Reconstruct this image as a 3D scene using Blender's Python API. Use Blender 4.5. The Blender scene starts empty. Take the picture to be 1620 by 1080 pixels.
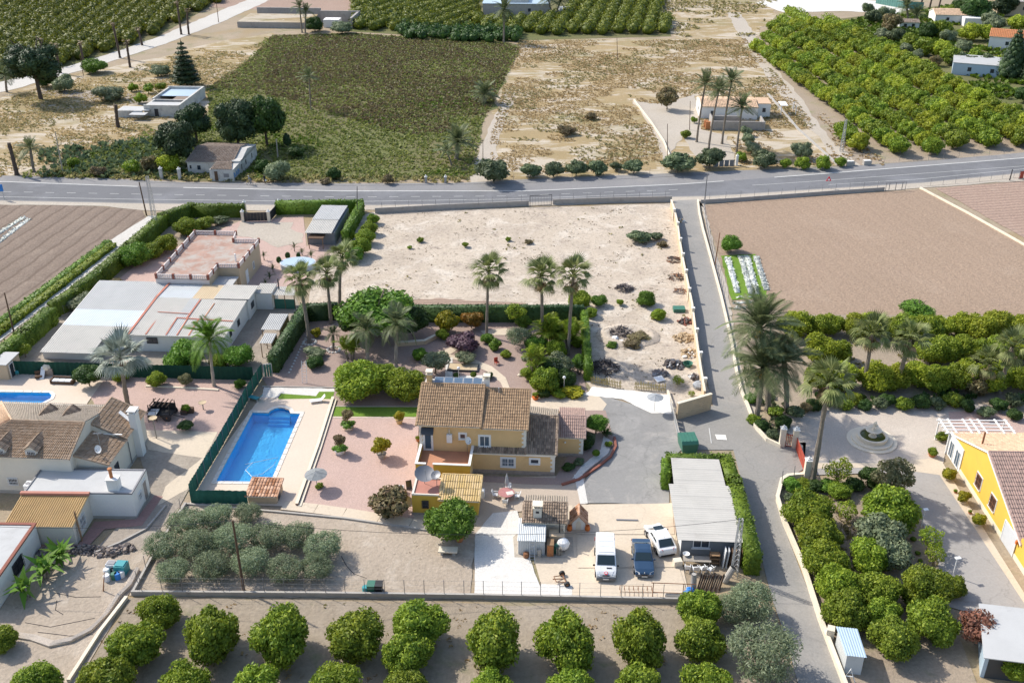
import bpy, math, random
import numpy as np
from math import sin, cos, pi, radians, atan2, hypot
from mathutils import Vector, Matrix
random.seed(7); RNG = np.random.default_rng(11)
SC = bpy.context.scene; COL = SC.collection
# ---------------------------------------------------------------- camera, sky, sun, exposure
CAM_H = 61.0; PITCH = radians(27.7); FPX = 1603.0
cd = bpy.data.cameras.new('camera'); cam = bpy.data.objects.new('camera', cd); COL.objects.link(cam)
cam.location = (0, 0, CAM_H); cam.rotation_euler = (pi/2 - PITCH, 0, 0)
cd.sensor_width = 36.0; cd.lens = FPX/1620*36.0; cd.clip_start = 1.0; cd.clip_end = 6000
SC.camera = cam
SUN_D = Vector((0.95, -0.60, -1.0)).normalized()
SUN_EL = math.asin(-SUN_D.z); SUN_ROT = atan2(-SUN_D.x, -SUN_D.y)
w = bpy.data.worlds.new('World'); SC.world = w; w.use_nodes = True
nt = w.node_tree; bg = nt.nodes['Background']
sky = nt.nodes.new('ShaderNodeTexSky'); sky.sky_type = 'NISHITA'; sky.sun_disc = False
sky.sun_elevation = SUN_EL; sky.sun_rotation = SUN_ROT; sky.air_density = 1.0; sky.dust_density = 1.5
nt.links.new(sky.outputs[0], bg.inputs[0]); bg.inputs[1].default_value = 0.15
sl = bpy.data.lights.new('sun', 'SUN'); so = bpy.data.objects.new('sun', sl); COL.objects.link(so)
sl.energy = 3.5; sl.angle = radians(0.8); sl.color = (1.0, 0.95, 0.86)
so.rotation_euler = SUN_D.to_track_quat('-Z', 'Y').to_euler(); so.location = (-60, 40, 90)
SC.view_settings.view_transform = 'Standard'; SC.view_settings.look = 'None'
SC.view_settings.exposure = 0.6; SC.view_settings.gamma = 1.0; SC.view_settings.use_curve_mapping = False
SC.cycles.max_bounces = 5; SC.cycles.diffuse_bounces = 3; SC.cycles.transparent_max_bounces = 4
# ---------------------------------------------------------------- surveying: a spot in the photograph to the place it shows
_ct, _st = cos(PITCH), sin(PITCH)
def G(px, py, z=0.0):
    u = (px-810)/FPX; v = (py-540)/FPX
    t = (CAM_H-z)/(_st+v*_ct)
    return (u*t, (_ct-v*_st)*t)
def G3(px, py, z=0.0):
    x, y = G(px, py, z); return (x, y, z)
def pxm(px, py):                         # pixels per metre there
    return (FPX*_st+(py-540)*_ct)/CAM_H
def inpoly(x, y, P):
    c = False; n = len(P); j = n-1
    for i in range(n):
        xi, yi = P[i]; xj, yj = P[j]
        if (yi > y) != (yj > y) and x < (xj-xi)*(y-yi)/(yj-yi)+xi: c = not c
        j = i
    return c
def inpoly_np(X, Y, P):
    c = np.zeros(X.shape, bool); n = len(P); j = n-1
    for i in range(n):
        xi, yi = P[i]; xj, yj = P[j]
        if yi != yj:
            m = ((yi > Y) != (yj > Y)) & (X < (xj-xi)*(Y-yi)/(yj-yi)+xi)
            c ^= m
        j = i
    return c
# ---------------------------------------------------------------- materials
MATS = {}
def _new(name):
    m = bpy.data.materials.new(name); m.use_nodes = True; t = m.node_tree
    return m, t, t.nodes['Principled BSDF']
def N(t, typ, **kw):
    n = t.nodes.new(typ)
    for k, v in kw.items():
        if k.startswith('i_'):
            key = k[2:]; n.inputs[int(key) if key.isdigit() else key].default_value = v
        else: setattr(n, k, v)
    return n
def rgba(c): return (c[0], c[1], c[2], 1.0)
def ramp(t, stops, src):
    r = N(t, 'ShaderNodeValToRGB'); e = r.color_ramp.elements
    e[0].position, e[0].color = stops[0][0], rgba(stops[0][1])
    e[1].position, e[1].color = stops[-1][0], rgba(stops[-1][1])
    for p, c in stops[1:-1]:
        x = e.new(p); x.color = rgba(c)
    t.links.new(src, r.inputs[0]); return r.outputs[0]
def noise(t, vec, scale, detail=4, rough=0.6, dist=0.0):
    n = N(t, 'ShaderNodeTexNoise'); n.inputs['Scale'].default_value = scale; n.inputs['Detail'].default_value = detail
    n.inputs['Roughness'].default_value = rough; n.inputs['Distortion'].default_value = dist
    t.links.new(vec, n.inputs['Vector']); return n.outputs[0]
def mixc(t, fac, a, b, typ='MIX'):
    m = N(t, 'ShaderNodeMix', data_type='RGBA', blend_type=typ)
    for i, x in ((0, fac), (6, a), (7, b)):
        if isinstance(x, (int, float)): m.inputs[i].default_value = x
        elif isinstance(x, tuple): m.inputs[i].default_value = rgba(x)
        else: t.links.new(x, m.inputs[i])
    return m.outputs[2]
def maprange(t, src, a, b, c=0.0, d=1.0):
    m = N(t, 'ShaderNodeMapRange'); t.links.new(src, m.inputs[0])
    for i, x in enumerate((a, b, c, d)): m.inputs[i+1].default_value = x
    return m.outputs[0]
def bump(t, b, h, strength, dist=0.1):
    n = N(t, 'ShaderNodeBump'); n.inputs['Strength'].default_value = strength; n.inputs['Distance'].default_value = dist
    t.links.new(h, n.inputs['Height']); t.links.new(n.outputs[0], b.inputs['Normal'])
def stretch(t, vec, ang, sx, sy):
    m = N(t, 'ShaderNodeMapping'); m.vector_type = 'TEXTURE'
    m.inputs['Rotation'].default_value = (0, 0, ang); m.inputs['Scale'].default_value = (sx, sy, 1)
    t.links.new(vec, m.inputs[0]); return m.outputs[0]
def ground_mat(name, base, alt, specks=None, big=0.06, mid=0.5, fine=3.0, rough=0.95, bmp=0.4, patch=None, furrow=None, fine_amt=0.35, speck_t=0.62, cracks=0.0, fb=.8):
    """earth, gravel, asphalt: world-space noise at several scales"""
    m, t, b = _new(name); pos = N(t, 'ShaderNodeNewGeometry').outputs['Position']
    n1 = noise(t, pos, big, 5, 0.62, 0.4); n2 = noise(t, pos, mid, 6, 0.68, 0.3); n3 = noise(t, pos, fine, 3, 0.7)
    c = mixc(t, maprange(t, n1, 0.38, 0.62), base, alt)
    c = mixc(t, maprange(t, n2, 0.35, 0.7), c, mixc(t, 0.5, c, alt))
    if patch:
        for (pc, ps, lo, hi) in patch:
            c = mixc(t, maprange(t, noise(t, pos if name != 'straw_field' else stretch(t, pos, 0, 2.6, 1), ps, 6, 0.7, 0.6), lo, hi), c, pc)
    c = mixc(t, fine_amt, c, mixc(t, maprange(t, n3, 0.3, 0.7), (0.55*base[0], 0.55*base[1], 0.55*base[2]), (min(1, 1.25*base[0]), min(1, 1.25*base[1]), min(1, 1.25*base[2]))))
    if specks: c = mixc(t, maprange(t, noise(t, pos, 1.7, 8, 0.78), speck_t, speck_t+0.1), c, specks)
    if cracks:
        vo = N(t, 'ShaderNodeTexVoronoi', feature='DISTANCE_TO_EDGE', i_Scale=.13); wv = N(t, 'ShaderNodeVectorMath', operation='ADD'); t.links.new(pos, wv.inputs[0])
        nz = N(t, 'ShaderNodeTexNoise'); nz.inputs['Scale'].default_value = .9; nz.inputs['Detail'].default_value = 6; t.links.new(pos, nz.inputs['Vector']); sc_ = N(t, 'ShaderNodeVectorMath', operation='SCALE', i_Scale=1.6); t.links.new(nz.outputs[1], sc_.inputs[0]); t.links.new(sc_.outputs[0], wv.inputs[1]); t.links.new(wv.outputs[0], vo.inputs['Vector'])
        c = mixc(t, maprange(t, vo.outputs[0], .002, .011, cracks*.6, 0), c, tuple(x*.45 for x in base))
        c = mixc(t, maprange(t, noise(t, pos, .8, 7, .75, .8), .6, .75, 0, cracks), c, tuple(x*.6 for x in base))
    h = n3
    if furrow:
        ang, pitch, amt = furrow
        mp = N(t, 'ShaderNodeMapping'); mp.inputs['Rotation'].default_value = (0, 0, -ang); t.links.new(pos, mp.inputs[0])
        sp = N(t, 'ShaderNodeSeparateXYZ'); t.links.new(mp.outputs[0], sp.inputs[0])
        wob = N(t, 'ShaderNodeMath', operation='ADD'); t.links.new(sp.outputs[1], wob.inputs[0])
        nn = N(t, 'ShaderNodeMath', operation='MULTIPLY', i_1=pitch*0.7); t.links.new(noise(t, pos, 0.15, 3), nn.inputs[0]); t.links.new(nn.outputs[0], wob.inputs[1])
        sc = N(t, 'ShaderNodeMath', operation='MULTIPLY', i_1=2*pi/pitch); t.links.new(wob.outputs[0], sc.inputs[0])
        sn = N(t, 'ShaderNodeMath', operation='SINE'); t.links.new(sc.outputs[0], sn.inputs[0])
        fm = maprange(t, sn.outputs[0], -0.7, -1.0)
        fm2 = N(t, 'ShaderNodeMath', operation='MULTIPLY', i_1=amt); t.links.new(fm, fm2.inputs[0])
        c = mixc(t, fm2.outputs[0], c, (base[0]*0.5, base[1]*0.47, base[2]*0.45))
        ad = N(t, 'ShaderNodeMath', operation='MULTIPLY_ADD', i_1=fb); t.links.new(sn.outputs[0], ad.inputs[0]); t.links.new(n3, ad.inputs[2]); h = ad.outputs[0]
    t.links.new(c, b.inputs['Base Color']); b.inputs['Roughness'].default_value = rough
    b.inputs['Specular IOR Level'].default_value = 0.15
    bump(t, b, h, bmp, 0.12); MATS[name] = m; return m
def surf_mat(name, col, var=0.12, scale=1.2, rough=0.7, stain=None, stain_t=0.6, island=0.0, spec=0.3, metal=0.0, alt=None, bmp=0.15, fine=14.0, coat=0.0):
    """painted, rendered, tiled or metal surfaces: broad tone changes, fine grain, per-piece tint"""
    m, t, b = _new(name); g = N(t, 'ShaderNodeNewGeometry'); pos = g.outputs['Position']
    lo = tuple(x*(1-var) for x in col); hi = tuple(min(1, x*(1+var)) for x in col)
    c = mixc(t, maprange(t, noise(t, pos, scale, 5, 0.65), 0.3, 0.7), lo, hi)
    c = mixc(t, 0.25, c, mixc(t, maprange(t, noise(t, pos, fine, 3, 0.7), 0.3, 0.7), tuple(x*0.75 for x in col), tuple(min(1, x*1.2) for x in col)))
    if island:
        r = g.outputs['Random Per Island']
        if alt: c = mixc(t, ramp(t, [(0.0, (0, 0, 0)), (1.0, (1, 1, 1))], r), c, alt)
        mm = maprange(t, r, 0, 1, 1-island, 1+island)
        c = mixc(t, 1.0, c, N_rgb(t, mm), 'MULTIPLY')
    if stain:
        c = mixc(t, maprange(t, noise(t, stretch(t, pos, 0, 1, 1), scale*0.55, 7, 0.72, 0.5), stain_t, stain_t+0.18), c, stain)
    t.links.new(c, b.inputs['Base Color']); b.inputs['Roughness'].default_value = rough; b.inputs['Metallic'].default_value = metal
    b.inputs['Specular IOR Level'].default_value = spec
    if coat: b.inputs['Coat Weight'].default_value = coat; b.inputs['Coat Roughness'].default_value = 0.05
    if bmp: bump(t, b, noise(t, pos, fine*0.6, 4, 0.7), bmp, 0.03)
    MATS[name] = m; return m
def N_rgb(t, v):
    c = N(t, 'ShaderNodeCombineColor')
    for i in range(3): t.links.new(v, c.inputs[i])
    return c.outputs[0]
def leaf_mat(name, c1, c2, c3=None, rough=0.55, trans=0.25, patch=0.5):
    """foliage: each leaf its own tint, plus broad patches of younger growth, some light through the blade"""
    m, t, b = _new(name); g = N(t, 'ShaderNodeNewGeometry'); r = g.outputs['Random Per Island']
    oi = N(t, 'ShaderNodeObjectInfo').outputs['Random']
    c = ramp(t, [(0.0, c1), (0.65, c2), (1.0, c3 or c2)], r)
    n = noise(t, g.outputs['Position'], patch, 3, 0.6)
    c = mixc(t, maprange(t, n, 0.35, 0.7, 0.0, 0.5), c, c3 or c2)
    hs = N(t, 'ShaderNodeHueSaturation'); t.links.new(c, hs.inputs['Color'])
    t.links.new(maprange(t, oi, 0, 1, 0.82, 1.18), hs.inputs['Value']); t.links.new(maprange(t, oi, 0, 1, 0.49, 0.51), hs.inputs['Hue'])
    c = hs.outputs[0]
    t.links.new(c, b.inputs['Base Color']); b.inputs['Roughness'].default_value = rough; b.inputs['Specular IOR Level'].default_value = 0.25
    if trans:
        tr = N(t, 'ShaderNodeBsdfTranslucent'); t.links.new(c, tr.inputs[0]); mx = N(t, 'ShaderNodeMixShader', i_0=trans)
        out = t.nodes['Material Output']
        t.links.new(b.outputs[0], mx.inputs[1]); t.links.new(tr.outputs[0], mx.inputs[2]); t.links.new(mx.outputs[0], out.inputs[0])
    MATS[name] = m; return m
def plain(name, col, rough=0.5, metal=0.0, spec=0.4, coat=0.0):
    return surf_mat(name, col, 0.05, 2.0, rough, spec=spec, metal=metal, bmp=0.0, coat=coat)
# ---------------------------------------------------------------- mesh builder and scene tags
class MB:
    def __init__(s): s.v = []; s.f = []
    def add(s, vs, fs):
        o = len(s.v); s.v.extend(vs); s.f.extend([tuple(i+o for i in f) for f in fs]); return s
    def box(s, x0, y0, z0, x1, y1, z1):
        return s.add([(x0,y0,z0),(x1,y0,z0),(x1,y1,z0),(x0,y1,z0),(x0,y0,z1),(x1,y0,z1),(x1,y1,z1),(x0,y1,z1)],
                     [(3,2,1,0),(4,5,6,7),(0,1,5,4),(1,2,6,5),(2,3,7,6),(3,0,4,7)])
    def cbox(s, x, y, z, sx, sy, sz, rz=0.0, rx=0.0, ry=0.0):
        M = Matrix.Rotation(rz, 3, 'Z') @ Matrix.Rotation(ry, 3, 'Y') @ Matrix.Rotation(rx, 3, 'X')
        vs = []
        for dz in (-.5, .5):
            for dx, dy in ((-.5,-.5),(.5,-.5),(.5,.5),(-.5,.5)):
                p = M @ Vector((dx*sx, dy*sy, dz*sz)); vs.append((x+p.x, y+p.y, z+p.z))
        return s.add(vs, [(3,2,1,0),(4,5,6,7),(0,1,5,4),(1,2,6,5),(2,3,7,6),(3,0,4,7)])
    def hexa(s, bottom, top):
        return s.add(list(bottom)+list(top), [(3,2,1,0),(4,5,6,7),(0,1,5,4),(1,2,6,5),(2,3,7,6),(3,0,4,7)])
    def prism(s, pts, z0, z1):
        n = len(pts); vs = [(x,y,z0) for x,y in pts]+[(x,y,z1) for x,y in pts]
        a = sum(pts[i][0]*pts[(i+1)%n][1]-pts[(i+1)%n][0]*pts[i][1] for i in range(n))
        fs = [tuple(range(n, 2*n)), tuple(range(n-1, -1, -1))] + [(i,(i+1)%n,(i+1)%n+n,i+n) for i in range(n)]
        if a < 0: fs = [tuple(reversed(f)) for f in fs]
        return s.add(vs, fs)
    def extr(s, prof, axis, a, b):
        """profile of (p,q) pairs swept along an axis: 'x' -> (p,q)=(y,z); 'y' -> (x,z)"""
        n = len(prof)
        f = (lambda p, q, k: (k, p, q)) if axis == 'x' else (lambda p, q, k: (p, k, q))
        vs = [f(p, q, a) for p, q in prof]+[f(p, q, b) for p, q in prof]
        return s.add(vs, [tuple(range(n)), tuple(range(2*n-1, n-1, -1))]+[(i, i+n, (i+1)%n+n, (i+1)%n) for i in range(n)])
    def tube(s, path, r, n=6, cap=True):
        P = [Vector(p) for p in path]; k = len(P); rr = r if isinstance(r, (list, tuple)) else [r]*k
        vs = []; up = Vector((0, 0, 1))
        for i, p in enumerate(P):
            d = (P[min(i+1, k-1)]-P[max(i-1, 0)]).normalized()
            a = d.cross(up if abs(d.z) < 0.9 else Vector((1, 0, 0))).normalized(); b = d.cross(a)
            for j in range(n):
                q = p+(a*cos(2*pi*j/n)+b*sin(2*pi*j/n))*rr[i]; vs.append(tuple(q))
        fs = [(i*n+j, i*n+(j+1)%n, (i+1)*n+(j+1)%n, (i+1)*n+j) for i in range(k-1) for j in range(n)]
        if cap: fs += [tuple(range(n-1, -1, -1)), tuple(range((k-1)*n, k*n))]
        return s.add(vs, fs)
    def lathe(s, prof, n=12, c=(0, 0, 0), sx=1, sy=1):
        vs = [(c[0]+r*cos(2*pi*j/n)*sx, c[1]+r*sin(2*pi*j/n)*sy, c[2]+z) for r, z in prof for j in range(n)]
        k = len(prof)
        fs = [(i*n+j, i*n+(j+1)%n, (i+1)*n+(j+1)%n, (i+1)*n+j) for i in range(k-1) for j in range(n)]
        fs += [tuple(range(n-1, -1, -1)), tuple(range((k-1)*n, k*n))]
        return s.add(vs, fs)
    def ball(s, c, r, n=8, k=5, sz=1.0, jit=0.0):
        prof = [(max(0.001, r*sin(pi*i/k)), -r*cos(pi*i/k)*sz) for i in range(k+1)]
        o = len(s.v); s.lathe(prof, n, c)
        if jit:
            for i in range(o, len(s.v)):
                v = s.v[i]; s.v[i] = tuple(c[q]+(v[q]-c[q])*(1+random.uniform(-jit, jit)) for q in range(3))
        return s
    def quad(s, a, b, c, d): return s.add([a, b, c, d], [(0, 1, 2, 3)])
    def mesh(s, name, mat, smooth=False):
        me = bpy.data.meshes.new(name); me.from_pydata(s.v, [], s.f); me.update()
        for mm in (mat if isinstance(mat, (list, tuple)) else [mat]): me.materials.append(MATS[mm] if isinstance(mm, str) else mm)
        if smooth: me.polygons.foreach_set('use_smooth', [True]*len(me.polygons))
        return me
    def build(s, name, mat, parent=None, smooth=False, loc=None, rz=0.0, kind=None):
        return link(name, s.mesh(name, mat, smooth), parent, loc, rz, kind)
def link(name, me, parent=None, loc=None, rz=0.0, kind=None, rot=None, scale=None):
    o = bpy.data.objects.new(name, me); COL.objects.link(o)
    if parent is not None: o.parent = parent
    if loc is not None: o.location = loc
    if rz: o.rotation_euler = (0, 0, rz)
    if rot is not None: o.rotation_euler = rot
    if scale is not None: o.scale = scale
    if kind: o['kind'] = kind
    return o
def np_mesh(name, V, Fq, mat, smooth=False):
    """mesh from numpy vertices and faces (all of one size)"""
    me = bpy.data.meshes.new(name); k = Fq.shape[1]; nf = len(Fq)
    me.vertices.add(len(V)); me.vertices.foreach_set('co', V.astype(np.float32).ravel())
    me.loops.add(nf*k); me.loops.foreach_set('vertex_index', Fq.astype(np.int32).ravel())
    me.polygons.add(nf); me.polygons.foreach_set('loop_start', (np.arange(nf)*k).astype(np.int32))
    me.polygons.foreach_set('loop_total', np.full(nf, k, np.int32)) if False else None
    if smooth: me.polygons.foreach_set('use_smooth', np.ones(nf, bool))
    me.update(calc_edges=True); me.validate()
    me.materials.append(MATS[mat]); return me
def tag(o, label, cat, group=None):
    o['label'] = label; o['category'] = cat
    if group: o['group'] = group
    return o
def thing(name, label, cat, loc=(0, 0, 0), rz=0.0, group=None):
    o = bpy.data.objects.new(name, None); COL.objects.link(o); o.empty_display_size = 0.3
    o.location = (loc[0], loc[1], loc[2] if len(loc) > 2 else 0.0); o.rotation_euler = (0, 0, rz)
    return tag(o, label, cat, group)
def dup(o, loc=None, rz=None, label=None, group=None, scale=None):
    c = o.copy(); COL.objects.link(c)
    if loc is not None: c.location = (loc[0], loc[1], loc[2] if len(loc) > 2 else 0.0)
    if rz is not None: c.rotation_euler = (0, 0, rz)
    if scale is not None: c.scale = scale if isinstance(scale, tuple) else (scale,)*3
    if label: c['label'] = label
    if group: c['group'] = group
    for ch in o.children:
        k = ch.copy(); COL.objects.link(k); k.parent = c
        for g in ch.children:
            q = g.copy(); COL.objects.link(q); q.parent = k
    return c
ORD = ['first','second','third','fourth','fifth','sixth','seventh','eighth','ninth','tenth','eleventh','twelfth','thirteenth','fourteenth']
# ---------------------------------------------------------------- ground materials
ground_mat('dry_earth', (.38,.30,.215), (.29,.235,.165), specks=(.22,.18,.12), bmp=.5, patch=[((.19,.19,.085),.11,.52,.66),((.30,.22,.11),.05,.5,.62)])
ground_mat('plot_sand', (.55,.465,.37), (.46,.38,.295), specks=(.20,.165,.13), mid=.35, bmp=.8, speck_t=.545, patch=[((.66,.59,.50),.22,.5,.66),((.36,.295,.235),.16,.5,.66),((.25,.205,.175),.55,.56,.68)])
ground_mat('tilled_strip', (.36,.26,.20), (.30,.22,.165), bmp=.6, furrow=(0.0,.7,.3))
ground_mat('grove_sand', (.42,.345,.27), (.34,.28,.215), specks=(.19,.155,.12), bmp=.7, speck_t=.60, patch=[((.52,.45,.37),.25,.52,.68),((.27,.21,.155),.3,.58,.75)])
ground_mat('orchard_soil', (.32,.265,.20), (.265,.215,.16), specks=(.37,.32,.25), fine=2.2, bmp=.7, patch=[((.17,.19,.08),.22,.58,.72),((.36,.30,.235),.12,.5,.65)])
ground_mat('pink_gravel', (.52,.375,.32), (.46,.33,.28), fine=9.0, bmp=.4, fine_amt=.45)
ground_mat('dark_gravel', (.37,.275,.235), (.32,.24,.205), fine=9.0, bmp=.4, fine_amt=.45)
ground_mat('pool_deck_stone', (.66,.55,.44), (.61,.50,.40), fine=6.0, bmp=.1, fine_amt=.15, rough=.8)
ground_mat('cream_concrete', (.62,.52,.40), (.56,.47,.36), fine=5.0, bmp=.15, fine_amt=.2, rough=.85, patch=[((.47,.385,.29),.4,.6,.8),((.55,.36,.18),.55,.68,.8)], cracks=0.25)
ground_mat('beige_paving', (.50,.41,.325), (.45,.37,.29), fine=6.0, bmp=.15, fine_amt=.2, rough=.85)
ground_mat('white_gravel', (.70,.665,.61), (.62,.59,.54), specks=(.42,.40,.36), fine=8.0, bmp=.5, fine_amt=.35, speck_t=.66, patch=[((.55,.51,.45),.3,.58,.75)])
ground_mat('white_sand', (.80,.765,.70), (.75,.71,.64), fine=8.0, bmp=.3, fine_amt=.15)
ground_mat('grey_yard', (.29,.28,.265), (.25,.242,.23), fine=5.0, bmp=.15, fine_amt=.2, patch=[((.34,.325,.305),.18,.5,.65),((.25,.245,.24),.5,.62,.8),((.46,.42,.37),.1,.55,.7)], cracks=0.45)
ground_mat('lane_tarmac', (.30,.285,.262), (.255,.244,.228), fine=5.0, bmp=.2, fine_amt=.25, patch=[((.35,.32,.285),.12,.5,.7),((.20,.195,.19),.3,.62,.8)], cracks=0.4)
ground_mat('road_tarmac', (.175,.175,.18), (.15,.15,.155), fine=5.0, bmp=.15, fine_amt=.2, patch=[((.22,.22,.23),.07,.5,.68)], cracks=0.25)
ground_mat('shoulder_tarmac', (.26,.25,.245), (.22,.215,.215), fine=5.0, bmp=.2, fine_amt=.25, patch=[((.31,.29,.265),.1,.5,.68)], cracks=0.3)
ground_mat('verge_sand', (.47,.415,.345), (.41,.355,.29), specks=(.25,.22,.17), bmp=.5)
ground_mat('white_track', (.56,.53,.48), (.49,.455,.41), bmp=.3)
ground_mat('plough_light', (.345,.25,.18), (.31,.225,.162), fine=2.5, bmp=.8, furrow=(radians(-77),2.4,.07), fine_amt=.5, fb=.09, speck_t=.6, specks=(.27,.2,.15), patch=[((.39,.295,.22),.07,.52,.7),((.33,.24,.18),.2,.56,.72)])
ground_mat('plough_mid', (.37,.262,.205), (.33,.232,.18), fine=2.5, bmp=.8, fb=.4, patch=[((.42,.32,.25),.1,.52,.7)], furrow=(radians(10),1.2,.28), fine_amt=.5)
ground_mat('plough_grey', (.235,.18,.142), (.20,.152,.118), fine=2.5, bmp=.8, fb=.22, patch=[((.29,.23,.18),.12,.5,.7),((.18,.135,.105),.3,.55,.7)], specks=(.15,.12,.09), furrow=(radians(82),2.6,.6), fine_amt=.5)
ground_mat('scrub_soil', (.15,.15,.06), (.18,.145,.085), specks=(.20,.16,.10), big=.035, mid=.3, bmp=.8, patch=[((.13,.145,.05),.03,.45,.6)])
ground_mat('straw_field', (.37,.275,.15), (.30,.23,.12), specks=(.19,.155,.08), big=.05, bmp=.8, patch=[((.56,.50,.42),.13,.5,.58),((.21,.20,.09),.07,.52,.66),((.60,.54,.46),.4,.55,.63)])
ground_mat('citrus_soil', (.36,.29,.22), (.29,.235,.175), specks=(.17,.16,.08), bmp=.6, patch=[((.2,.22,.085),.2,.55,.7)])
ground_mat('courtyard_gravel', (.55,.475,.40), (.49,.42,.35), fine=9.0, bmp=.4, fine_amt=.45, patch=[((.60,.53,.45),.2,.5,.7)])
ground_mat('drive_tarmac', (.37,.345,.32), (.33,.31,.29), fine=5.0, bmp=.15, fine_amt=.2, cracks=0.4)
ground_mat('garden_dirt', (.35,.28,.21), (.27,.215,.16), specks=(.19,.15,.1), bmp=.6, patch=[((.17,.18,.075),.3,.55,.7)])
ground_mat('red_path', (.36,.22,.19), (.31,.185,.16), fine=5.0, bmp=.2)
ground_mat('grey_dirt', (.35,.30,.245), (.285,.24,.195), specks=(.2,.17,.135), bmp=.6, patch=[((.43,.37,.30),.25,.5,.66)])
ground_mat('lawn', (.16,.26,.035), (.125,.215,.03), fine=7.0, bmp=.6)
surf_mat('line_paint', (.55,.54,.51), .15, .8, .7, stain=(.3,.3,.3), stain_t=.62)
# ---------------------------------------------------------------- the ground and its zones
def jitter(P, amp, step):
    Q = []; n = len(P)
    for i in range(n):
        a, b = P[i], P[(i+1) % n]; L = hypot(b[0]-a[0], b[1]-a[1]); k = max(1, min(60, int(L/step)))
        for j in range(k):
            t = j/k; q = amp if j else amp*.3
            Q.append((a[0]+(b[0]-a[0])*t+random.uniform(-q, q), a[1]+(b[1]-a[1])*t+random.uniform(-q, q)))
    return Q
ZL = {}
def keyhole(P, H):
    """cut an opening into an outline: walk to the opening, round it and back"""
    ar = lambda Q: sum(Q[i][0]*Q[(i+1) % len(Q)][1]-Q[(i+1) % len(Q)][0]*Q[i][1] for i in range(len(Q)))
    if ar(P)*ar(H) > 0: H = H[::-1]
    i, j = min(((i, j) for i in range(len(P)) for j in range(len(H))), key=lambda q: hypot(P[q[0]][0]-H[q[1]][0], P[q[0]][1]-H[q[1]][1]))
    return P[:i+1]+H[j:]+H[:j+1]+P[i:]
HOLE1 = [G(341.5,762.6), G(428.4,763.6), G(475.6,654.6), G(460,654.2), G(457,649.5), G(448,646.2), G(436,646), G(427,649.5), G(424,653.6), G(399.6,652.6)]
HOLE2 = [G(-60,652.6), G(20,649.6), G(56,644.5), G(81,631), G(83,626), G(78.4,621.6), G(-60,619.6)]
def zone(name, px, mat, lvl=1, jit=0.0, step=1.2, holes=()):
    P = [G(*p) for p in px]
    if jit: P = jitter(P, jit, step)
    ZL[lvl] = ZL.get(lvl, 0)+1; z = lvl*0.012+(ZL[lvl] % 12)*0.001
    for H_ in holes: P = keyhole(P, H_)
    m = MB(); m.add([(x, y, z) for x, y in P], [tuple(range(len(P)))])
    o = m.build(name, mat); a = sum(P[i][0]*P[(i+1)%len(P)][1]-P[(i+1)%len(P)][0]*P[i][1] for i in range(len(P)))
    if a < 0: o.data.flip_normals()
    o['kind'] = 'structure'; return o
GP = keyhole(keyhole([(-3000,-300),(-40,-300),(-20,-300),(3000,-300),(3000,5000),(-3000,5000)], HOLE1), HOLE2)
g = MB(); g.add([(x, y, 0) for x, y in GP], [tuple(range(len(GP)))]); g.build('ground', 'dry_earth')['kind'] = 'structure'
# far fields, north of the main road
zone('straw_field', [(-60,175),(60,135),(330,70),(430,52),(470,60),(330,175),(140,240),(0,285),(-200,285)], 'straw_field', 1, 1.5, 6)
zone('straw_field', [(820,62),(1070,62),(1180,60),(1240,130),(1310,225),(1345,262),(1080,274),(790,284),(770,240),(790,150)], 'straw_field', 1, 1.2, 5)
zone('straw_field', [(1035,-40),(1250,-40),(1225,30),(1190,62),(1070,64),(1040,0)], 'straw_field', 2, 1.5, 6)
zone('scrub_field', [(430,55),(560,52),(800,66),(825,75),(800,130),(765,200),(755,285),(300,288),(60,282),(150,235),(300,205),(330,180),(325,140),(400,90)], 'scrub_soil', 2, 1.5, 5)
zone('orchard_ground', [(-300,-60),(395,-60),(330,12),(235,66),(130,98),(20,138),(-300,210)], 'scrub_soil', 2)
zone('orchard_ground', [(560,-60),(890,-60),(1040,-50),(1062,58),(900,62),(800,66),(552,50)], 'scrub_soil', 3)
zone('orchard_ground', [(1192,70),(1245,18),(1330,30),(1460,100),(1640,190),(1760,250),(1640,246),(1480,252),(1400,262),(1345,262),(1290,195)], 'citrus_soil', 3, .8, 4)
zone('vegetation_ground', [(1330,30),(1500,8),(1800,-20),(1900,130),(1760,250),(1640,190),(1460,100)], 'scrub_soil', 2)
zone('ploughed_field', [(330,12),(395,-60),(560,-60),(553,22),(470,18)], 'plough_mid', 3)
zone('farm_track', [(-60,142),(10,128),(110,105),(190,80),(260,55),(330,25),(392,0),(470,-40),(500,-40),(420,4),(345,38),(262,70),(180,96),(100,120),(20,142),(-60,160)], 'white_track', 4, .35, 3)
zone('farm_track', [(1150,20),(1172,20),(1215,95),(1262,150),(1310,215),(1362,262),(1330,264),(1288,210),(1235,150),(1190,90)], 'verge_sand', 4, .5, 3)
zone('farm_track', [(60,140),(95,143),(195,146),(250,158),(240,170),(180,160),(60,150)], 'grey_dirt', 4, .5, 3)
zone('white_yard', [(1195,5),(1240,-6),(1390,2),(1455,10),(1420,22),(1330,18),(1240,20)], 'white_gravel', 4, .5, 3)
zone('farm_yard', [(1040,165),(1100,150),(1110,205),(1150,215),(1165,262),(1112,262),(1080,215),(1052,262),(1030,200),(1000,160)], 'verge_sand', 4, .5, 3)
zone('dirt_path', [(745,290),(758,240),(772,205),(800,150),(815,152),(795,200),(785,240),(790,285)], 'verge_sand', 3, .5, 3)
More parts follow.
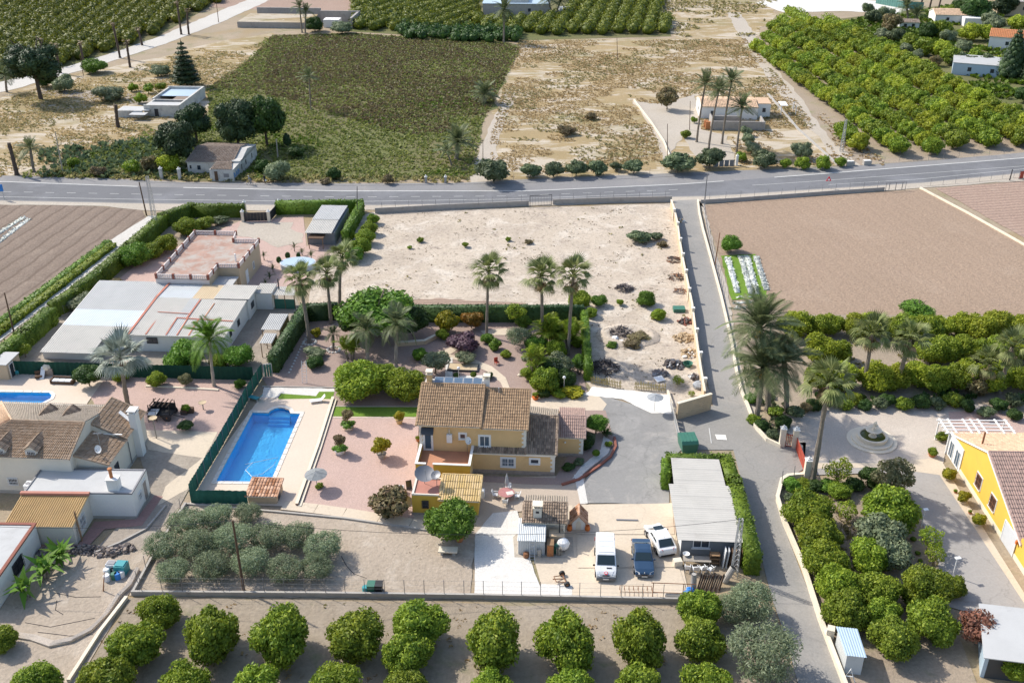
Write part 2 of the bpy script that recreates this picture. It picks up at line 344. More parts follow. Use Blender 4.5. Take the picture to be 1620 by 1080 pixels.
# main road with its shoulders and painted lines
RN = [(-260,282),(0,278),(180,283),(290,289),(545,291),(727,290),(893,281),(1080,274),(1347,263),(1480,254),(1640,240),(1900,215)]
RS = [(-260,318),(0,318),(200,322),(540,326),(800,322),(1068,312),(1125,311),(1310,299),(1457,290),(1640,272),(1900,240)]
EN = [(-260,292),(0,288),(220,296),(540,303),(833,303),(1080,292),(1310,275),(1640,249),(1900,224)]
zone('road_verge', [(-260,314),(0,312),(230,320),(545,322),(1068,308),(1125,306),(1457,286),(1640,268),(1900,236),(1900,262),(1640,285),(1465,297),(1310,309),(1125,322),(1068,320),(545,334),(245,334),(150,326),(0,324),(-260,324)], 'verge_sand', 4, .25, 2)
zone('road_shoulder', RN+[(1900,240)]+list(reversed(RS)), 'shoulder_tarmac', 5)
zone('main_road', EN+list(reversed([(x, y-1.5) for x, y in RS])), 'road_tarmac', 6)
def lerp_line(P, x):
    for a, b in zip(P, P[1:]):
        if a[0] <= x <= b[0]:
            t = (x-a[0])/(b[0]-a[0]); return a[1]+(b[1]-a[1])*t
    return P[-1][1]
ml = MB()
def stripe(P, x0, x1, w, z=7*.012+.012):
    xs = [x0+(x1-x0)*i/24 for i in range(25)]; pts = [G(x, lerp_line(P, x)) for x in xs]
    for a, b in zip(pts, pts[1:]):
        dx, dy = b[0]-a[0], b[1]-a[1]; L = hypot(dx, dy) or 1; nx, ny = -dy/L*w/2, dx/L*w/2
        ml.quad((a[0]-nx,a[1]-ny,z),(b[0]-nx,b[1]-ny,z),(b[0]+nx,b[1]+ny,z),(a[0]+nx,a[1]+ny,z))
stripe(EN, -200, 218, .3); stripe(EN, 290, 1145, .32); stripe(EN, 1225, 1880, .35)
SE = [(x, y-6) for x, y in RS]; stripe(SE, -200, 1060, .14); stripe(SE, 1310, 1880, .14)
CE = [(-260,306),(0,304),(220,308),(540,312.5),(800,311),(1065,301),(1215,292.5),(1310,286),(1640,262),(1900,233)]
for i in range(-200, 1060, 34): stripe(CE, i, i+14, .14)
stripe(CE, 1190, 1880, .14)
ml.build('road_marking', 'line_paint')['kind'] = 'structure'
# lane beside the plot
zone('lane', [(1066,318),(1105,316),(1110,345),(1122,400),(1140,455),(1152,520),(1162,580),(1180,640),(1200,685),(1240,702),(1275,700),(1272,742),(1244,758),(1234,782),(1246,850),(1275,925),(1297,985),(1335,1085),(1345,1130),(1280,1130),(1262,1080),(1240,1000),(1222,950),(1160,712),(1130,650),(1112,575),(1090,440)], 'lane_tarmac', 5)
zone('lane_edge', [(1100,318),(1108,318),(1125,395),(1143,455),(1165,580),(1184,640),(1204,685),(1246,704),(1246,698),(1210,676),(1190,635),(1172,580),(1150,452),(1130,390),(1113,320)], 'verge_sand', 4, .15, 1)
zone('lane_apron', [(1068,660),(1135,640),(1160,712),(1066,712)], 'lane_tarmac', 5)
# the sandy building plot and the gardens round the yellow house
zone('sandy_plot', [(590,336),(1064,322),(1085,430),(1105,530),(1126,640),(1066,655),(935,614),(925,600),(920,488),(520,492),(480,500),(500,430),(545,370),(560,345)], 'plot_sand', 3, .2, 2)
zone('tilled_strip', [(622,478),(690,472),(830,480),(842,488),(620,490)], 'tilled_strip', 4, .25, 1)
zone('gravel_garden', [(478,500),(640,498),(920,490),(924,600),(930,625),(838,640),(660,662),(530,645),(526,616),(425,614),(416,600),(424,585)], 'dark_gravel', 4)
zone('gravel_garden', [(526,642),(664,644),(655,828),(470,800),(452,797),(500,735)], 'pink_gravel', 5)
zone('lawn', [(530,644),(662,644.5),(661,660),(527,659)], 'lawn', 6)
zone('lawn', [(444,623),(500,627),(505,620),(529,620),(526,632),(498,631),(440,632)], 'lawn', 6)
zone('white_pebbles', [(418,613),(529,615),(529,621),(505,621),(500,627),(444,625),(436,632),(412,630)], 'white_gravel', 5, .12, .8)
zone('pool_deck', [(412,629),(528,632),(500,735),(470,800),(445,801),(392,799),(300,797),(345,720)], 'pool_deck_stone', 5, holes=[HOLE1])
zone('grove_ground', [(288,798),(440,808),(545,818),(680,838),(752,842),(744,948),(205,942)], 'grove_sand', 4, .15, 1.5)
zone('paved_terrace', [(655,760),(925,752),(928,798),(905,800),(800,812),(760,845),(690,845),(655,830)], 'beige_paving', 6)
zone('white_gravel_pad', [(780,812),(818,808),(830,860),(860,945),(750,945),(752,845)], 'white_gravel', 7, .05, .8)
zone('white_gravel_pad', [(855,924),(905,926),(905,948),(856,946)], 'white_gravel', 6)
zone('dirt_pad', [(814,882),(812,850),(818,845),(906,850),(908,883)], 'verge_sand', 8)
zone('house_path', [(838,630),(925,620),(945,625),(960,640),(950,655),(920,655),(840,650)], 'cream_concrete', 7)
zone('concrete_yard', [(838,800),(1064,796),(1070,850),(1092,950),(860,948),(856,925),(838,860)], 'cream_concrete', 5)
zone('asphalt_yard', [(945,624),(1000,640),(1064,655),(1078,712),(1060,728),(1058,798),(924,796),(924,762),(972,705),(965,675),(948,652)], 'grey_yard', 6, .05, 1)
zone('white_sand_patch', [(922,626),(938,612),(985,617),(1060,626),(1066,655),(1030,654),(1010,645),(985,632),(950,628)], 'white_sand', 7, .12, .6)
zone('planting_bed', [(745,753),(878,757),(918,690),(925,650),(958,650),(972,700),(960,722),(915,757),(890,768),(840,767),(745,762)], 'dark_gravel', 8)
zone('white_bed_pebbles', [(905,758),(920,738),(950,712),(955,690),(969,700),(962,718),(920,752)], 'white_gravel', 9, .05, .5)
zone('white_strip', [(908,752),(921,748),(930,797),(918,798)], 'white_gravel', 9)
# neighbours to the west
zone('gravel_garden', [(128,600),(160,585),(400,600),(395,625),(330,725),(235,725),(210,640),(150,640)], 'pink_gravel', 4)
zone('pool_deck', [(-40,590),(160,590),(165,600),(130,650),(-70,690),(-70,590)], 'pool_deck_stone', 5, holes=[HOLE2])
zone('concrete_forecourt', [(210,690),(345,690),(285,800),(225,870),(150,870),(240,780)], 'grey_dirt', 5)
zone('cream_forecourt', [(220,680),(345,684),(296,775),(250,800),(262,770),(320,725),(235,712)], 'cream_concrete', 6, .06, .8)
zone('red_path', [(60,862),(124,862),(150,826),(215,822),(245,784),(258,786),(225,832),(165,838),(135,870),(62,872)], 'red_path', 7)
zone('vegetable_plot', [(-20,1000),(60,860),(205,865),(225,850),(285,800),(200,945),(120,1090),(-20,1120)], 'grove_sand', 4, .15, 1.5)
zone('workshop_yard', [(0,560),(60,480),(120,470),(250,470),(420,440),(460,450),(480,500),(416,600),(200,585),(0,572)], 'grey_dirt', 3)
zone('gravel_yard', [(190,440),(240,400),(300,385),(380,350),(480,342),(485,390),(560,345),(510,420),(470,450),(420,470),(190,470)], 'pink_gravel', 4)
zone('gravel_sweep', [(380,352),(465,352),(460,362),(480,370),(480,384),(440,392),(415,380),(370,372)], 'verge_sand', 5, .3, 1.2)
zone('neighbour_garden', [(105,480),(120,440),(240,358),(290,322),(384,322),(384,352),(330,365),(240,415),(200,450)], 'garden_dirt', 3)
zone('ploughed_field', [(-60,324),(0,324),(150,327),(225,333),(232,345),(175,385),(0,535),(-200,640)], 'plough_grey', 4, .15, 2)
zone('field_track', [(235,342),(252,342),(180,405),(90,470),(0,540),(-60,590),(-90,570),(0,505),(160,390)], 'white_track', 5, .12, 1.5)
# orchards and gardens south and east
zone('orchard_floor', [(205,945),(1225,965),(1262,1085),(1262,1180),(60,1180),(130,1075)], 'orchard_soil', 3, .15, 1.5)
zone('ploughed_field', [(1112,326),(1180,318),(1462,300),(1640,400),(1760,470),(1760,500),(1250,498),(1180,470),(1150,440)], 'plough_light', 4)
zone('ploughed_field', [(1480,298),(1640,286),(1800,272),(1800,440),(1640,388)], 'plough_mid', 5, .15, 2)
zone('vegetable_bed', [(1140,405),(1195,402),(1215,470),(1158,475)], 'lawn', 5, .15, 1)
zone('citrus_ground', [(1160,480),(1250,495),(1760,498),(1800,640),(1520,640),(1260,650),(1190,640),(1165,560)], 'citrus_soil', 3)
zone('courtyard', [(1235,650),(1310,640),(1560,640),(1620,655),(1800,700),(1640,700),(1500,690),(1490,745),(1275,745),(1270,705),(1240,680)], 'courtyard_gravel', 5)
zone('courtyard', [(1500,652),(1560,650),(1800,690),(1800,760),(1640,720),(1510,695)], 'pink_gravel', 6)
zone('driveway', [(1275,728),(1480,735),(1492,748),(1630,960),(1640,1000),(1500,960),(1480,880),(1440,780),(1400,748),(1290,752)], 'drive_tarmac', 6)
zone('cream_footpath', [(1480,725),(1490,730),(1500,748),(1640,970),(1700,1060),(1640,985),(1486,752),(1400,740),(1275,742),(1275,733),(1400,733)], 'cream_concrete', 7)
zone('garden_floor', [(1240,768),(1400,755),(1440,780),(1480,880),(1500,960),(1560,1120),(1350,1120),(1298,975),(1250,850)], 'garden_dirt', 4)
# hollow with dug earth in the plot
# ---------------------------------------------------------------- building materials
surf_mat('ochre_wall', (.65,.44,.215), .08, .5, .85, stain=(.46,.29,.13), stain_t=.57)
surf_mat('mustard_wall', (.56,.37,.06), .08, .5, .85, stain=(.42,.28,.06), stain_t=.62)
surf_mat('sun_yellow_wall', (.70,.44,.075), .06, .5, .85, stain=(.58,.38,.08), stain_t=.58)
surf_mat('white_wall', (.74,.72,.68), .05, .5, .8, stain=(.52,.49,.44), stain_t=.64)
surf_mat('cream_wall', (.66,.61,.52), .05, .5, .85, stain=(.5,.45,.37), stain_t=.64)
surf_mat('tan_wall', (.52,.40,.27), .07, .5, .85, stain=(.38,.29,.2), stain_t=.62)
surf_mat('old_wall', (.52,.50,.46), .15, .7, .9, stain=(.26,.24,.22), stain_t=.52)
surf_mat('block_wall', (.36,.33,.30), .12, 1.2, .9, stain=(.24,.215,.19), stain_t=.55)
surf_mat('sand_block', (.58,.44,.29), .12, 1.2, .9, stain=(.40,.30,.2), stain_t=.58)
surf_mat('cap_stone', (.70,.62,.49), .08, 1.0, .85, stain=(.5,.43,.33), stain_t=.6)
surf_mat('concrete_low', (.40,.37,.33), .12, 1.0, .9, stain=(.26,.24,.21), stain_t=.56)
surf_mat('grey_render', (.17,.185,.20), .15, .9, .85, stain=(.30,.31,.31), stain_t=.58)
surf_mat('stone_base', (.33,.27,.225), .25, 3.0, .9, island=.2)
surf_mat('quoin_stone', (.72,.68,.60), .06, 2.0, .8)
surf_mat('brown_tile', (.315,.205,.12), .10, 1.6, .85, island=.15, alt=(.325,.215,.125), bmp=.2)
surf_mat('dark_tile', (.20,.145,.105), .12, 1.6, .85, island=.25, alt=(.29,.215,.155), bmp=.2)
surf_mat('villa_tile', (.38,.255,.16), .14, 1.2, .85, island=.26, alt=(.30,.22,.155), stain=(.2,.17,.14), stain_t=.58, bmp=.2)
surf_mat('pale_tile', (.37,.31,.24), .12, 1.6, .85, island=.22, alt=(.29,.24,.19), bmp=.2)
surf_mat('yellow_tile', (.60,.42,.17), .12, 1.6, .85, island=.15, alt=(.52,.38,.20), bmp=.2)
surf_mat('rust_tile', (.40,.17,.075), .2, 1.6, .85, island=.3, alt=(.48,.30,.2), stain=(.24,.17,.13), stain_t=.6, bmp=.2)
surf_mat('mauve_tile', (.40,.28,.235), .12, 1.6, .85, island=.2, alt=(.34,.23,.19), bmp=.2)
surf_mat('peach_tile', (.55,.38,.25), .12, 1.6, .85, island=.15, bmp=.2)
surf_mat('old_tile', (.26,.19,.145), .25, .9, .95, island=.3, alt=(.20,.16,.13), stain=(.34,.28,.22), stain_t=.56, bmp=.3)
surf_mat('tan_sheet', (.50,.335,.155), .12, .8, .8, stain=(.36,.26,.16), stain_t=.6)
surf_mat('fibre_sheet', (.47,.445,.40), .08, .5, .85, island=.05, stain=(.33,.30,.26), stain_t=.58)
surf_mat('grey_sheet', (.43,.425,.41), .07, .5, .7, island=.05, stain=(.29,.285,.275), stain_t=.6)
surf_mat('clear_sheet', (.55,.60,.64), .05, .6, .45, spec=.5)
surf_mat('sand_sheet', (.54,.42,.27), .08, .6, .8)
surf_mat('tin_sheet', (.50,.52,.52), .08, .8, .5, spec=.5, stain=(.36,.35,.33), stain_t=.62)
surf_mat('blue_sheet', (.40,.50,.58), .06, .8, .45, spec=.5)
surf_mat('red_seal', (.46,.17,.11), .15, 1.2, .8)
surf_mat('roof_screed', (.47,.465,.45), .07, .5, .85, stain=(.36,.35,.335), stain_t=.6)
surf_mat('red_roof', (.44,.20,.15), .1, .8, .8, stain=(.36,.2,.16), stain_t=.6)
surf_mat('terrace_tile', (.47,.225,.13), .1, 1.2, .7, stain=(.40,.24,.17), stain_t=.6)
surf_mat('weathered_roof', (.37,.23,.175), .25, .7, .9, stain=(.40,.36,.315), stain_t=.44)
surf_mat('balustrade', (.66,.58,.54), .06, 1.0, .8)
surf_mat('brick_pier', (.26,.10,.07), .15, 2.0, .85)
surf_mat('terracotta', (.48,.19,.075), .12, 2.0, .75)
surf_mat('dark_wood', (.11,.065,.04), .2, 3.0, .8)
surf_mat('brown_wood', (.27,.165,.09), .2, 3.0, .8)
surf_mat('rust_metal', (.26,.12,.06), .25, 3.0, .85)
plain('glass_dark', (.03,.04,.055), .12, spec=.6); plain('glass_blue', (.06,.10,.14), .1, spec=.7)
plain('frame_white', (.75,.74,.72), .5); plain('frame_dark', (.05,.055,.06), .5); plain('frame_brown', (.22,.10,.05), .6)
plain('iron_black', (.03,.03,.035), .5); plain('iron_grey', (.22,.22,.23), .5, .4); plain('galvanised', (.45,.46,.47), .45, .5)
plain('blind_grey', (.55,.56,.57), .6); plain('red_iron', (.40,.07,.04), .5); plain('solar_cell', (.10,.15,.21), .15, spec=.7)
plain('white_plastic', (.75,.75,.74), .45); plain('black_plastic', (.025,.025,.03), .5); plain('green_plastic', (.045,.16,.11), .5)
plain('blue_plastic', (.03,.20,.55), .45); plain('teal_plastic', (.04,.28,.30), .5); plain('orange_pot', (.60,.16,.03), .6)
# ---------------------------------------------------------------- building parts
def bl(p, q, t): return tuple(p[i]+(q[i]-p[i])*t for i in range(3))
def roof_tiles(parent, A, B, C, D, mat, col=.23, row=.42, name='roof_tiles'):
    """barrel tiles on the slope A-B (eave, left to right) C-D (ridge, right to left): real half-round tiles in courses"""
    A, B, C, D = [Vector(p) for p in (A, B, C, D)]
    up = (B-A).cross(D-A).normalized(); L = max((B-A).length, (C-D).length); Hh = (D-A).length
    nc, nr = max(2, int(round(L/col))), max(2, int(round(Hh/row)))
    V = []; F = []; k = 5
    for i in range(nc):
        for j in range(nr):
            s0, s1 = (i+.04)/nc, (i+.96)/nc; t0, t1 = max(0, (j-.12)/nr), (j+1)/nr; o = len(V)
            ti = random.uniform(-.012, .012)
            for q, (t, lift) in enumerate(((t0, .055), (t1, .02))):
                for m_ in range(k):
                    a = pi*m_/(k-1); s = s0+(s1-s0)*(.5-.5*cos(a))
                    p = A.lerp(B, s).lerp(D.lerp(C, s), t)+up*(lift+ti+.075*sin(a)*(1 if q == 0 else .85)); V.append(tuple(p))
            F += [(o+m_, o+m_+1, o+k+m_+1, o+k+m_) for m_ in range(k-1)]
    m = MB(); m.v = V; m.f = F
    return m.build(name, mat, parent, kind='stuff')
def slab(A, B, C, D, th=.12):
    m = MB(); A, B, C, D = [Vector(p) for p in (A, B, C, D)]; up = (B-A).cross(D-A).normalized()*th
    m.hexa([tuple(p-up) for p in (A, B, C, D)], [tuple(p) for p in (A, B, C, D)]); return m
def ridge(parent, P, Q, mat, r=.13, name='ridge_tile'):
    P, Q = Vector(P), Vector(Q); n = max(2, int((Q-P).length/.45)); m = MB()
    for i in range(n):
        m.tube([P.lerp(Q, i/n), P.lerp(Q, (i+1.05)/n)], [r, r*.86], 6)
    return m.build(name, mat, parent, kind='stuff')
def tiled_roof(parent, A, B, C, D, mat, under='cap_stone', col=.23, row=.42, th=.12, verge=True):
    r = slab(A, B, C, D, th).build('roof', under, parent)
    roof_tiles(r, A, B, C, D, mat, col, row)
    if verge:
        ridge(r, A, D, mat, .11, 'verge_tile'); ridge(r, B, C, mat, .11, 'verge_tile'); ridge(r, D, C, mat, .13)
    return r
def corr(A, B, C, D, pitch=.25, amp=.03, th=.02):
    """corrugated sheet: ribs run from the edge A-B up to D-C"""
    A, B, C, D = [Vector(p) for p in (A, B, C, D)]; up = (B-A).cross(D-A).normalized(); n = max(2, int(round((B-A).length/pitch)))
    m = MB(); V = []
    for i in range(2*n+1):
        s = i/(2*n); o = up*(amp if i % 2 else -amp)
        V += [tuple(A.lerp(B, s)+o), tuple(D.lerp(C, s)+o)]
    m.add(V, [(2*i, 2*i+2, 2*i+3, 2*i+1) for i in range(2*n)]); return m
def sheets(parent, A, B, C, D, n, mat, pitch=.25, amp=.03, gap=.03, name='roof_sheet', along=True):
    """the slope laid with n separate sheets side by side from A-D to B-C"""
    for i in range(n):
        s0, s1 = i/n, (i+1)/n; dz = .012*(i % 2)
        a, b, c, d = bl(A, B, s0), bl(A, B, s1), bl(D, C, s1), bl(D, C, s0)
        q = [(p[0], p[1], p[2]+dz) for p in (a, b, c, d)]
        o = corr(q[0], q[1], q[2], q[3], pitch, amp) if along else corr(q[1], q[2], q[3], q[0], pitch, amp)
        if not along and False: pass
        mm = mat[i % len(mat)] if isinstance(mat, (list, tuple)) else mat
        o.build(name, mm, parent)
def window(parent, x, y, z, w, h, rz=0, frame='frame_white', pane='glass_dark', panes=2, bars=None, sill=None, surround=None, name='window', rows=1):
    m = MB(); t = .07; d = .06
    if surround:
        m2 = MB(); s = .14
        m2.box(-w/2-s, -.035, -h/2-s, w/2+s, .02, -h/2); m2.box(-w/2-s, -.035, h/2, w/2+s, .02, h/2+s)
        m2.box(-w/2-s, -.035, -h/2, -w/2, .02, h/2); m2.box(w/2, -.035, -h/2, w/2+s, .02, h/2)
    m.box(-w/2, -d, -h/2, w/2, .01, -h/2+t); m.box(-w/2, -d, h/2-t, w/2, .01, h/2); m.box(-w/2, -d, -h/2+t, -w/2+t, .01, h/2-t); m.box(w/2-t, -d, -h/2+t, w/2, .01, h/2-t)
    for i in range(1, panes): xx = -w/2+w*i/panes; m.box(xx-.03, -d, -h/2+t, xx+.03, .01, h/2-t)
    for i in range(1, rows): zz = -h/2+h*i/rows; m.box(-w/2+t, -d*.9, zz-.03, w/2-t, .01, zz+.03)
    o = m.build(name, frame, parent, loc=(x, y, z), rz=rz)
    MB().box(-w/2+t, -.02, -h/2+t, w/2-t, -.005, h/2-t).build('pane', pane, o)
    if surround: m2.build('surround', surround, o)
    if sill: MB().box(-w/2-.12, -.16, -h/2-.1, w/2+.12, .01, -h/2-.01).build('sill', sill, o)
    if bars:
        b = MB(); n = max(3, int(w/.14))
        for i in range(n+1): xx = -w/2-.03+(w+.06)*i/n; b.box(xx-.012, -.13, -h/2-.05, xx+.012, -.10, h/2+.05)
        for zz in (-h/2, 0, h/2): b.box(-w/2-.05, -.135, zz-.015, w/2+.05, -.10, zz+.015)
        b.build('grille', bars, o)
    return o
def door(parent, x, y, w, h, rz=0, mat='frame_dark', frame='frame_white', z=0.0, pane=None, handle=True):
    m = MB(); m.box(-w/2, -.04, 0, w/2, .01, h); o = m.build('door', mat, parent, loc=(x, y, z), rz=rz)
    f = MB(); f.box(-w/2-.1, -.07, 0, -w/2, .01, h+.1); f.box(w/2, -.07, 0, w/2+.1, .01, h+.1); f.box(-w/2, -.07, h, w/2, .01, h+.1); f.build('door_frame', frame, o)
    if pane: MB().box(-w/2+.12, -.055, h*.12, w/2-.12, -.041, h*.92).build('pane', pane, o)
    if handle: MB().box(w/2-.15, -.1, h*.46, w/2-.09, -.04, h*.52).build('handle', 'galvanised', o)
    return o
def chimney(parent, x, y, z0, z1, sx, sy, mat, cap='cap_stone', pot=None):
    m = MB(); m.box(x-sx/2, y-sy/2, z0, x+sx/2, y+sy/2, z1); o = m.build('chimney', mat, parent)
    c = MB(); c.box(x-sx/2-.07, y-sy/2-.07, z1, x+sx/2+.07, y+sy/2+.07, z1+.08)
    for dx in (-1, 1):
        for dy in (-1, 1): c.cbox(x+dx*sx*.36, y+dy*sy*.36, z1+.2, .12, .12, .24)
    c.box(x-sx/2-.1, y-sy/2-.1, z1+.32, x+sx/2+.1, y+sy/2+.1, z1+.4); c.build('chimney_cap', cap, o)
    if pot: MB().lathe([(.11, 0), (.10, .55), (.13, .6), (.13, .7), (.02, .72)], 8, (x, y, z1+.4)).build('chimney_pot', pot, o)
    return o
def quoins(parent, x, y, z0, z1, mat='quoin_stone', sx=1, sy=1):
    """alternating corner stones at a wall corner; the house stands towards sx, sy"""
    z = z0; i = 0; h = .26
    while z+h <= z1+.01:
        a, b = (.42, .24) if i % 2 == 0 else (.24, .42); m = MB()
        x0, x1 = sorted((x-.03*sx, x+a*sx)); y0, y1 = sorted((y-.03*sy, y+b*sy))
        m.box(x0, y0, z+.01, x1, y1, z+h-.01).build('quoin', mat, parent); z += h; i += 1
def gable_wall(m, x0, x1, prof): m.extr(prof, 'x', x0, x1)
def dish(name, label, loc, r=.45, rz=0.0, tilt=.6, mast=1.0, mat='iron_grey', pm='iron_grey'):
    t = thing(name, label, 'satellite dish', loc, rz)
    MB().tube([(0,0,0), (0,0,mast)], .03, 6).build('mast', pm, t)
    m = MB(); n = 14; ring = []
    V = [(0, .0, 0)]; F = []
    for k in (1, 2, 3):
        for j in range(n): a = 2*pi*j/n; q = r*k/3; V.append((q*cos(a), -(k/3)**2*r*.25, q*sin(a)))
    F += [(0, 1+j, 1+(j+1) % n) for j in range(n)]
    for k in (0, 1): F += [(1+k*n+j, 1+(k+1)*n+j, 1+(k+1)*n+(j+1) % n, 1+k*n+(j+1) % n) for j in range(n)]
    R = Matrix.Rotation(-tilt, 3, 'X'); V = [tuple(R @ Vector(v)+Vector((0, -.08, mast))) for v in V]
    m.add(V, F); m.build('reflector', mat, t, smooth=True)
    e = R @ Vector((0, -r*.85, -.05))+Vector((0, -.08, mast)); MB().tube([tuple(R @ Vector((0, -.05, -r*.9))+Vector((0,-.08,mast))), tuple(e)], .015, 4).cbox(e.x, e.y, e.z, .08, .1, .08).build('feed_arm', pm, t)
    return t
R = radians
# ---------------------------------------------------------------- the yellow house in the middle
hx, hy = G(749, 747)
hs = thing('yellow_house', 'two storey yellow house with brown barrel tile roofs and a terracotta terrace', 'house', (hx, hy), R(-3.85))
m = MB()
m.box(0, 0, .45, 8.4, 4.4, 2.5); m.box(8.4, 3.55, .45, 11.3, 8.9, 2.45); m.box(5.4, 4.4, .45, 8.4, 8.2, 2.45)
m.add(*[[(5.4,0,2.5),(8.4,0,2.5),(8.4,4.4,2.5),(5.4,4.4,2.5),(5.4,0,2.62),(8.4,0,2.62),(8.4,4.4,4.2),(5.4,4.4,4.2)], [(4,5,6,7),(0,1,5,4),(1,2,6,5),(2,3,7,6),(3,0,4,7)]])
m.extr([(3.55,2.45),(6.15,3.35),(8.9,2.45)], 'x', 8.4, 11.3)
m.extr([(.6,2.1),(.6,5.35),(5.3,7.25),(6.4,7.25),(6.4,.45),(.6,.45)], 'x', -5.55, .65)
m.extr([(.6,2.5),(.6,5.2),(5.35,6.9),(5.6,6.9),(5.6,.45),(.6,.45)], 'x', .65, 5.4)
m.box(-5.5, -3.0, .45, 0, .6, 2.1)
m.build('wall', 'ochre_wall', hs)
m = MB(); m.box(-5.53, -3.03, 0, 0, .6, .45); m.box(0, -.03, 0, 8.43, 4.4, .45); m.box(8.4, 3.52, 0, 11.33, 8.93, .45); m.box(-5.58, .6, 0, 5.4, 6.43, .44); m.box(5.4, 4.4, 0, 8.38, 8.23, .45)
m.build('stone_plinth', 'stone_base', hs)
# terrace: floor, parapets with pale copings, the gap in the front
MB().box(-5.35, -2.85, 2.1, -.15, .58, 2.16).build('terrace_floor', 'terrace_tile', hs)
m = MB(); m.box(-5.5,-3,2.1,-4.5,-2.85,2.9); m.box(-3.7,-3,2.1,0,-2.85,2.9); m.box(-5.5,-2.85,2.1,-5.35,.6,2.9); m.box(-.15,-2.85,2.1,0,.58,2.9); m.box(-4.5,-3,2.1,-3.7,-2.85,2.22)
pw = m.build('parapet', 'mustard_wall', hs)
m = MB(); m.box(-5.56,-3.06,2.9,-4.44,-2.79,2.97); m.box(-3.76,-3.06,2.9,.06,-2.79,2.97); m.box(-5.56,-2.79,2.9,-5.29,.6,2.97); m.box(-.21,-2.79,2.9,.06,.58,2.97); m.box(-4.44,-3.05,2.22,-3.76,-2.8,2.28)
m.build('coping', 'white_wall', pw)
MB().box(-5.51, -3.012, .45, .005, -3.0, 2.1).build('front_render', 'mustard_wall', hs)
# roofs
r1 = tiled_roof(hs, (-5.85,.3,5.32),(.8,.3,5.32),(.8,5.4,7.38),(-5.85,5.4,7.38), 'brown_tile')
r2 = tiled_roof(hs, (.92,.32,5.18),(5.6,.32,5.18),(5.6,5.45,6.98),(.92,5.45,6.98), 'brown_tile')
r3 = tiled_roof(hs, (5.43,-.28,2.68),(8.6,-.28,2.68),(8.6,4.5,4.42),(5.43,4.5,4.42), 'dark_tile')
tiled_roof(hs, (8.6,7.6,3.28),(5.43,8.5,3.0),(5.43,4.5,4.42),(8.6,4.5,4.42), 'pale_tile', verge=False)
tiled_roof(hs, (8.62,3.25,2.52),(11.5,3.25,2.52),(11.5,6.15,3.52),(8.62,6.15,3.52), 'mauve_tile')
tiled_roof(hs, (11.5,9.2,2.58),(8.62,9.2,2.58),(8.62,6.15,3.52),(11.5,6.15,3.52), 'mauve_tile', verge=False)
tiled_roof(hs, (0.0,-.25,2.58),(5.42,-.25,2.58),(5.42,.58,2.86),(0.0,.58,2.86), 'dark_tile', verge=False)
MB().box(0, -.22, 2.44, 8.5, -.02, 2.56).build('eave_moulding', 'white_wall', hs)
MB().box(-5.6, 5.45, 7.25, .7, 6.5, 7.31).build('roof_walk', 'roof_screed', hs)
for i in range(5):
    p = MB(); x0 = -4.6+i*1.02; p.hexa([(x0,5.5,7.34),(x0+.98,5.5,7.34),(x0+.98,6.45,7.56),(x0,6.45,7.56)], [(x0,5.48,7.39),(x0+.98,5.48,7.39),(x0+.98,6.43,7.61),(x0,6.43,7.61)])
    o = p.build('solar_panel', 'galvanised', hs); MB().hexa([(x0+.05,5.53,7.395),(x0+.93,5.53,7.395),(x0+.93,6.38,7.6),(x0+.05,6.38,7.6)], [(x0+.05,5.53,7.402),(x0+.93,5.53,7.402),(x0+.93,6.38,7.607),(x0+.05,6.38,7.607)]).build('solar_glass', 'solar_cell', o)
chimney(hs, -5.15, 6.0, 7.0, 8.2, .55, .55, 'ochre_wall', pot=None); chimney(hs, .95, 6.0, 6.7, 7.9, .55, .55, 'white_wall')
MB().tube([(2.3,4.9,6.8),(2.3,4.9,7.4)], .07, 6).build('vent_pipe', 'galvanised', hs)
# openings
door(hs, -4.7, .6, .85, 2.05, 0, 'frame_white', 'frame_white', 2.16, pane='glass_blue')
aw = MB(); aw.hexa([(-5.35,-.15,4.5),(-4.05,-.15,4.5),(-4.05,.6,4.9),(-5.35,.6,4.9)], [(-5.35,-.15,4.54),(-4.05,-.15,4.54),(-4.05,.6,4.98),(-5.35,.6,4.98)]); aw.build('door_canopy', 'frame_dark', hs)
window(hs, -1.1, .6, 4.05, .62, .62, panes=1, surround='white_wall', sill='white_wall')
window(hs, 1.15, .6, 3.55, 1.05, 1.25, pane='glass_blue', surround='white_wall', sill='white_wall')
window(hs, 3.6, 0, 1.45, 1.35, 1.0, pane='glass_blue', bars='white_plastic', surround='white_wall', sill='white_wall')
window(hs, 6.35, 0, 1.7, .9, .58, panes=1, surround='white_wall', sill='white_wall')
bo = MB().cbox(-2.45, .42, 3.85, .55, .3, .95).build('water_heater', 'white_plastic', hs); MB().tube([(-2.45,.4,4.3),(-2.45,.4,5.0)], .06, 6).build('flue', 'galvanised', bo)
quoins(hs, 5.4, .6, 2.9, 5.1, sx=-1); quoins(hs, 8.4, 0, .45, 2.4, sx=-1); quoins(hs, 11.3, 3.55, .45, 2.4, sx=-1); quoins(hs, -5.55, .6, 3.0, 5.3)
MB().ball((9.4, 3.4, 1.9), .11).build('wall_lamp', 'white_plastic', hs)
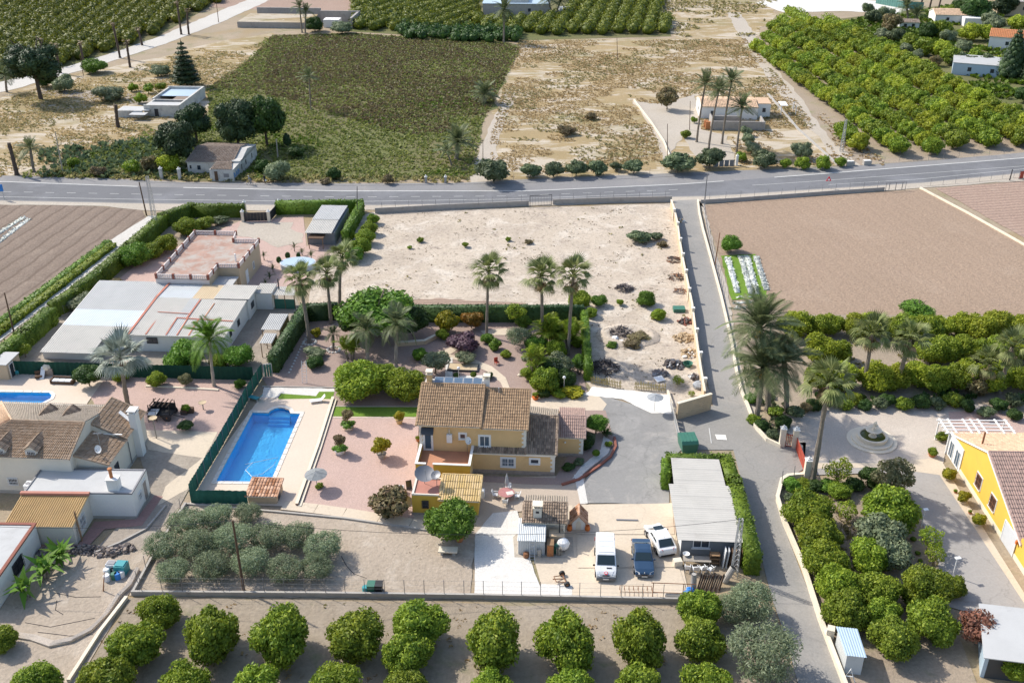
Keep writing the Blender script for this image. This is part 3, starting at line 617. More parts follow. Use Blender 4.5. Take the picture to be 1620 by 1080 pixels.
# outbuilding in front of it
ob = thing('yellow_outbuilding', 'small yellow outbuilding with a flat red roof half and a yellow tiled half', 'outbuilding', G(749, 747), R(-3.85))
m = MB(); m.box(-5.2,-7.5,.3,-2.55,-4.7,2.35); m.extr([(-7.5,.3),(-7.5,2.1),(-4.7,2.72),(-4.7,.3)], 'x', -2.55, 1.25); m.build('wall', 'mustard_wall', ob)
m = MB(); m.box(-5.23,-7.53,0,1.28,-4.67,.3); m.build('stone_plinth', 'stone_base', ob)
MB().box(-5.0,-7.35,2.35,-2.6,-4.85,2.4).build('flat_roof', 'red_roof', ob)
m = MB(); m.box(-5.2,-7.5,2.35,-5.0,-4.7,2.52); m.box(-5.0,-7.5,2.35,-2.55,-7.35,2.5); m.box(-5.0,-4.85,2.35,-2.55,-4.7,2.55); m.build('parapet', 'cream_wall', ob)
tiled_roof(ob, (-2.55,-7.85,2.12),(1.4,-7.85,2.12),(1.4,-4.55,2.86),(-2.55,-4.55,2.86), 'yellow_tile', row=.9)
window(ob, -3.9, -7.5, 1.35, .62, .85, panes=1, bars='iron_black', frame='frame_dark')
window(ob, -.6, -7.5, 1.55, .8, .5, panes=2, frame='frame_dark')
def at(fr, u, v, z=0.0):
    c, s = cos(fr[2]), sin(fr[2]); return (fr[0]+u*c-v*s, fr[1]+u*s+v*c, z)
HF = (hx, hy, R(-3.85))
dish('satellite_dish', 'large grey satellite dish tilted skyward over the flat red outbuilding roof', at(HF,-4.2,-5.6,2.4), 1.0, R(20), 1.2, 1.1)
dish('satellite_dish', 'small grey satellite dish at the right of the flat red outbuilding roof', at(HF,-2.95,-5.9,2.4), .5, R(-30), 1.1, 1.3)
dish('satellite_dish', 'medium grey satellite dish on the ground left of the outbuilding', at(HF,-5.9,-6.4,0), .6, R(60), .9, .7)
dish('satellite_dish', 'white satellite dish on a mast at the back of the terrace', at(HF,-.6,.1,2.16), .4, R(50), .5, 1.7, 'white_plastic')
# ---------------------------------------------------------------- barbecue hut and tin lean-to
bx, by = G(819.8, 877.3); BF = (bx, by, R(-3.5))
b = thing('barbecue_hut', 'tile roofed barbecue hut with a square masonry chimney', 'hut', (bx, by), R(-3.5))
m = MB(); m.extr([(2.75,0),(2.75,2.3),(4.1,2.85),(5.7,2.3),(5.7,0)], 'x', .55, 4.15); m.build('wall', 'cream_wall', b)
r = tiled_roof(b, (.3,1.9,2.22),(4.4,1.9,2.22),(4.4,4.1,3.06),(.3,4.1,3.06), 'dark_tile', row=.34)
tiled_roof(b, (4.4,6.0,2.34),(.3,6.0,2.34),(.3,4.1,3.06),(4.4,4.1,3.06), 'pale_tile', row=.8, verge=False)
MB().box(4.1, 1.9, 0, 4.25, 2.05, 2.15).build('post', 'cap_stone', b)
c = chimney(b, 1.65, 2.75, 2.4, 3.5, .78, .7, 'cream_wall', 'cap_stone'); MB().box(1.5,2.38,3.0,1.8,2.41,3.25).build('flue_opening', 'iron_black', c)
MB().tube([(3.75,1.7,1.2),(3.75,1.7,2.9)], .06, 7).build('stove_pipe', 'iron_black', b)
k = MB(); k.box(2.9,1.2,0,4.1,2.1,1.35); k.box(2.8,1.1,1.35,4.2,2.2,1.45); k.build('oven', 'sand_block', b)
t = thing('tin_lean_to', 'lean-to shed of pale corrugated tin against the barbecue hut', 'shed', (bx, by), R(-3.5))
m = MB(); m.box(0.03,.03,0,2.42,2.7,1.72); m.build('wall', 'tin_sheet', t)
corr((0,-.01,0.02),(2.45,-.01,0.02),(2.45,-.01,1.74),(0,-.01,1.74), .16, .02).build('front_cladding', 'tin_sheet', t)
sheets(t, (-.08,-.15,1.78),(2.5,-.15,1.78),(2.5,2.75,2.14),(-.08,2.75,2.14), 3, 'tin_sheet', .17, .02)
# little brick shrine-like kennel
kx, ky = G(915, 838.5); kn = thing('garden_oratory', 'little brick oratory with a steep rust tiled roof and a white arched front', 'oratory', (kx, ky), R(-3.5))
m = MB(); m.extr([(-.6,0),(-.6,1.05),(0,1.75),(.6,1.05),(.6,0)], 'y', 0, 1.3); m.build('wall', 'white_wall', kn)
tiled_roof(kn, (-.82,1.5,.98),(-.82,-.25,.98),(0,-.25,1.95),(0,1.5,1.95), 'rust_tile', col=.16, row=.3, th=.06)
tiled_roof(kn, (.82,-.25,.98),(.82,1.5,.98),(0,1.5,1.95),(0,-.25,1.95), 'rust_tile', col=.16, row=.3, th=.06)
m = MB(); m.extr([(-.26,.02),(-.26,.8),(-.15,1.02),(0,1.1),(.15,1.02),(.26,.8),(.26,.02)], 'y', -.02, .02); m.build('arched_niche', 'cap_stone', kn)
MB().box(-.7,-.9,0,.7,0,.06).build('step', 'concrete_low', kn)
# ---------------------------------------------------------------- grey garage shed
sx_, sy_ = G(1075.5, 880); SF = (sx_, sy_, R(-3.5))
s = thing('garage_shed', 'long garage shed with a sloping grey sheet roof and dark rendered front', 'shed', (sx_, sy_), R(-3.5))
m = MB(); m.extr([(0,0),(0,2.15),(7.9,2.3),(7.9,0)], 'x', 0, 5.35); m.extr([(7.9,0),(7.9,2.2),(12.1,2.35),(12.1,0)], 'x', .25, 4.7); m.build('wall', 'white_wall', s)
MB().box(.02,-.025,0,5.33,0,2.13).build('front_render', 'grey_render', s)
A, B, C, D = (-.4,-.45,2.28),(5.5,-.45,2.28),(5.3,7.95,2.46),(-.6,7.95,2.46)
for i in range(9):
    a, bq, c_, d = bl(A,D,i/9), bl(B,C,i/9), bl(B,C,(i+1.03)/9), bl(A,D,(i+1.03)/9); dz = .014*(i % 2)
    corr(*[(p[0],p[1],p[2]+dz) for p in (bq,c_,d,a)], .31, .011).build('roof_sheet', 'fibre_sheet', s)
A, B, C, D = (-.1,7.8,2.40),(4.95,7.8,2.40),(4.8,12.35,2.55),(-.05,12.35,2.55)
for i in range(5):
    a, bq, c_, d = bl(A,D,i/5), bl(B,C,i/5), bl(B,C,(i+1.03)/5), bl(A,D,(i+1.03)/5); dz = .014*(i % 2)
    corr(*[(p[0],p[1],p[2]+dz) for p in (bq,c_,d,a)], .31, .011).build('roof_sheet', 'fibre_sheet', s)
window(s, 1.82, -.025, 1.6, 1.5, .85, bars=None, frame='blind_grey', pane='glass_dark', sill='blind_grey')
door(s, 0, 4.4, 2.4, 1.95, R(-90), 'rust_metal', 'frame_dark', handle=False)
# ---------------------------------------------------------------- villa to the west with dormers
vx, vy = G(0, 778.7); VF = (vx, vy, R(-3.5))
v = thing('white_villa', 'large cream villa with brown tiled hip roof and small dormers', 'house', (vx, vy), R(-3.5))
m = MB(); m.box(-4,0,.35,8.1,10.0,4.45); m.extr([(0,4.45),(4.0,5.95),(10.0,4.2)], 'x', .7, 8.1)
m.box(8.1,1.0,.35,11.35,10.2,3.3)
m.extr([(8.1,3.3),(8.1,4.15),(11.35,3.3)], 'y', 1.0, 5.2); m.extr([(8.1,3.3),(8.1,5.0),(11.35,3.3)], 'y', 5.2, 10.2); m.build('wall', 'cream_wall', v)
m = MB(); m.box(-4.03,-.04,0,8.1,10,.35); m.box(8.1,.96,0,11.4,10.25,.35); m.build('stone_plinth', 'concrete_low', v)
fr_ = tiled_roof(v, (-4.2,-.3,4.5),(8.2,-.3,4.5),(8.2,4.0,6.1),(.6,4.0,6.1), 'villa_tile', under='cream_wall', row=.5)
br_ = tiled_roof(v, (8.2,10.3,4.25),(-4.2,10.3,4.25),(.6,4.0,6.1),(8.2,4.0,6.1), 'pale_tile', under='cream_wall', row=.5, verge=False)
tiled_roof(v, (-4.2,10.3,4.25),(-4.2,-.3,4.5),(.6,4.0,6.1),(.601,4.001,6.1), 'peach_tile', under='cream_wall', row=.5, verge=False)
ridge(fr_, (-4.2,10.3,4.3),(.6,4.0,6.12),'peach_tile', .14)
rw = tiled_roof(v, (11.6,.75,3.28),(11.6,5.25,3.28),(8.1,5.25,4.28),(8.1,.75,4.28), 'villa_tile', under='cream_wall', row=.45)
tiled_roof(v, (11.6,5.3,3.42),(11.6,10.5,3.42),(8.1,10.5,5.15),(8.1,5.3,5.15), 'villa_tile', under='cream_wall', row=.45)
MB().box(8.15,5.1,4.0,11.2,5.28,4.05).build('roof_ledge', 'white_wall', v)
MB().hexa([(9.6,8.4,4.5),(11.3,7.6,3.66),(11.3,8.1,3.66),(9.6,8.9,4.5)],[(9.6,8.4,4.62),(11.3,7.6,3.78),(11.3,8.1,3.78),(9.6,8.9,4.62)]).build('flashing', 'white_wall', v)
for (dx_, side) in ((1.05,0),(4.25,0),(2.6,1),(5.05,1)):
    d = MB(); w_ = .62
    if side == 0:
        d.extr([(-w_,3.9),(-w_,5.15),(0,5.6),(w_,5.15),(w_,3.9)], 'y', 0, 3.0); o = d.build('dormer', 'cream_wall', v, loc=(dx_,.15,0))
        for sg in (-1, 1):
            a = [(sg*(w_+.14),-.2,5.1),(sg*(w_+.14),2.8,5.1),(0,2.8,5.72),(0,-.2,5.72)]
            if sg < 0: a = [a[1],a[0],a[3],a[2]]
            roof_tiles(o, *a, 'dark_tile', .2, .4)
        window(o, 0, 0, 4.72, .95, .72, panes=1, bars='white_plastic', frame='frame_white')
        MB().hexa([(-.95,2.6,5.42),(.95,2.6,5.42),(.95,3.2,5.68),(-.95,3.2,5.68)],[(-.95,2.6,5.5),(.95,2.6,5.5),(.95,3.2,5.76),(-.95,3.2,5.76)]).build('flashing', 'white_wall', o)
    else:
        d.extr([(-w_,4.0),(-w_,5.1),(0,5.55),(w_,5.1),(w_,4.0)], 'y', 0, 3.0); o = d.build('dormer', 'cream_wall', v, loc=(dx_,4.9,0))
        for sg in (-1, 1):
            a = [(sg*(w_+.14),-.1,5.05),(sg*(w_+.14),3.2,5.05),(0,3.2,5.68),(0,-.1,5.68)]
            if sg < 0: a = [a[1],a[0],a[3],a[2]]
            roof_tiles(o, *a, 'dark_tile', .2, .4)
        MB().box(-.9,-.35,5.5,.9,.0,5.72).build('flashing', 'white_wall', o)
window(v, 1.72, 0, 1.45, 1.0, .8, panes=1, bars='white_plastic', frame='frame_white')
window(v, 11.35, 2.5, 1.5, .9, 1.6, rz=R(90), panes=1, frame='frame_dark')
chimney(v, 11.65, 7.5, 0, 5.3, .75, .9, 'white_wall', 'white_wall'); MB().tube([(11.45,5.6,.2),(11.45,5.6,2.9)], .05, 6).build('downpipe', 'iron_grey', v)
dish('satellite_dish', 'white satellite dish on the lower tiled roof of the villa', at(VF,10.3,1.9,3.55), .42, R(-20), .4, .9, 'white_plastic')
an = thing('roof_antenna', 'thin television antenna mast on the lower tiled roof of the villa', 'antenna', at(VF,9.9,2.9,3.6), R(-3.5))
MB().tube([(0,0,0),(0,0,2.1)], .025, 5).build('mast', 'galvanised', an)
m = MB(); m.tube([(-.4,0,2.0),(.4,0,2.0)], .012, 4)
for i in range(7): m.tube([(-.38+i*.12,-.2,2.0),(-.38+i*.12,.2,2.0)], .008, 4)
m.build('aerial', 'white_plastic', an)
ax_, ay_ = G(149, 819.2); AF = (ax_, ay_, R(-1))
a = thing('white_annex', 'flat roofed white annex with a white chimney and grey roof', 'annex', (ax_, ay_), R(-1))
MB().box(-6.3,0,.3,4.2,4.05,2.85).build('wall', 'white_wall', a); MB().box(-6.3,-.03,0,4.23,4.05,.3).build('stone_plinth', 'concrete_low', a)
MB().box(-6.15,.15,2.85,4.05,3.9,2.9).build('flat_roof', 'roof_screed', a)
m = MB(); m.box(-6.3,0,2.85,4.2,.15,2.99); m.box(-6.3,3.9,2.85,4.2,4.05,2.99); m.box(-6.3,.15,2.85,-6.15,3.9,2.99); m.box(4.05,.15,2.85,4.2,3.9,2.99); m.build('parapet', 'iron_grey', a)
c = MB().box(1.7,.5,2.9,2.75,1.35,4.1).build('chimney', 'white_wall', a); MB().lathe([(.17,0),(.16,.9),(.22,.95),(.22,1.1),(.05,1.15)], 9, (2.1,.95,4.1)).build('chimney_pot', 'terracotta', c); MB().box(1.62,.42,4.1,2.83,1.43,4.17).build('chimney_cap', 'white_wall', c)
door(a, 4.2, 2.9, .8, 2.0, R(90), 'iron_grey', 'white_wall', 0.3); window(a, 4.2, 1.6, 1.6, .8, .8, R(90), panes=1, bars='white_plastic')
m = MB(); m.tube([(-6.3,1.2,2.2),(-6.6,1.2,2.2),(-6.9,1.2,2.6)], .05, 6); m.build('flue', 'iron_black', a)
ac = thing('air_conditioner', 'white air conditioning unit on the wall left of the white annex roof', 'air conditioner', at(AF,-6.6,1.6,2.3), R(-1)); MB().cbox(0,0,.3,.5,.9,.6).build('casing', 'white_plastic', ac); MB().lathe([(.22,0),(.22,.03)],12,(0,0,.6)).build('fan_grille','iron_grey',ac)
a2 = thing('tan_roof_annex', 'low white annex under a tan corrugated roof with a dark red flashing', 'annex', (ax_, ay_), R(-1))
m = MB(); m.extr([(-4.05,0),(-4.05,2.2),(-.02,2.75),(-.02,0)], 'x', -6.2, -.05); m.build('wall', 'cream_wall', a2)
sheets(a2, (-6.45,-4.3,2.26),(.1,-4.3,2.26),(.1,.0,2.84),(-6.45,.0,2.84), 6, 'tan_sheet', .24, .045)
MB().box(-6.5,-.25,2.86,.15,.1,3.1).build('ridge_flashing', 'red_roof', a2)
window(a2, -.05, -2.2, 1.3, 1.1, 1.3, R(90), panes=2, bars='white_plastic', frame='frame_white')
wp = thing('leaning_plank', 'long brown plank leaning on the gable of the tan roofed annex', 'plank', at(AF,.25,-3.6,0), R(-1)); MB().hexa([(0,-.12,0),(.06,-.12,0),(.06,.12,0),(0,.12,0)],[(-.3,.3,3.2),(-.24,.3,3.2),(-.24,.54,3.2),(-.3,.54,3.2)]).build('board', 'brown_wood', wp)
a3 = thing('white_barn', 'white barn at the left edge with a pale flat roof edged in brown', 'barn', (ax_, ay_), R(-1))
MB().box(-12,-13,0,-3.3,-4.35,2.55).build('wall', 'white_wall', a3); MB().box(-11.8,-12.8,2.55,-3.5,-4.55,2.62).build('flat_roof', 'roof_screed', a3)
m = MB(); m.box(-3.5,-13.1,2.55,-3.2,-4.25,2.72); m.box(-12,-4.55,2.55,-3.5,-4.25,2.72); m.build('roof_edge', 'brick_pier', a3)
window(a3, -3.3, -8.6, 1.3, 1.8, 1.3, R(90), panes=2, frame='frame_dark', bars='iron_black')
# ---------------------------------------------------------------- workshop with the patched sheet roof
gx, gy = G(68.3, 567.3); GF = (gx, gy, R(-3.5))
wk = thing('workshop', 'long white workshop under a patched pale sheet roof with red sealing strips', 'workshop', (gx, gy), R(-3.5))
m = MB(); m.box(.1,0,0,6.0,2.7,1.35); m.extr([(2.7,0),(2.7,1.55),(17.3,2.75),(17.3,0)], 'x', .1, 10.3); m.extr([(2.75,0),(2.75,2.4),(12.3,2.75),(12.3,0)], 'x', 10.3, 22.5); m.box(10.3,12.3,0,22.75,16.6,2.75); m.build('wall', 'white_wall', wk)
def strip(A, B, w, mat='red_seal', h=.03):
    A, B = Vector(A), Vector(B); d = (B-A).normalized(); n = Vector((-d.y, d.x, 0))*w/2; u = Vector((0,0,h))
    q = MB(); q.hexa([tuple(A-n),tuple(B-n),tuple(B+n),tuple(A+n)],[tuple(A-n+u),tuple(B-n+u),tuple(B+n+u),tuple(A+n+u)]); q.build('sealing_strip', mat, wk)
def zl(v): return 1.45+(v+.9)*(2.95-1.45)/18.3
for (v0, v1, mt) in ((-.9,5.6,'fibre_sheet'),(5.6,9.6,'clear_sheet'),(9.6,17.4,'grey_sheet')):
    for i in range(6):
        u0, u1 = .3+i*10.0/6, .3+(i+1)*10.0/6
        if v0 < 0 and i >= 4:
            corr((u0,2.3,zl(2.3)),(u1,2.3,zl(2.3)),(u1,v1,zl(v1)),(u0,v1,zl(v1)), .28, .022).build('roof_sheet', mt, wk)
        else: corr((u0,v0,zl(v0)+.01*(i%2)),(u1,v0,zl(v0)+.01*(i%2)),(u1,v1,zl(v1)+.01*(i%2)),(u0,v1,zl(v1)+.01*(i%2)), .28, .022).build('roof_sheet', mt, wk)
def zr(v): return 2.5+(v-2.3)*.5/10
for i in range(8):
    u0, u1 = 10.35+i*12.4/8, 10.35+(i+1)*12.4/8
    corr((u0,2.3,zr(2.3)+.01*(i%2)),(u1,2.3,zr(2.3)+.01*(i%2)),(u1,12.4,zr(12.4)+.01*(i%2)),(u0,12.4,zr(12.4)+.01*(i%2)), .28, .022).build('roof_sheet', 'fibre_sheet' if i != 3 else 'grey_sheet', wk)
for (u0, u1, mt, z0) in ((10.4,15.2,'tin_sheet',3.0),(15.2,18.2,'sand_sheet',3.02),(18.2,23.0,'fibre_sheet',3.12)):
    corr((u0,12.2,z0),(u1,12.2,z0),(u1,16.9,z0-.1),(u0,16.9,z0-.1), .28, .022).build('roof_sheet', mt, wk)
strip((10.35,2.4,2.56),(10.35,12.3,3.04),.3); strip((10.35,12.3,3.08),(10.4,17.3,2.98),.3)
for u in (12.6,15.2,16.6,18.1): strip((u,2.5,2.56),(u-.1,6.8 if u > 13 else 9.5,2.78),.16)
strip((15.0,6.9,2.79),(22.6,6.4,2.76),.2); strip((12.0,8.3,2.86),(16.5,8.0,2.85),.13); strip((16.4,6.9,2.8),(16.5,12.0,3.05),.2)
strip((18.6,7,2.8),(18.7,11,3.0),.1,'terracotta')
window(wk, 13.2, 2.7, 1.6, 1.4, .85, panes=2, frame='frame_dark'); window(wk, 22.75, 14.0, 1.5, 1.2, .9, R(90), frame='frame_dark'); window(wk, 22.5, 8.5, 1.5, .9, .9, R(90), frame='frame_dark')
window(wk, 22.5, 5.2, 1.6, .8, .8, R(90), frame='frame_dark')
# ---------------------------------------------------------------- flat roofed house with the balustraded roof
fx, fy = G(335, 446.7); FF = (fx, fy, R(-3.5))
fh = thing('balustraded_house', 'tan flat roofed house with a white balustrade round its weathered red roof', 'house', (fx, fy), R(-3.5))
OUT = [(-5.0,-6.9),(2.3,-6.9),(2.3,-2.9),(5.3,-2.7),(5.5,6.7),(1.7,6.5),(1.2,9.4),(-5.2,9.4)]
MB().prism(OUT, 0, 3.6).build('wall', 'tan_wall', fh); MB().prism([(x*.985, y*.985) for x, y in OUT], 3.6, 3.66).build('flat_roof', 'weathered_roof', fh)
MB().prism([(-5.1,-7.0),(2.4,-7.0),(2.4,-6.88),(-5.1,-6.88)], 2.9, 3.55).build('cornice', 'balustrade', fh)
for i in range(len(OUT)):
    a_, b_ = Vector(OUT[i]+(3.6,)), Vector(OUT[(i+1) % len(OUT)]+(3.6,)); L = (b_-a_).length; n = max(1, int(round(L/2.6)))
    for j in range(n):
        p, q = a_.lerp(b_, j/n), a_.lerp(b_, (j+1)/n); an_ = atan2(q.y-p.y, q.x-p.x); mid = (p+q)/2; l = (q-p).length-.3
        bb = MB(); bb.cbox(0,0,.56,l,.14,.08); bb.cbox(0,0,.04,l,.14,.08)
        k = max(3, int(l/.24))
        for s_ in range(k): bb.cbox(-l/2+l*(s_+.5)/k, 0, .3, .15, .1, .44)
        bb.build('balustrade', 'balustrade', fh, loc=(mid.x, mid.y, 3.66), rz=an_)
        MB().cbox(p.x,p.y,3.98,.3,.3,.76).build('balustrade_pier', 'brick_pier', fh)
door(fh, 5.35, .1, .9, 2.0, R(91), 'frame_white', 'frame_white'); window(fh, 5.42, 3.2, 1.5, .8, 1.1, R(91), panes=2)
MB().lathe([(.12,0),(.1,1.1),(.14,1.15),(.02,1.2)], 7, (4.2,-.5,3.66)).build('vent_pipe', 'white_plastic', fh)
po = MB(); po.box(2.3,-6.6,2.3,5.2,-3.0,2.42); po.build('porch_roof', 'roof_screed', fh); MB().box(2.4,-6.5,0,4.9,-3.0,2.3).build('porch_wall', 'tan_wall', fh)
# carport shed by the hedge
cx_, cy_ = G(483.3, 383.3); cp = thing('sheet_roof_shed', 'grey sheet roofed shed beside the hedge in the neighbour\'s gravel yard', 'shed', (cx_, cy_), R(-3.5))
MB().box(.6,-.9,0,5.0,10.2,2.1).build('wall', 'grey_render', cp); sheets(cp, (.5,-1.7,2.3),(4.75,-1.7,2.3),(4.75,3.7,2.5),(.5,3.7,2.5), 4, 'fibre_sheet'); sheets(cp, (.45,3.6,2.55),(4.8,3.6,2.55),(4.8,10.6,2.4),(.4,10.6,2.4), 4, 'grey_sheet')
MB().box(1.2,-2.8,1.75,3.6,-1.0,1.85).build('awning', 'dark_wood', cp)
for x in (1.3, 3.5): MB().box(x-.05,-2.75,0,x+.05,-2.65,1.75).build('post', 'brown_wood', cp)
# two little roofs beside the workshop
jx, jy = G(411.7, 555); JF = (jx, jy, R(-3.5))
for (lab, u0, v0, u1, v1, z) in (('open shelter with a flat pale grey roof in the dirt yard by the hedge', -.15,1.7,2.3,6.1,2.2), ('small open lean-to with a grey roof at the garden end of the hedge', .65,-1.8,2.2,.7,2.1)):
    q = thing('yard_shelter', lab, 'shelter', at(JF,u0,v0), R(-3.5)); w_, l_ = u1-u0, v1-v0
    sheets(q, (0,0,z),(w_,0,z),(w_,l_,z+.12),(0,l_,z+.12), 2, 'grey_sheet'); MB().box(w_-.1,.1,0,w_,l_-.1,z-.05).build('wall', 'brown_wood', q)
    for x_ in (.1,): 
        for y_ in (.1, l_-.1): MB().box(x_,y_-.04,0,x_+.08,y_+.04,z).build('post', 'brown_wood', q)
q = thing('white_storeroom', 'little white storeroom with a pale roof at the corner of the workshop', 'storeroom', at(JF,-3.8,11.9), R(-3.5))
MB().box(0,0,0,2.2,2.9,2.4).build('wall','white_wall',q); sheets(q,(-.1,-.1,2.5),(2.3,-.1,2.5),(2.3,3.0,2.6),(-.1,3.0,2.6),2,'fibre_sheet')
q = thing('lattice_shed', 'open shed with dark green netting below the fan palm at the plot edge', 'shed', at(JF,-1.4,12.2), R(-3.5))
MB().box(0,0,0,2.9,.06,1.5).build('netting','green_plastic',q); sheets(q,(-.1,-.2,2.2),(3.0,-.2,2.2),(3.0,2.4,2.3),(-.1,2.4,2.3),2,'fibre_sheet')
for x_ in (.05,1.5,2.85): MB().box(x_-.05,0,0,x_+.05,.1,2.2).build('post','brown_wood',q)
MB().tube([(.4,1.5,2.3),(.4,1.5,3.9)],.09,7).build('stove_pipe','iron_black',q)
# ---------------------------------------------------------------- ruins and farmhouses beyond the road
qx, qy = G(333.3, 286.7); K = thing('abandoned_house', 'abandoned whitewashed house by the road with a sagging brown tile roof and blue graffiti', 'ruin', (qx, qy), R(-3))
m = MB(); m.box(0,0,0,4.4,4.2,2.2); m.extr([(4.2,0),(4.2,2.2),(9.5,3.5),(15,2.4),(15,0)], 'x', -5.6, 4.6); m.box(3.0,4.2,2.2,4.6,15,2.6); m.build('wall', 'old_wall', K)
tiled_roof(K, (-5.8,4.0,2.3),(3.2,4.0,2.3),(3.2,9.6,3.7),(-5.2,9.6,3.7), 'old_tile', 'old_wall', col=.3, row=.55); tiled_roof(K, (3.2,15.2,2.6),(-5.2,15.2,2.6),(-5.2,9.6,3.7),(3.2,9.6,3.7), 'old_tile', 'old_wall', col=.3, row=.55, verge=False)
roof_tiles(K, (.1,.1,2.24),(4.3,.1,2.24),(3.1,4.0,2.45),(.1,4.0,2.45), 'old_tile', .3, .55)
window(K, -3.4, 4.2, 1.2, .8, 1.0, frame='old_wall', panes=1); window(K, -5.0, 4.2, 1.3, .5, .8, frame='old_wall', panes=1)
for y_ in (4.6, 7.5, 11.5): window(K, 4.6, y_, 1.4, .7, 1.1, R(90), frame='old_wall', panes=1)
MB().box(.9,-.03,.1,1.5,0,1.9).build('doorway', 'dark_wood', K); MB().box(2.6,-.025,.8,3.6,0,1.5).build('dark_opening', 'iron_grey', K)
surf_mat('blue_graffiti', (.13,.26,.47), .3, 3.0, .8, stain=(.5,.5,.5), stain_t=.5); gm = MB()
for (y0, z0, h_, w_) in ((.6,.4,1.2,.35),(1.1,.5,.9,.5),(1.8,.4,1.3,.3),(2.2,.6,.8,.55),(2.9,.45,1.1,.4),(3.5,.7,.7,.5)): gm.cbox(4.41, y0, z0+h_/2, .015, w_, h_, rx=.2)
gm.build('graffiti', 'blue_graffiti', K)
lx, ly = G(190, 181.7); Lr = thing('roofless_farmhouse', 'roofless grey farmhouse in the dry field with broken walls and a blue grey floor', 'ruin', (lx, ly), R(-3))
m = MB()
for (x0,y0,x1,y1,h_) in ((6.2,-1.2,14.2,-.8,2.6),(13.8,-.8,14.3,16.5,2.6),(5.6,16.1,13.8,16.5,2.6),(5.6,5.6,6.0,16.1,2.4),(6.0,5.2,13.8,5.6,2.2),(6.2,-.8,6.6,5.2,2.3),(.4,-2.4,6.2,-2.0,1.6),(.4,-2.0,.8,1.2,1.6)): m.box(x0,y0,0,x1,y1,h_)
m.build('wall', 'old_wall', Lr)
MB().box(6.0,9.5,1.9,13.8,16.1,2.0).build('floor_slab', 'blue_sheet', Lr); MB().box(10.0,5.6,1.8,13.8,9.4,1.95).build('roof_fragment', 'old_tile', Lr)
MB().box(.8,-2.0,1.5,7.6,1.4,1.62).build('porch_roof', 'roof_screed', Lr); MB().box(4.0,-4.6,1.2,7.6,-2.4,1.3).build('awning', 'roof_screed', Lr); MB().box(6.7,-.8,2.3,13.7,2.4,2.4).build('roof_ledge', 'roof_screed', Lr)
door(Lr, 9.0, -1.2, .9, 1.8, 0, 'iron_black', 'old_wall', handle=False)
nx_, ny_ = G(1105, 188.3); Nn = thing('white_farmhouse', 'long white farmhouse with a pale orange roof behind the date palms', 'house', (nx_, ny_), R(-3.5))
m = MB(); m.extr([(.3,0),(.3,2.6),(4.6,3.3),(9,2.6),(9,0)], 'x', .3, 12.9); m.box(13.3,2.3,0,16.0,7.5,3.0); m.build('wall', 'white_wall', Nn)
tiled_roof(Nn, (.4,.1,2.68),(13.0,.1,2.68),(13.0,4.6,3.42),(.4,4.6,3.42), 'peach_tile', col=.35, row=.7, verge=False); tiled_roof(Nn, (13.0,9.2,2.68),(.4,9.2,2.68),(.4,4.6,3.42),(13.0,4.6,3.42), 'peach_tile', col=.35, row=.7, verge=False)
MB().box(13.2,2.2,3.0,16.1,7.6,3.1).build('flat_roof', 'peach_tile', Nn); window(Nn, 14.6, 2.3, 1.6, .7, .9, frame='frame_dark', panes=1); window(Nn, .3, 3.6, 1.5, .5, .7, R(-90), frame='frame_dark', panes=1); door(Nn, 3.0, .3, .8, 1.8, 0, 'frame_dark', 'white_wall', handle=False)
Nb = thing('block_ruin', 'roofless grey block walls in front of the white farmhouse', 'ruin', (nx_, ny_), R(-3.5))
m = MB(); m.box(2.0,-8.6,0,13.2,-8.3,1.9); m.box(12.9,-8.3,0,13.2,-3.0,1.7); m.box(2.0,-8.3,0,2.3,-2.5,1.9); m.box(2.3,-2.8,0,9.0,-2.5,1.5); m.build('wall', 'block_wall', Nb)
m = MB(); m.box(.6,-8.5,0,1.6,-7.9,1.7); m.box(.5,-6.8,0,1.3,-6.2,1.5); m.build('brick_pier', 'terracotta', Nb)
pg = thing('shade_shelter', 'white metal frame shelter in the dry grass right of the white farmhouse', 'shelter', G3(1235,182), R(-3.5))
for x_, y_ in ((0,0),(3.4,.6),(0,3.4),(3.4,3.6)): MB().box(x_-.08,y_-.08,0,x_+.08,y_+.08,2.1).build('post','frame_white',pg)
MB().box(-.2,-.2,2.1,1.4,3.6,2.18).build('roof_board','frame_white',pg)
def farm(name, label, px, py, rz, w_, d_, h_, wall, roof, tile=True, extra=None, cat='house'):
    o = thing(name, label, cat, G3(px, py), R(rz)); m = MB()
    if tile: m.extr([(0,0),(0,h_),(d_/2,h_+d_*.16),(d_,h_),(d_,0)], 'x', 0, w_)
    else: m.box(0,0,0,w_,d_,h_)
    m.build('wall', wall, o)
    if tile:
        tiled_roof(o, (-.2,-.3,h_+.02),(w_+.2,-.3,h_+.02),(w_+.2,d_/2,h_+d_*.16+.1),(-.2,d_/2,h_+d_*.16+.1), roof, col=.45, row=.9, verge=False); tiled_roof(o, (w_+.2,d_+.3,h_+.02),(-.2,d_+.3,h_+.02),(-.2,d_/2,h_+d_*.16+.1),(w_+.2,d_/2,h_+d_*.16+.1), roof, col=.45, row=.9, verge=False)
    else: MB().box(-.15,-.15,h_,w_+.15,d_+.15,h_+.15).build('flat_roof', roof, o)
    window(o, w_*.3, 0, h_*.55, .9, 1.0, frame='frame_dark'); window(o, w_*.7, 0, h_*.55, .9, 1.0, frame='frame_dark')
    if extra: extra(o)
    return o
farm('farm_building', 'grey farm building with a pale blue roof among the far citrus rows', 764, 27, -3, 22, 14, 4.2, 'block_wall', 'blue_sheet', False, lambda o: MB().box(6,2,4.35,15,12,5.6).build('upper_wall','old_wall',o), 'farm building')
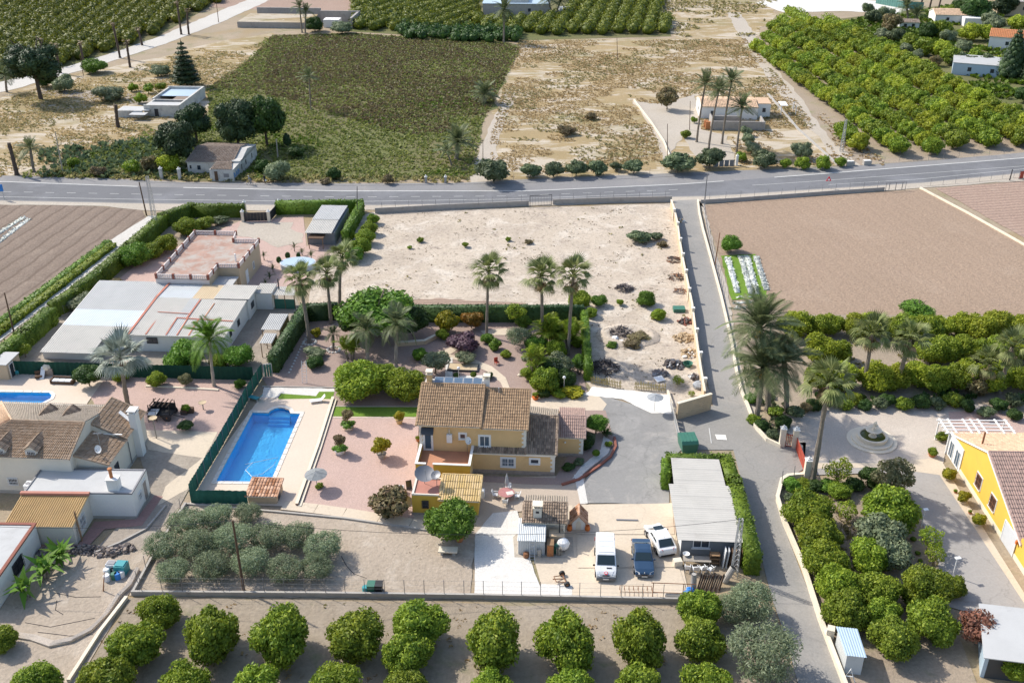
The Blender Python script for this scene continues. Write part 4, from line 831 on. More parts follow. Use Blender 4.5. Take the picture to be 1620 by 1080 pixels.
farm('white_cottage', 'white cottage with an orange tiled roof among trees at the upper right', 1478, 38, -6, 13, 8, 2.8, 'white_wall', 'peach_tile', True, lambda o: MB().box(8,-4,0,14.5,0,2.6).build('side_wing','white_wall',o))
farm('white_hut', 'tiny white hut with a brown roof beside the far palms', 1422, 46, -6, 6, 4, 2.0, 'white_wall', 'old_tile', True, None, 'hut')
farm('tan_blockhouse', 'tan flat roofed blockhouse at the top right beside dark trees', 1576, 25, -8, 12, 6, 4.5, 'tan_wall', 'block_wall', False)
farm('red_roof_villa', 'white walled villa with red roof half hidden behind the dark conifer', 1562, 78, -25, 16, 9, 3.6, 'white_wall', 'terracotta')
farm('grey_lorry_shed', 'blue grey shed with a grey flat roof at the edge of the big citrus orchard', 1505, 118, -22, 13.5, 11, 3.0, 'blue_sheet', 'grey_sheet', False, None, 'shed')
# walled yard at the top left
y0 = thing('ruined_farmyard', 'long grey ruined farm walls with a straw coloured low roof at the top left', 'ruin', G3(376, 44), R(-4)); m = MB()
for (x0,y0_,x1,y1,h_) in ((0,0,24,.5,1.7),(3,12,24,12.6,4.2),(24,11,37,11.6,3.6),(36,0,36.7,11,3.4)): m.box(x0,y0_,0,x1,y1,h_)
m.build('wall','block_wall',y0); MB().hexa([(0,.2,1.7),(24,.2,1.7),(24,8,2.9),(2,8,2.9)],[(0,.2,1.8),(24,.2,1.8),(24,8,3.0),(2,8,3.0)]).build('roof','straw_field',y0)
MB().box(27,2,0,32,6,2.4).build('white_hut_wall','white_wall',y0)
# ---------------------------------------------------------------- bright yellow house on the right
rx, ry = G(1497, 724.4); RF = (rx, ry, R(-91.3))
Y = thing('bright_yellow_house', 'bright yellow house at the right edge with white trims and mauve tiled roof', 'house', (rx, ry), R(-91.3))
m = MB(); m.extr([(-1.0,.5),(-1.0,2.3),(7.3,5.55),(16.6,2.0),(16.6,.5)], 'y', .4, 14); m.box(16.6,.4,.5,26,12,2.6); 
m.f = [tuple(reversed(f)) for f in m.f]; m.build('wall', 'sun_yellow_wall', Y)
MB().box(-1.0,.34,0,26,14,.5).build('stone_plinth', 'cap_stone', Y)
MB().box(-1.0,.3,.05,2.65,.42,2.75).build('white_wall_panel', 'white_wall', Y)
for (a_, b_) in (((-1.3,.25,2.35),(7.3,.25,5.72)),((7.3,.25,5.72),(16.9,.25,2.05))):
    A, B = Vector(a_), Vector(b_); C, D = B+Vector((0,14,0)), A+Vector((0,14,0))
    MB().hexa([tuple(A-Vector((0,0,.14))),tuple(B-Vector((0,0,.14))),tuple(B+Vector((0,.2,-.14))),tuple(A+Vector((0,.2,-.14)))],[tuple(A),tuple(B),tuple(B+Vector((0,.2,0))),tuple(A+Vector((0,.2,0)))]).build('barge_board','white_wall',Y)
tiled_roof(Y, (16.9,.4,2.06),(16.9,14,2.06),(7.3,14,5.72),(7.3,.4,5.72), 'mauve_tile', row=.5)
tiled_roof(Y, (-1.3,14,2.36),(-1.3,.4,2.36),(7.3,.4,5.72),(7.3,14,5.72), 'peach_tile', row=.5, verge=False)
for u_ in (.1, 1.75): window(Y, u_, .3, 1.15, 1.05, 1.9, rz=R(0), frame='frame_white', pane='glass_blue', panes=2)
for u_ in (6.9, 10.4): window(Y, u_, .4, 1.95, 1.15, 1.35, rz=0, frame='frame_brown', pane='glass_dark', surround='white_wall', bars='frame_brown', sill='white_wall')
door(Y, 14.75, .34, 2.5, 2.2, 0, 'blind_grey', 'white_wall', 0.02, handle=False)
MB().tube([(4.2,1.2,3.9),(4.2,1.2,6.0)], .1, 7).build('stove_pipe', 'rust_metal', Y)
MB().cbox(16.3,.25,1.9,.2,.25,.35).build('wall_lamp','orange_pot',Y)
# pergola beside it
P_ = thing('white_pergola', 'white slatted pergola on posts beside the bright yellow house', 'pergola', (rx, ry), R(-91.3))
for u_, v_ in ((-3.5,0),(-3.5,7),(-.9,.2),(-.9,7.1)): MB().cbox(u_,v_,1.25,.12,.12,2.5).build('post','frame_white',P_)
for u_ in (-3.5,-2.85,-2.2,-1.55,-.9): MB().cbox(u_,3.5,2.56,.14,7.6,.1).build('beam','frame_white',P_)
for v_ in (0,.9,2.5,3.3,4.1,5.9,7.0): MB().cbox(-2.2,v_,2.66,2.9,.16,.1).build('slat','frame_white',P_)
# kiosk and low shed at the lower right
ki = thing('tin_kiosk', 'tall tin kiosk with a pale blue sheet roof beside the lane', 'kiosk', G3(1341,1068), R(-10))
MB().hexa([(-.3,.2,0),(1.0,.2,0),(.7,3.0,0),(-.7,3.0,0)],[(-.3,.2,2.05),(1.0,.2,2.05),(.7,3.0,2.05),(-.7,3.0,2.05)]).build('wall','tin_sheet',ki); sheets(ki,(-.45,0,2.1),(1.15,0,2.1),(.8,3.1,2.16),(-.9,3.1,2.16),2,'blue_sheet',.2,.015)
gs = thing('low_grey_shed', 'low shed with a flat pale grey roof behind the bougainvillea at the lower right', 'shed', G3(1548.6,1065.8), R(-10))
MB().hexa([(0,-.3,0),(6,-.3,0),(7,5.2,0),(1,5.2,0)],[(0,-.3,2.4),(6,-.3,2.4),(7,5.2,2.4),(1,5.2,2.4)]).build('wall','blue_sheet',gs); MB().hexa([(-.3,-.8,2.42),(6.2,-.8,2.42),(7.3,5.6,2.42),(.7,5.6,2.42)],[(-.3,-.8,2.5),(6.2,-.8,2.5),(7.3,5.6,2.5),(.7,5.6,2.5)]).build('roof','roof_screed',gs); MB().box(.3,-.33,0,5.8,-.3,2.0).build('dark_opening','frame_dark',gs)
# pool pump house and the neighbour's pool house
pz, py_ = G(393, 796); ph = thing('pump_house', 'little stone pump house with a rust tiled roof at the corner of the pool', 'pump house', (pz, py_), R(-3))
MB().extr([(0,0),(0,.95),(2.3,1.25),(2.3,0)],'x',0,2.9).build('wall','sand_block',ph)
tiled_roof(ph,(-.12,-.25,1.02),(3.02,-.25,1.02),(3.02,2.45,1.36),(-.12,2.45,1.36),'rust_tile',col=.3,row=.5,th=.06); MB().box(2.9,.5,.1,2.93,1.3,.9).build('hatch','frame_dark',ph)
nh = thing('neighbour_pool_house', 'tan pool house with a grey roof at the left edge beside the green fence', 'pool house', G3(-30,600), R(-3.5)); MB().box(0,0,0,3.6,3.0,2.1).build('wall','tan_wall',nh); MB().box(-.1,-.15,2.1,3.7,3.1,2.2).build('flat_roof','grey_sheet',nh); door(nh,3.6,.9,.8,1.8,R(90),'frame_dark','white_wall')
# ---------------------------------------------------------------- foliage materials
leaf_mat('citrus_leaf', (.08,.14,.018), (.165,.25,.026), (.34,.40,.04), trans=.35)
leaf_mat('lime_leaf', (.10,.165,.018), (.21,.295,.026), (.36,.41,.04), trans=.35)
leaf_mat('bright_leaf', (.15,.20,.02), (.29,.36,.03), (.46,.48,.05), trans=.4)
leaf_mat('deep_leaf', (.020,.045,.014), (.045,.091,.020), (.084,.147,.028))
leaf_mat('fresh_leaf', (.050,.116,.013), (.116,.226,.024), (.187,.319,.039))
leaf_mat('far_citrus_leaf', (.062,.088,.015), (.119,.144,.018), (.219,.219,.022))
leaf_mat('olive_leaf', (.155,.20,.105), (.24,.295,.16), (.34,.39,.25), rough=.6, trans=.35)
leaf_mat('grey_leaf', (.11,.145,.075), (.175,.215,.11), (.26,.295,.17))
leaf_mat('road_shrub_leaf', (.058,.086,.046), (.111,.150,.072), (.182,.221,.104))
leaf_mat('pine_leaf', (.014,.031,.014), (.034,.063,.025), (.067,.105,.036), trans=.1)
leaf_mat('hedge_leaf', (.050,.095,.010), (.105,.175,.014), (.170,.245,.022))
leaf_mat('dark_hedge_leaf', (.014,.034,.010), (.030,.064,.016), (.062,.108,.026), trans=.05)
leaf_mat('date_leaf', (.065,.095,.04), (.13,.165,.07), (.22,.24,.11), trans=.25)
leaf_mat('fan_leaf', (.075,.105,.025), (.16,.195,.055), (.28,.30,.12), trans=.25)
leaf_mat('silver_leaf', (.200,.235,.190), (.320,.360,.295), (.450,.490,.410), trans=.15)
leaf_mat('dry_leaf', (.180,.120,.060), (.280,.200,.110), (.380,.290,.170), trans=.1)
leaf_mat('purple_leaf', (.060,.030,.045), (.110,.060,.085), (.170,.100,.120))
leaf_mat('orange_leaf', (.130,.110,.015), (.260,.150,.018), (.380,.190,.030))
leaf_mat('yellow_leaf', (.120,.140,.012), (.260,.250,.015), (.420,.360,.020))
leaf_mat('bronze_leaf', (.105,.10,.04), (.19,.165,.07), (.28,.19,.105))
leaf_mat('garden_olive', (.11,.13,.05), (.19,.205,.09), (.29,.27,.14)); leaf_mat('red_leaf', (.132,.054,.036), (.204,.090,.060), (.300,.120,.090))
leaf_mat('lawn_blade', (.100,.180,.020), (.170,.270,.030), (.230,.330,.050))
leaf_mat('scrub_leaf', (.13,.155,.04), (.19,.22,.055), (.27,.28,.08), patch=.035, trans=.4)
leaf_mat('brown_scrub', (.14,.10,.06), (.20,.15,.085), (.22,.20,.08), patch=.06, trans=.35)
leaf_mat('straw', (.34,.25,.115), (.47,.34,.16), (.55,.43,.23), patch=.05, trans=.45)
leaf_mat('straw_green', (.19,.18,.07), (.29,.26,.11), (.38,.32,.15), patch=.05, trans=.45)
surf_mat('bark', (.20,.155,.115), .25, 3.0, .9); surf_mat('palm_bark', (.21,.175,.14), .3, 4.0, .9); surf_mat('dark_bark', (.09,.065,.05), .3, 3.0, .9); surf_mat('pale_bark', (.34,.30,.25), .2, 3.0, .9)
# ---------------------------------------------------------------- crowns made of many leaves on overlapping lobes
def unit(n):
    v = RNG.normal(size=(n, 3)); return v/np.linalg.norm(v, axis=1)[:, None]
def leaf_quads(P, Nn, size, asp=.55):
    n = len(P); Nn = Nn/np.linalg.norm(Nn, axis=1)[:, None]
    t = np.cross(Nn, unit(n)); t /= np.linalg.norm(t, axis=1)[:, None]+1e-9; b = np.cross(Nn, t)
    s = (size*RNG.uniform(.65, 1.35, n))[:, None]
    V = np.stack([P-t*s, P-b*s*asp-Nn*s*.15, P+t*s, P+b*s*asp-Nn*s*.15], 1).reshape(-1, 3)
    return V, np.arange(4*n).reshape(n, 4)
def lobes_points(L, n, shell=(.80, 1.06), inner=.80):
    L = np.array(L, float); A = (L[:, 3]*L[:, 4]*L[:, 5])**.66; idx = RNG.choice(len(L), n*2, p=A/A.sum())
    d = unit(n*2); r = RNG.uniform(shell[0], shell[1], n*2)[:, None]
    P = L[idx, :3]+d*L[idx, 3:]*r; keep = np.ones(len(P), bool)
    for j in range(len(L)):
        q = np.linalg.norm((P-L[j, :3])/L[j, 3:], axis=1); keep &= (q > inner) | (idx == j)
    P, d = P[keep][:n], d[keep][:n]; return P, d
def core_mesh(L, f, nseg=8):
    V = []; F = []; m = MB()
    for x, y, z, a, b, c in L:
        o = len(m.v); m.ball((0, 0, 0), 1, nseg, 5)
        for i in range(o, len(m.v)): v = m.v[i]; j = random.uniform(.86, 1.06); m.v[i] = (x+v[0]*a*f*j, y+v[1]*b*f*j, z+v[2]*c*f*j)
    fs = []
    for f_ in m.f:
        if len(f_) == 4: fs.append(f_)
        else:
            for k in range(0, len(f_)-2, 2): fs.append((f_[0], f_[k+1], f_[k+2], f_[min(k+3, len(f_)-1)]) if k+3 < len(f_) else (f_[0], f_[k+1], f_[k+2], f_[k+2]))
    fs = [q for q in fs if len(set(q)) == 4]
    return np.array(m.v), np.array(fs)
def crown_mesh(name, L, n, size, mat, core=.8, shell=(.80, 1.06), jit=.7, asp=.55, extra=None):
    P, d = lobes_points(L, n, shell); V, F = leaf_quads(P, d+jit*unit(len(P)), size, asp)
    if core:
        cv, cf = core_mesh(L, core); F = np.vstack([F, cf+len(V)]); V = np.vstack([V, cv])
    return np_mesh(name, V, F, mat)
def lumpy(nl, R=1.0, H=.78, zc=.85, lr=(.38, .55), seed=0, flat=1.0):
    rs = random.Random(seed); L = [(0, 0, zc, R*.72, R*.72, H*.72)]
    for i in range(nl):
        a = i*2.399963+rs.uniform(-.3, .3); t = rs.uniform(-.75, .95); q = math.sqrt(max(0, 1-t*t)); r = rs.uniform(*lr)
        L.append((cos(a)*q*R*.66, sin(a)*q*R*.66, zc+t*H*.62*flat, r*R, r*R, r*R*.85))
    return L
CR = {}
def variants(key, k, nl, n, size, mat, **kw):
    lr = kw.pop('lr', (.34, .52)); H = kw.pop('H', .78); zc = kw.pop('zc', .85)
    CR[key] = [crown_mesh('crown', lumpy(nl, 1.0, H, zc, lr, seed=hash_s(key)+i), n, size, mat, **kw) for i in range(k)]
def hash_s(s): return sum(ord(c)*(i+3) for i, c in enumerate(s))
variants('citrus', 5, 20, 5200, .062, 'citrus_leaf', shell=(.72,1.16), jit=.95, lr=(.26,.46)); variants('lime', 4, 20, 4800, .064, 'lime_leaf', shell=(.72,1.16), jit=.95, lr=(.26,.46)); variants('bright', 4, 18, 3600, .075, 'bright_leaf', shell=(.72,1.2), jit=.95, lr=(.26,.46)); variants('citrus_far', 5, 12, 1100, .11, 'citrus_leaf', shell=(.72,1.16), jit=.9); variants('lime_far', 4, 12, 1100, .11, 'bright_leaf', shell=(.72,1.16), jit=.9)
variants('fresh', 3, 16, 3600, .07, 'fresh_leaf', shell=(.72,1.16), jit=.95); variants('deep', 3, 16, 2800, .08, 'deep_leaf'); variants('shrub', 4, 9, 900, .12, 'road_shrub_leaf')
variants('olive', 6, 18, 5200, .05, 'olive_leaf', lr=(.18, .36), core=.38, shell=(.45, 1.3), jit=1.0, asp=.34, H=.7); variants('grey', 3, 9, 1100, .10, 'grey_leaf', asp=.4)
variants('pine', 3, 14, 3000, .075, 'pine_leaf', lr=(.26, .42), H=.9, asp=.35); variants('small', 3, 7, 420, .16, 'citrus_leaf'); variants('small_fresh', 3, 7, 420, .16, 'fresh_leaf')
variants('ball', 2, 0, 900, .11, 'hedge_leaf', shell=(.7,.76)); variants('ball_dark', 1, 0, 900, .11, 'deep_leaf', shell=(.7,.76)); variants('bush_yellow', 2, 8, 800, .12, 'yellow_leaf'); variants('bush_orange', 2, 8, 800, .12, 'orange_leaf')
variants('bush_purple', 2, 9, 1000, .11, 'purple_leaf'); variants('bush_bronze', 2, 9, 1100, .12, 'bronze_leaf', core=.6); variants('bush_red', 1, 10, 1500, .085, 'red_leaf', core=.55, shell=(.6,1.15)); variants('dry_bush', 2, 7, 500, .13, 'brown_scrub', core=.7)
variants('airy', 3, 9, 900, .075, 'lime_leaf', core=.0, lr=(.22,.34), shell=(.5,1.1)); variants('airy_olive', 2, 13, 2200, .06, 'garden_olive', core=.5, lr=(.24,.36)); variants('mixed', 3, 13, 2200, .08, 'grey_leaf', core=.7)
CORE_K = {}
def trunk_mesh(nb, h, r, spread, mat='bark', seed=1):
    rs = random.Random(seed); m = MB(); m.tube([(0,0,-.05),(rs.uniform(-.04,.04),rs.uniform(-.04,.04),h*.5),(0,0,h)], [r*1.3, r, r*.85], 7)
    for i in range(nb):
        a = i*2*pi/nb+rs.uniform(-.4,.4); s = spread*rs.uniform(.7,1.1); m.tube([(0,0,h*.85),(cos(a)*s*.45,sin(a)*s*.45,h+.25*spread),(cos(a)*s,sin(a)*s,h+.75*spread)], [r*.7, r*.5, r*.2], 5)
    return m.mesh('trunk', mat)
TK = {'low': trunk_mesh(4, .28, .05, .5), 'olive': trunk_mesh(5, .22, .07, .75, 'pale_bark', 4), 'tall': trunk_mesh(3, .7, .06, .45), 'pine': trunk_mesh(4, .8, .06, .6, 'dark_bark'), 'thin': trunk_mesh(4, .55, .035, .55, 'bark', 9), 'bonsai': trunk_mesh(5, .5, .06, .7, 'bark', 12)}
CNT = {}
def pick(key):
    CNT[key] = CNT.get(key, 0)+1; return CR[key][CNT[key] % len(CR[key])]
def plant(name, label, cat, px, py, rpx, key, group=None, trunk='low', zc=.85, sz=1.0, sx=1.0, lift=0.0, pos=None, r=None, parts=True):
    """a tree or shrub from where its crown shows in the photograph: centre and half width in pixels"""
    r = r or rpx/pxm(px, py)
    x, y = pos if pos else G(px, py, (zc*sz+lift)*r)
    rz = random.uniform(0, 6.28); me = pick(key)
    if parts:
        t = thing(name, label, cat, (x, y), 0, group)
        if trunk: link('trunk', TK[trunk], t, (0, 0, 0), rot=(0, 0, rz), scale=(r, r, r*(1+lift)))
        c = link('crown', me, t, (0, 0, lift*r), rot=(0, 0, 0 if sx != 1 else rz), scale=(r*sx, r, r*sz)); return t
    o = link(name, me, None, (x, y, lift*r), rot=(0, 0, 0 if sx != 1 else rz), scale=(r*sx, r, r*sz)); return tag(o, label, cat, group)
# ---------------------------------------------------------------- citrus orchard south of the plot: rows running away from the camera
SO = [[(60,1078,36),(165,1076,42),(213,1018,42),(252,968,34)],[(295,1080,38),(334,1000,50,.8)],[(403,1088,42),(443,1004,52,.82)],[(530,1090,44),(560,1004,45)],[(645,1090,36),(642,1034,40),(664,984,42)],[(776,1090,36),(780,1012,52,.78)],[(900,1092,38),(896,1014,54,.84)],[(1010,1088,40),(1012,1012,50,.78)],[(1118,1080,40),(1110,1010,38),(1108,962,34)]]
for i, row in enumerate(SO):
    for j, (x, y, r, *q) in enumerate(row):
        plant('citrus_tree', 'bushy citrus tree in the '+ORD[i]+' lower orchard row from the left, '+ORD[len(row)-1-j]+' from the wall', 'citrus tree', x, y, r, 'citrus', 'citrus trees in the orchard below the boundary wall', sx=q[0] if q else 1.0)
plant('citrus_tree', 'dark citrus tree cut by the left edge of the picture', 'citrus tree', 2, 1010, 24, 'citrus')
# ---------------------------------------------------------------- citrus garden east of the lane
EG = [(1278,806,40,'citrus','at the top left of the garden'),(1296,842,38,'lime','with yellow tips below the top left tree'),(1306,886,37,'lime','halfway down beside the lane wall'),(1376,880,35,'lime','with golden leaves in the middle of the garden'),(1326,922,38,'lime','third up along the lane wall'),(1388,930,37,'citrus','in the middle of the lower rows'),(1338,964,38,'citrus','just above the tin kiosk'),(1396,970,33,'citrus','between the lower garden trees'),(1408,806,45,'citrus','large and dark beside the driveway'),(1464,930,43,'citrus','large, beside the lower driveway'),(1477,982,42,'citrus','nearest the bougainvillea'),(1416,1006,41,'citrus','lowest in the garden')]
for x, y, r, k, s in EG: plant('citrus_tree', 'round leafy citrus tree '+s, 'citrus tree', x, y, r*.94, k, 'citrus trees in the garden east of the lane')
plant('olive_tree', 'grey green olive tree between the citrus trees of the east garden', 'olive tree', 1392, 842, 36, 'mixed'); plant('shrub', 'grey green shrub below the olive tree in the east garden', 'shrub', 1408, 872, 32, 'mixed')
plant('small_tree', 'small bright tree in the gap between the upper garden trees', 'tree', 1340, 806, 20, 'airy'); plant('shrub', 'small dark shrub beside the lower driveway edge', 'shrub', 1510, 926, 20, 'citrus', parts=True)
plant('thin_tree', 'thin light yellow tree with an open crown behind the garden gate post', 'tree', 1328, 742, 26, 'airy', trunk='bonsai', lift=.3); plant('olive_tree', 'round bronze green tree at the bend of the driveway', 'tree', 1414, 752, 36, 'airy_olive', trunk='bonsai', lift=.25); plant('small_tree', 'small dark green tree left of the bronze tree by the driveway', 'tree', 1378, 752, 17, 'deep', lift=.3)
plant('bonsai_tree', 'twisted thin tree with sparse tufts beside the white lamp post', 'tree', 1472, 850, 24, 'airy', trunk='bonsai', lift=.4); plant('bonsai_tree', 'twisted thin tree below the white lamp post on the driveway kerb', 'tree', 1480, 876, 18, 'airy', trunk='bonsai', lift=.4)
plant('bougainvillea', 'brown red bougainvillea in front of the low grey shed', 'shrub', 1550, 992, 30, 'bush_red', lift=.3); plant('grape_vine', 'bright green vine climbing the front of the low grey shed', 'vine', 1604, 1052, 26, 'lime', lift=.2)
for i, (x, y, r, k) in enumerate([(1254,766,15,'fresh'),(1272,764,13,'lime'),(1290,768,14,'deep'),(1310,768,15,'fresh'),(1328,774,20,'citrus'),(1352,766,15,'deep'),(1385,766,14,'deep'),(1248,786,9,'shrub'),(1398,782,11,'lime')]):
    plant('hedge_shrub', ORD[i]+' shrub from the left in the low hedge above the east garden', 'shrub', x, y, r, k, 'shrubs in the low hedge above the east garden', trunk=None, sz=.7)
for i, (x, y, r) in enumerate([(1445,852,9),(1452,874,8),(1456,886,7),(1458,906,9)]): plant('clipped_shrub', ORD[i]+' clipped green cushion down the driveway kerb', 'shrub', x, y, r, 'ball', 'clipped cushions on the driveway kerb', trunk=None, sz=.6)
# three citrus rows between the field and the courtyard
for (yy, xs, rr, sfx) in ((514, range(1262,1640,29), 19, 'back'), (551, list(range(1298,1345,26))+list(range(1475,1640,28)), 20, 'middle'), (594, [1302,1330]+list(range(1388,1640,30)), 20, 'front')):
    for q_, x in enumerate(xs): plant('citrus_tree', 'yellow green citrus tree, '+ORD[q_]+' from the left in the '+sfx+' row behind the courtyard', 'citrus tree', x+random.uniform(-4,4), yy+random.uniform(-4,4), rr*random.uniform(1.05,1.4), random.choice(('bright','bright','lime')), 'citrus trees in the '+sfx+' row behind the courtyard', trunk='low')
CB = [(1288,640,13,'deep'),(1312,634,14,'shrub'),(1338,640,12,'citrus_far'),(1352,630,14,'lime'),(1368,640,12,'deep'),(1392,638,13,'shrub'),(1404,632,13,'deep'),(1432,638,14,'citrus_far'),(1458,634,15,'deep'),(1482,638,13,'shrub'),(1508,632,15,'citrus_far'),(1545,604,24,'bush_bronze'),(1530,640,13,'deep'),(1580,640,14,'deep'),(1604,632,15,'shrub'),(1605,655,12,'deep')]
for i, (x, y, r, k) in enumerate(CB): plant('border_shrub', (ORD[i] if i < 14 else 'nearly last' if i == 14 else 'last')+' leafy shrub from the left in the border behind the courtyard', 'shrub', x, y, r, k, 'shrubs in the border behind the courtyard', trunk=None, sz=.85)
for i, (x, y, r, k) in enumerate([(1192,662,11,'citrus_far'),(1206,672,12,'deep'),(1222,688,12,'shrub'),(1240,668,14,'deep'),(1258,652,14,'shrub'),(1228,650,12,'small'),(1275,645,11,'bush_bronze'),(1188,630,10,'fresh')]): plant('corner_shrub', ORD[i]+' low shrub under the date palms at the lane corner', 'shrub', x, y, r, k, 'shrubs under the date palms', trunk=None, sz=.8)
plant('flat_topped_tree', 'small flat topped tree at the edge of the ploughed field', 'tree', 1452, 489, 26, 'fresh', trunk='tall', sz=.45, lift=.5); plant('round_tree', 'lone round tree in the corner of the ploughed field by the lane', 'tree', 1157, 385, 15, 'fresh', lift=.1)
# ---------------------------------------------------------------- the big orchard at the upper right: rows of citrus
OP = [G(*p) for p in [(1193,84),(1245,22),(1335,42),(1470,112),(1580,165),(1700,232),(1640,236),(1490,246),(1408,250),(1345,238),(1296,170)]]
d0 = Vector((G(1462,238)[0]-G(1331,148)[0], G(1462,238)[1]-G(1331,148)[1], 0)).normalized(); n0 = Vector((-d0.y, d0.x, 0)); o0 = Vector(G(1225,50)+(0,)); orch = []
for i in range(-40, 40):
    for j in range(-50, 60):
        p = o0+n0*(i*6.9+random.uniform(-.25,.25))+d0*(j*3.6+random.uniform(-.5,.5))
        if inpoly(p.x, p.y, OP): orch.append((p.x, p.y))
orch.sort(key=lambda p: p[1])
for (x, y) in orch[:205]: plant('orchard_tree', 'dense green citrus tree in the long rows of the big orchard across the road', 'citrus tree', 0, 0, 0, 'citrus_far' if random.random() < .62 else 'lime_far', 'citrus trees in the big orchard', pos=(x, y), r=random.uniform(1.85,2.5), parts=False)
def forest(name, pts, r, mat, n=110, size=.3, kind='stuff'):
    P = []; D = []
    for (x, y) in pts:
        rr = r*random.uniform(.85, 1.2); d = unit(n); d[:, 2] = np.abs(d[:, 2])*1.1-.15
        P.append(np.array([x, y, rr*.55])+d*np.array([rr, rr, rr*.8])*RNG.uniform(.75, 1.08, n)[:, None]); D.append(d)
    P = np.vstack(P); D = np.vstack(D); V, F = leaf_quads(P, D+.7*unit(len(P)), size)
    cv, cf = core_mesh([(x, y, r*.5, r, r, r*.8) for x, y in pts], .78, 6); F = np.vstack([F, cf+len(V)]); V = np.vstack([V, cv])
    o = link(name, np_mesh(name, V, F, mat)); o['kind'] = kind; return o
forest('orchard_rows', orch[205:], 2.3, 'lime_leaf', 150, .3) if len(orch) > 206 else None
def grid_in(poly, a, b, ang, jx=.4):
    PW = [G(*p) for p in poly]; xs = [p[0] for p in PW]; ys = [p[1] for p in PW]; cx, cy = sum(xs)/len(xs), sum(ys)/len(ys); Rm = max(max(xs)-min(xs), max(ys)-min(ys)); out = []
    for i in range(int(-Rm/a), int(Rm/a)+1):
        for j in range(int(-Rm/b), int(Rm/b)+1):
            u, v = i*a+random.uniform(-jx, jx), j*b+random.uniform(-jx, jx); x, y = cx+u*cos(ang)-v*sin(ang), cy+u*sin(ang)+v*cos(ang)
            if inpoly(x, y, PW): out.append((x, y))
    return out
forest('orchard_rows', grid_in([(-30,-30),(400,-22),(320,16),(225,64),(128,94),(60,112),(-30,128)], 4.4, 3.3, R(8)), 2.5, 'far_citrus_leaf', 70, .45)
forest('orchard_rows', grid_in([(560,-28),(735,-28),(760,22),(748,50),(556,48)], 5.6, 2.9, R(-22)), 2.45, 'far_citrus_leaf', 70, .42)
forest('orchard_rows', grid_in([(752,36),(896,30),(896,-28),(1036,-28),(1060,54),(900,56),(765,52)], 4.6, 3.2, R(-10)), 2.45, 'far_citrus_leaf', 70, .42)
forest('far_thicket', [(x, y) for x, y in grid_in([(620,44),(820,52),(826,66),(780,68),(640,62)], 3.2, 3.2, 0, 1.0)], 2.1, 'deep_leaf', 60, .45)
# ---------------------------------------------------------------- grass, weeds and litter nobody could count
def tufts(name, poly, dens, mat, size, h, nb=5, holes=(), patch=None, drop=0.0):
    PW = [G(*p) for p in poly]; X0, X1 = min(p[0] for p in PW), max(p[0] for p in PW); Y0, Y1 = min(p[1] for p in PW), max(p[1] for p in PW)
    n = int((X1-X0)*(Y1-Y0)*dens); X = RNG.uniform(X0, X1, n); Y = RNG.uniform(Y0, Y1, n); k = inpoly_np(X, Y, PW)
    for hpoly in holes: k &= ~inpoly_np(X, Y, [G(*p) for p in hpoly])
    if patch:
        f, t, ph = patch; v = np.sin(X*f+ph)*np.cos(Y*f*.8+ph*2)+.6*np.sin(X*f*2.3-Y*f*1.7+ph)+.4*np.sin(Y*f*4.1+X*f*3+ph); k &= v > t
    X, Y = X[k], Y[k]; n = len(X)
    if n == 0: return
    s = size*RNG.uniform(.6, 1.5, n); C = np.stack([X, Y, np.zeros(n)], 1); Vs = []
    for b in range(nb):
        a = RNG.uniform(0, 2*pi, n); tilt = RNG.uniform(.1, .9, n); wd = .38
        o = np.stack([np.cos(a), np.sin(a), np.zeros(n)], 1); q = np.stack([-np.sin(a), np.cos(a), np.zeros(n)], 1); hh = (h*s/size*RNG.uniform(.6, 1.2, n))
        base = C+o*(s*.25)[:, None]; top = C+o*(s*(.3+.7*tilt))[:, None]; top[:, 2] += hh; mid = (base+top)/2; mid[:, 2] += hh*.15
        Vs.append(np.stack([base, mid+q*(s*wd)[:, None], top, mid-q*(s*wd)[:, None]], 1))
    V = np.concatenate(Vs, 1).reshape(-1, 3); F = np.arange(len(V)).reshape(-1, 4)
    o = link(name, np_mesh(name, V, F, mat)); o['kind'] = 'stuff'; return o
SCRUB = [(430,57),(560,54),(800,68),(822,78),(797,130),(762,200),(752,282),(300,284),(70,281),(152,237),(300,207),(332,180),(327,142),(400,92)]
tufts('scrub', SCRUB, 2.4, 'scrub_leaf', .5, .3, 4); tufts('scrub', [(430,57),(560,54),(800,68),(822,78),(797,130),(770,185),(560,190),(430,150),(330,140),(400,92)], 1.5, 'brown_scrub', .5, .35, 4)
tufts('scrub', [(300,200),(560,170),(790,150),(752,282),(300,284),(70,281),(152,237)], 1.3, 'hedge_leaf', .5, .32, 4, patch=(.06, .25, 3.0)); tufts('scrub', [(430,57),(800,68),(797,130),(700,230),(420,150)], 1.2, 'brown_scrub', .55, .4, 4, patch=(.04, .0, .2))
STRAW = [(822,64),(1070,64),(1180,62),(1240,132),(1305,222),(1340,260),(1170,264),(1155,215),(1110,205),(1100,150),(1040,165),(1000,162),(1030,200),(1052,258),(790,282),(772,240),(792,152)]
tufts('dry_grass', STRAW, 2.6, 'straw', .42, .18, 4, patch=(.13, -.3, .3)); tufts('dry_grass', STRAW, 1.3, 'straw_green', .45, .22, 4, patch=(.11, .15, 2.1))
SL = [(-40,178),(60,138),(330,74),(425,56),(440,75),(330,150),(300,205),(140,240),(0,280),(-40,282)]
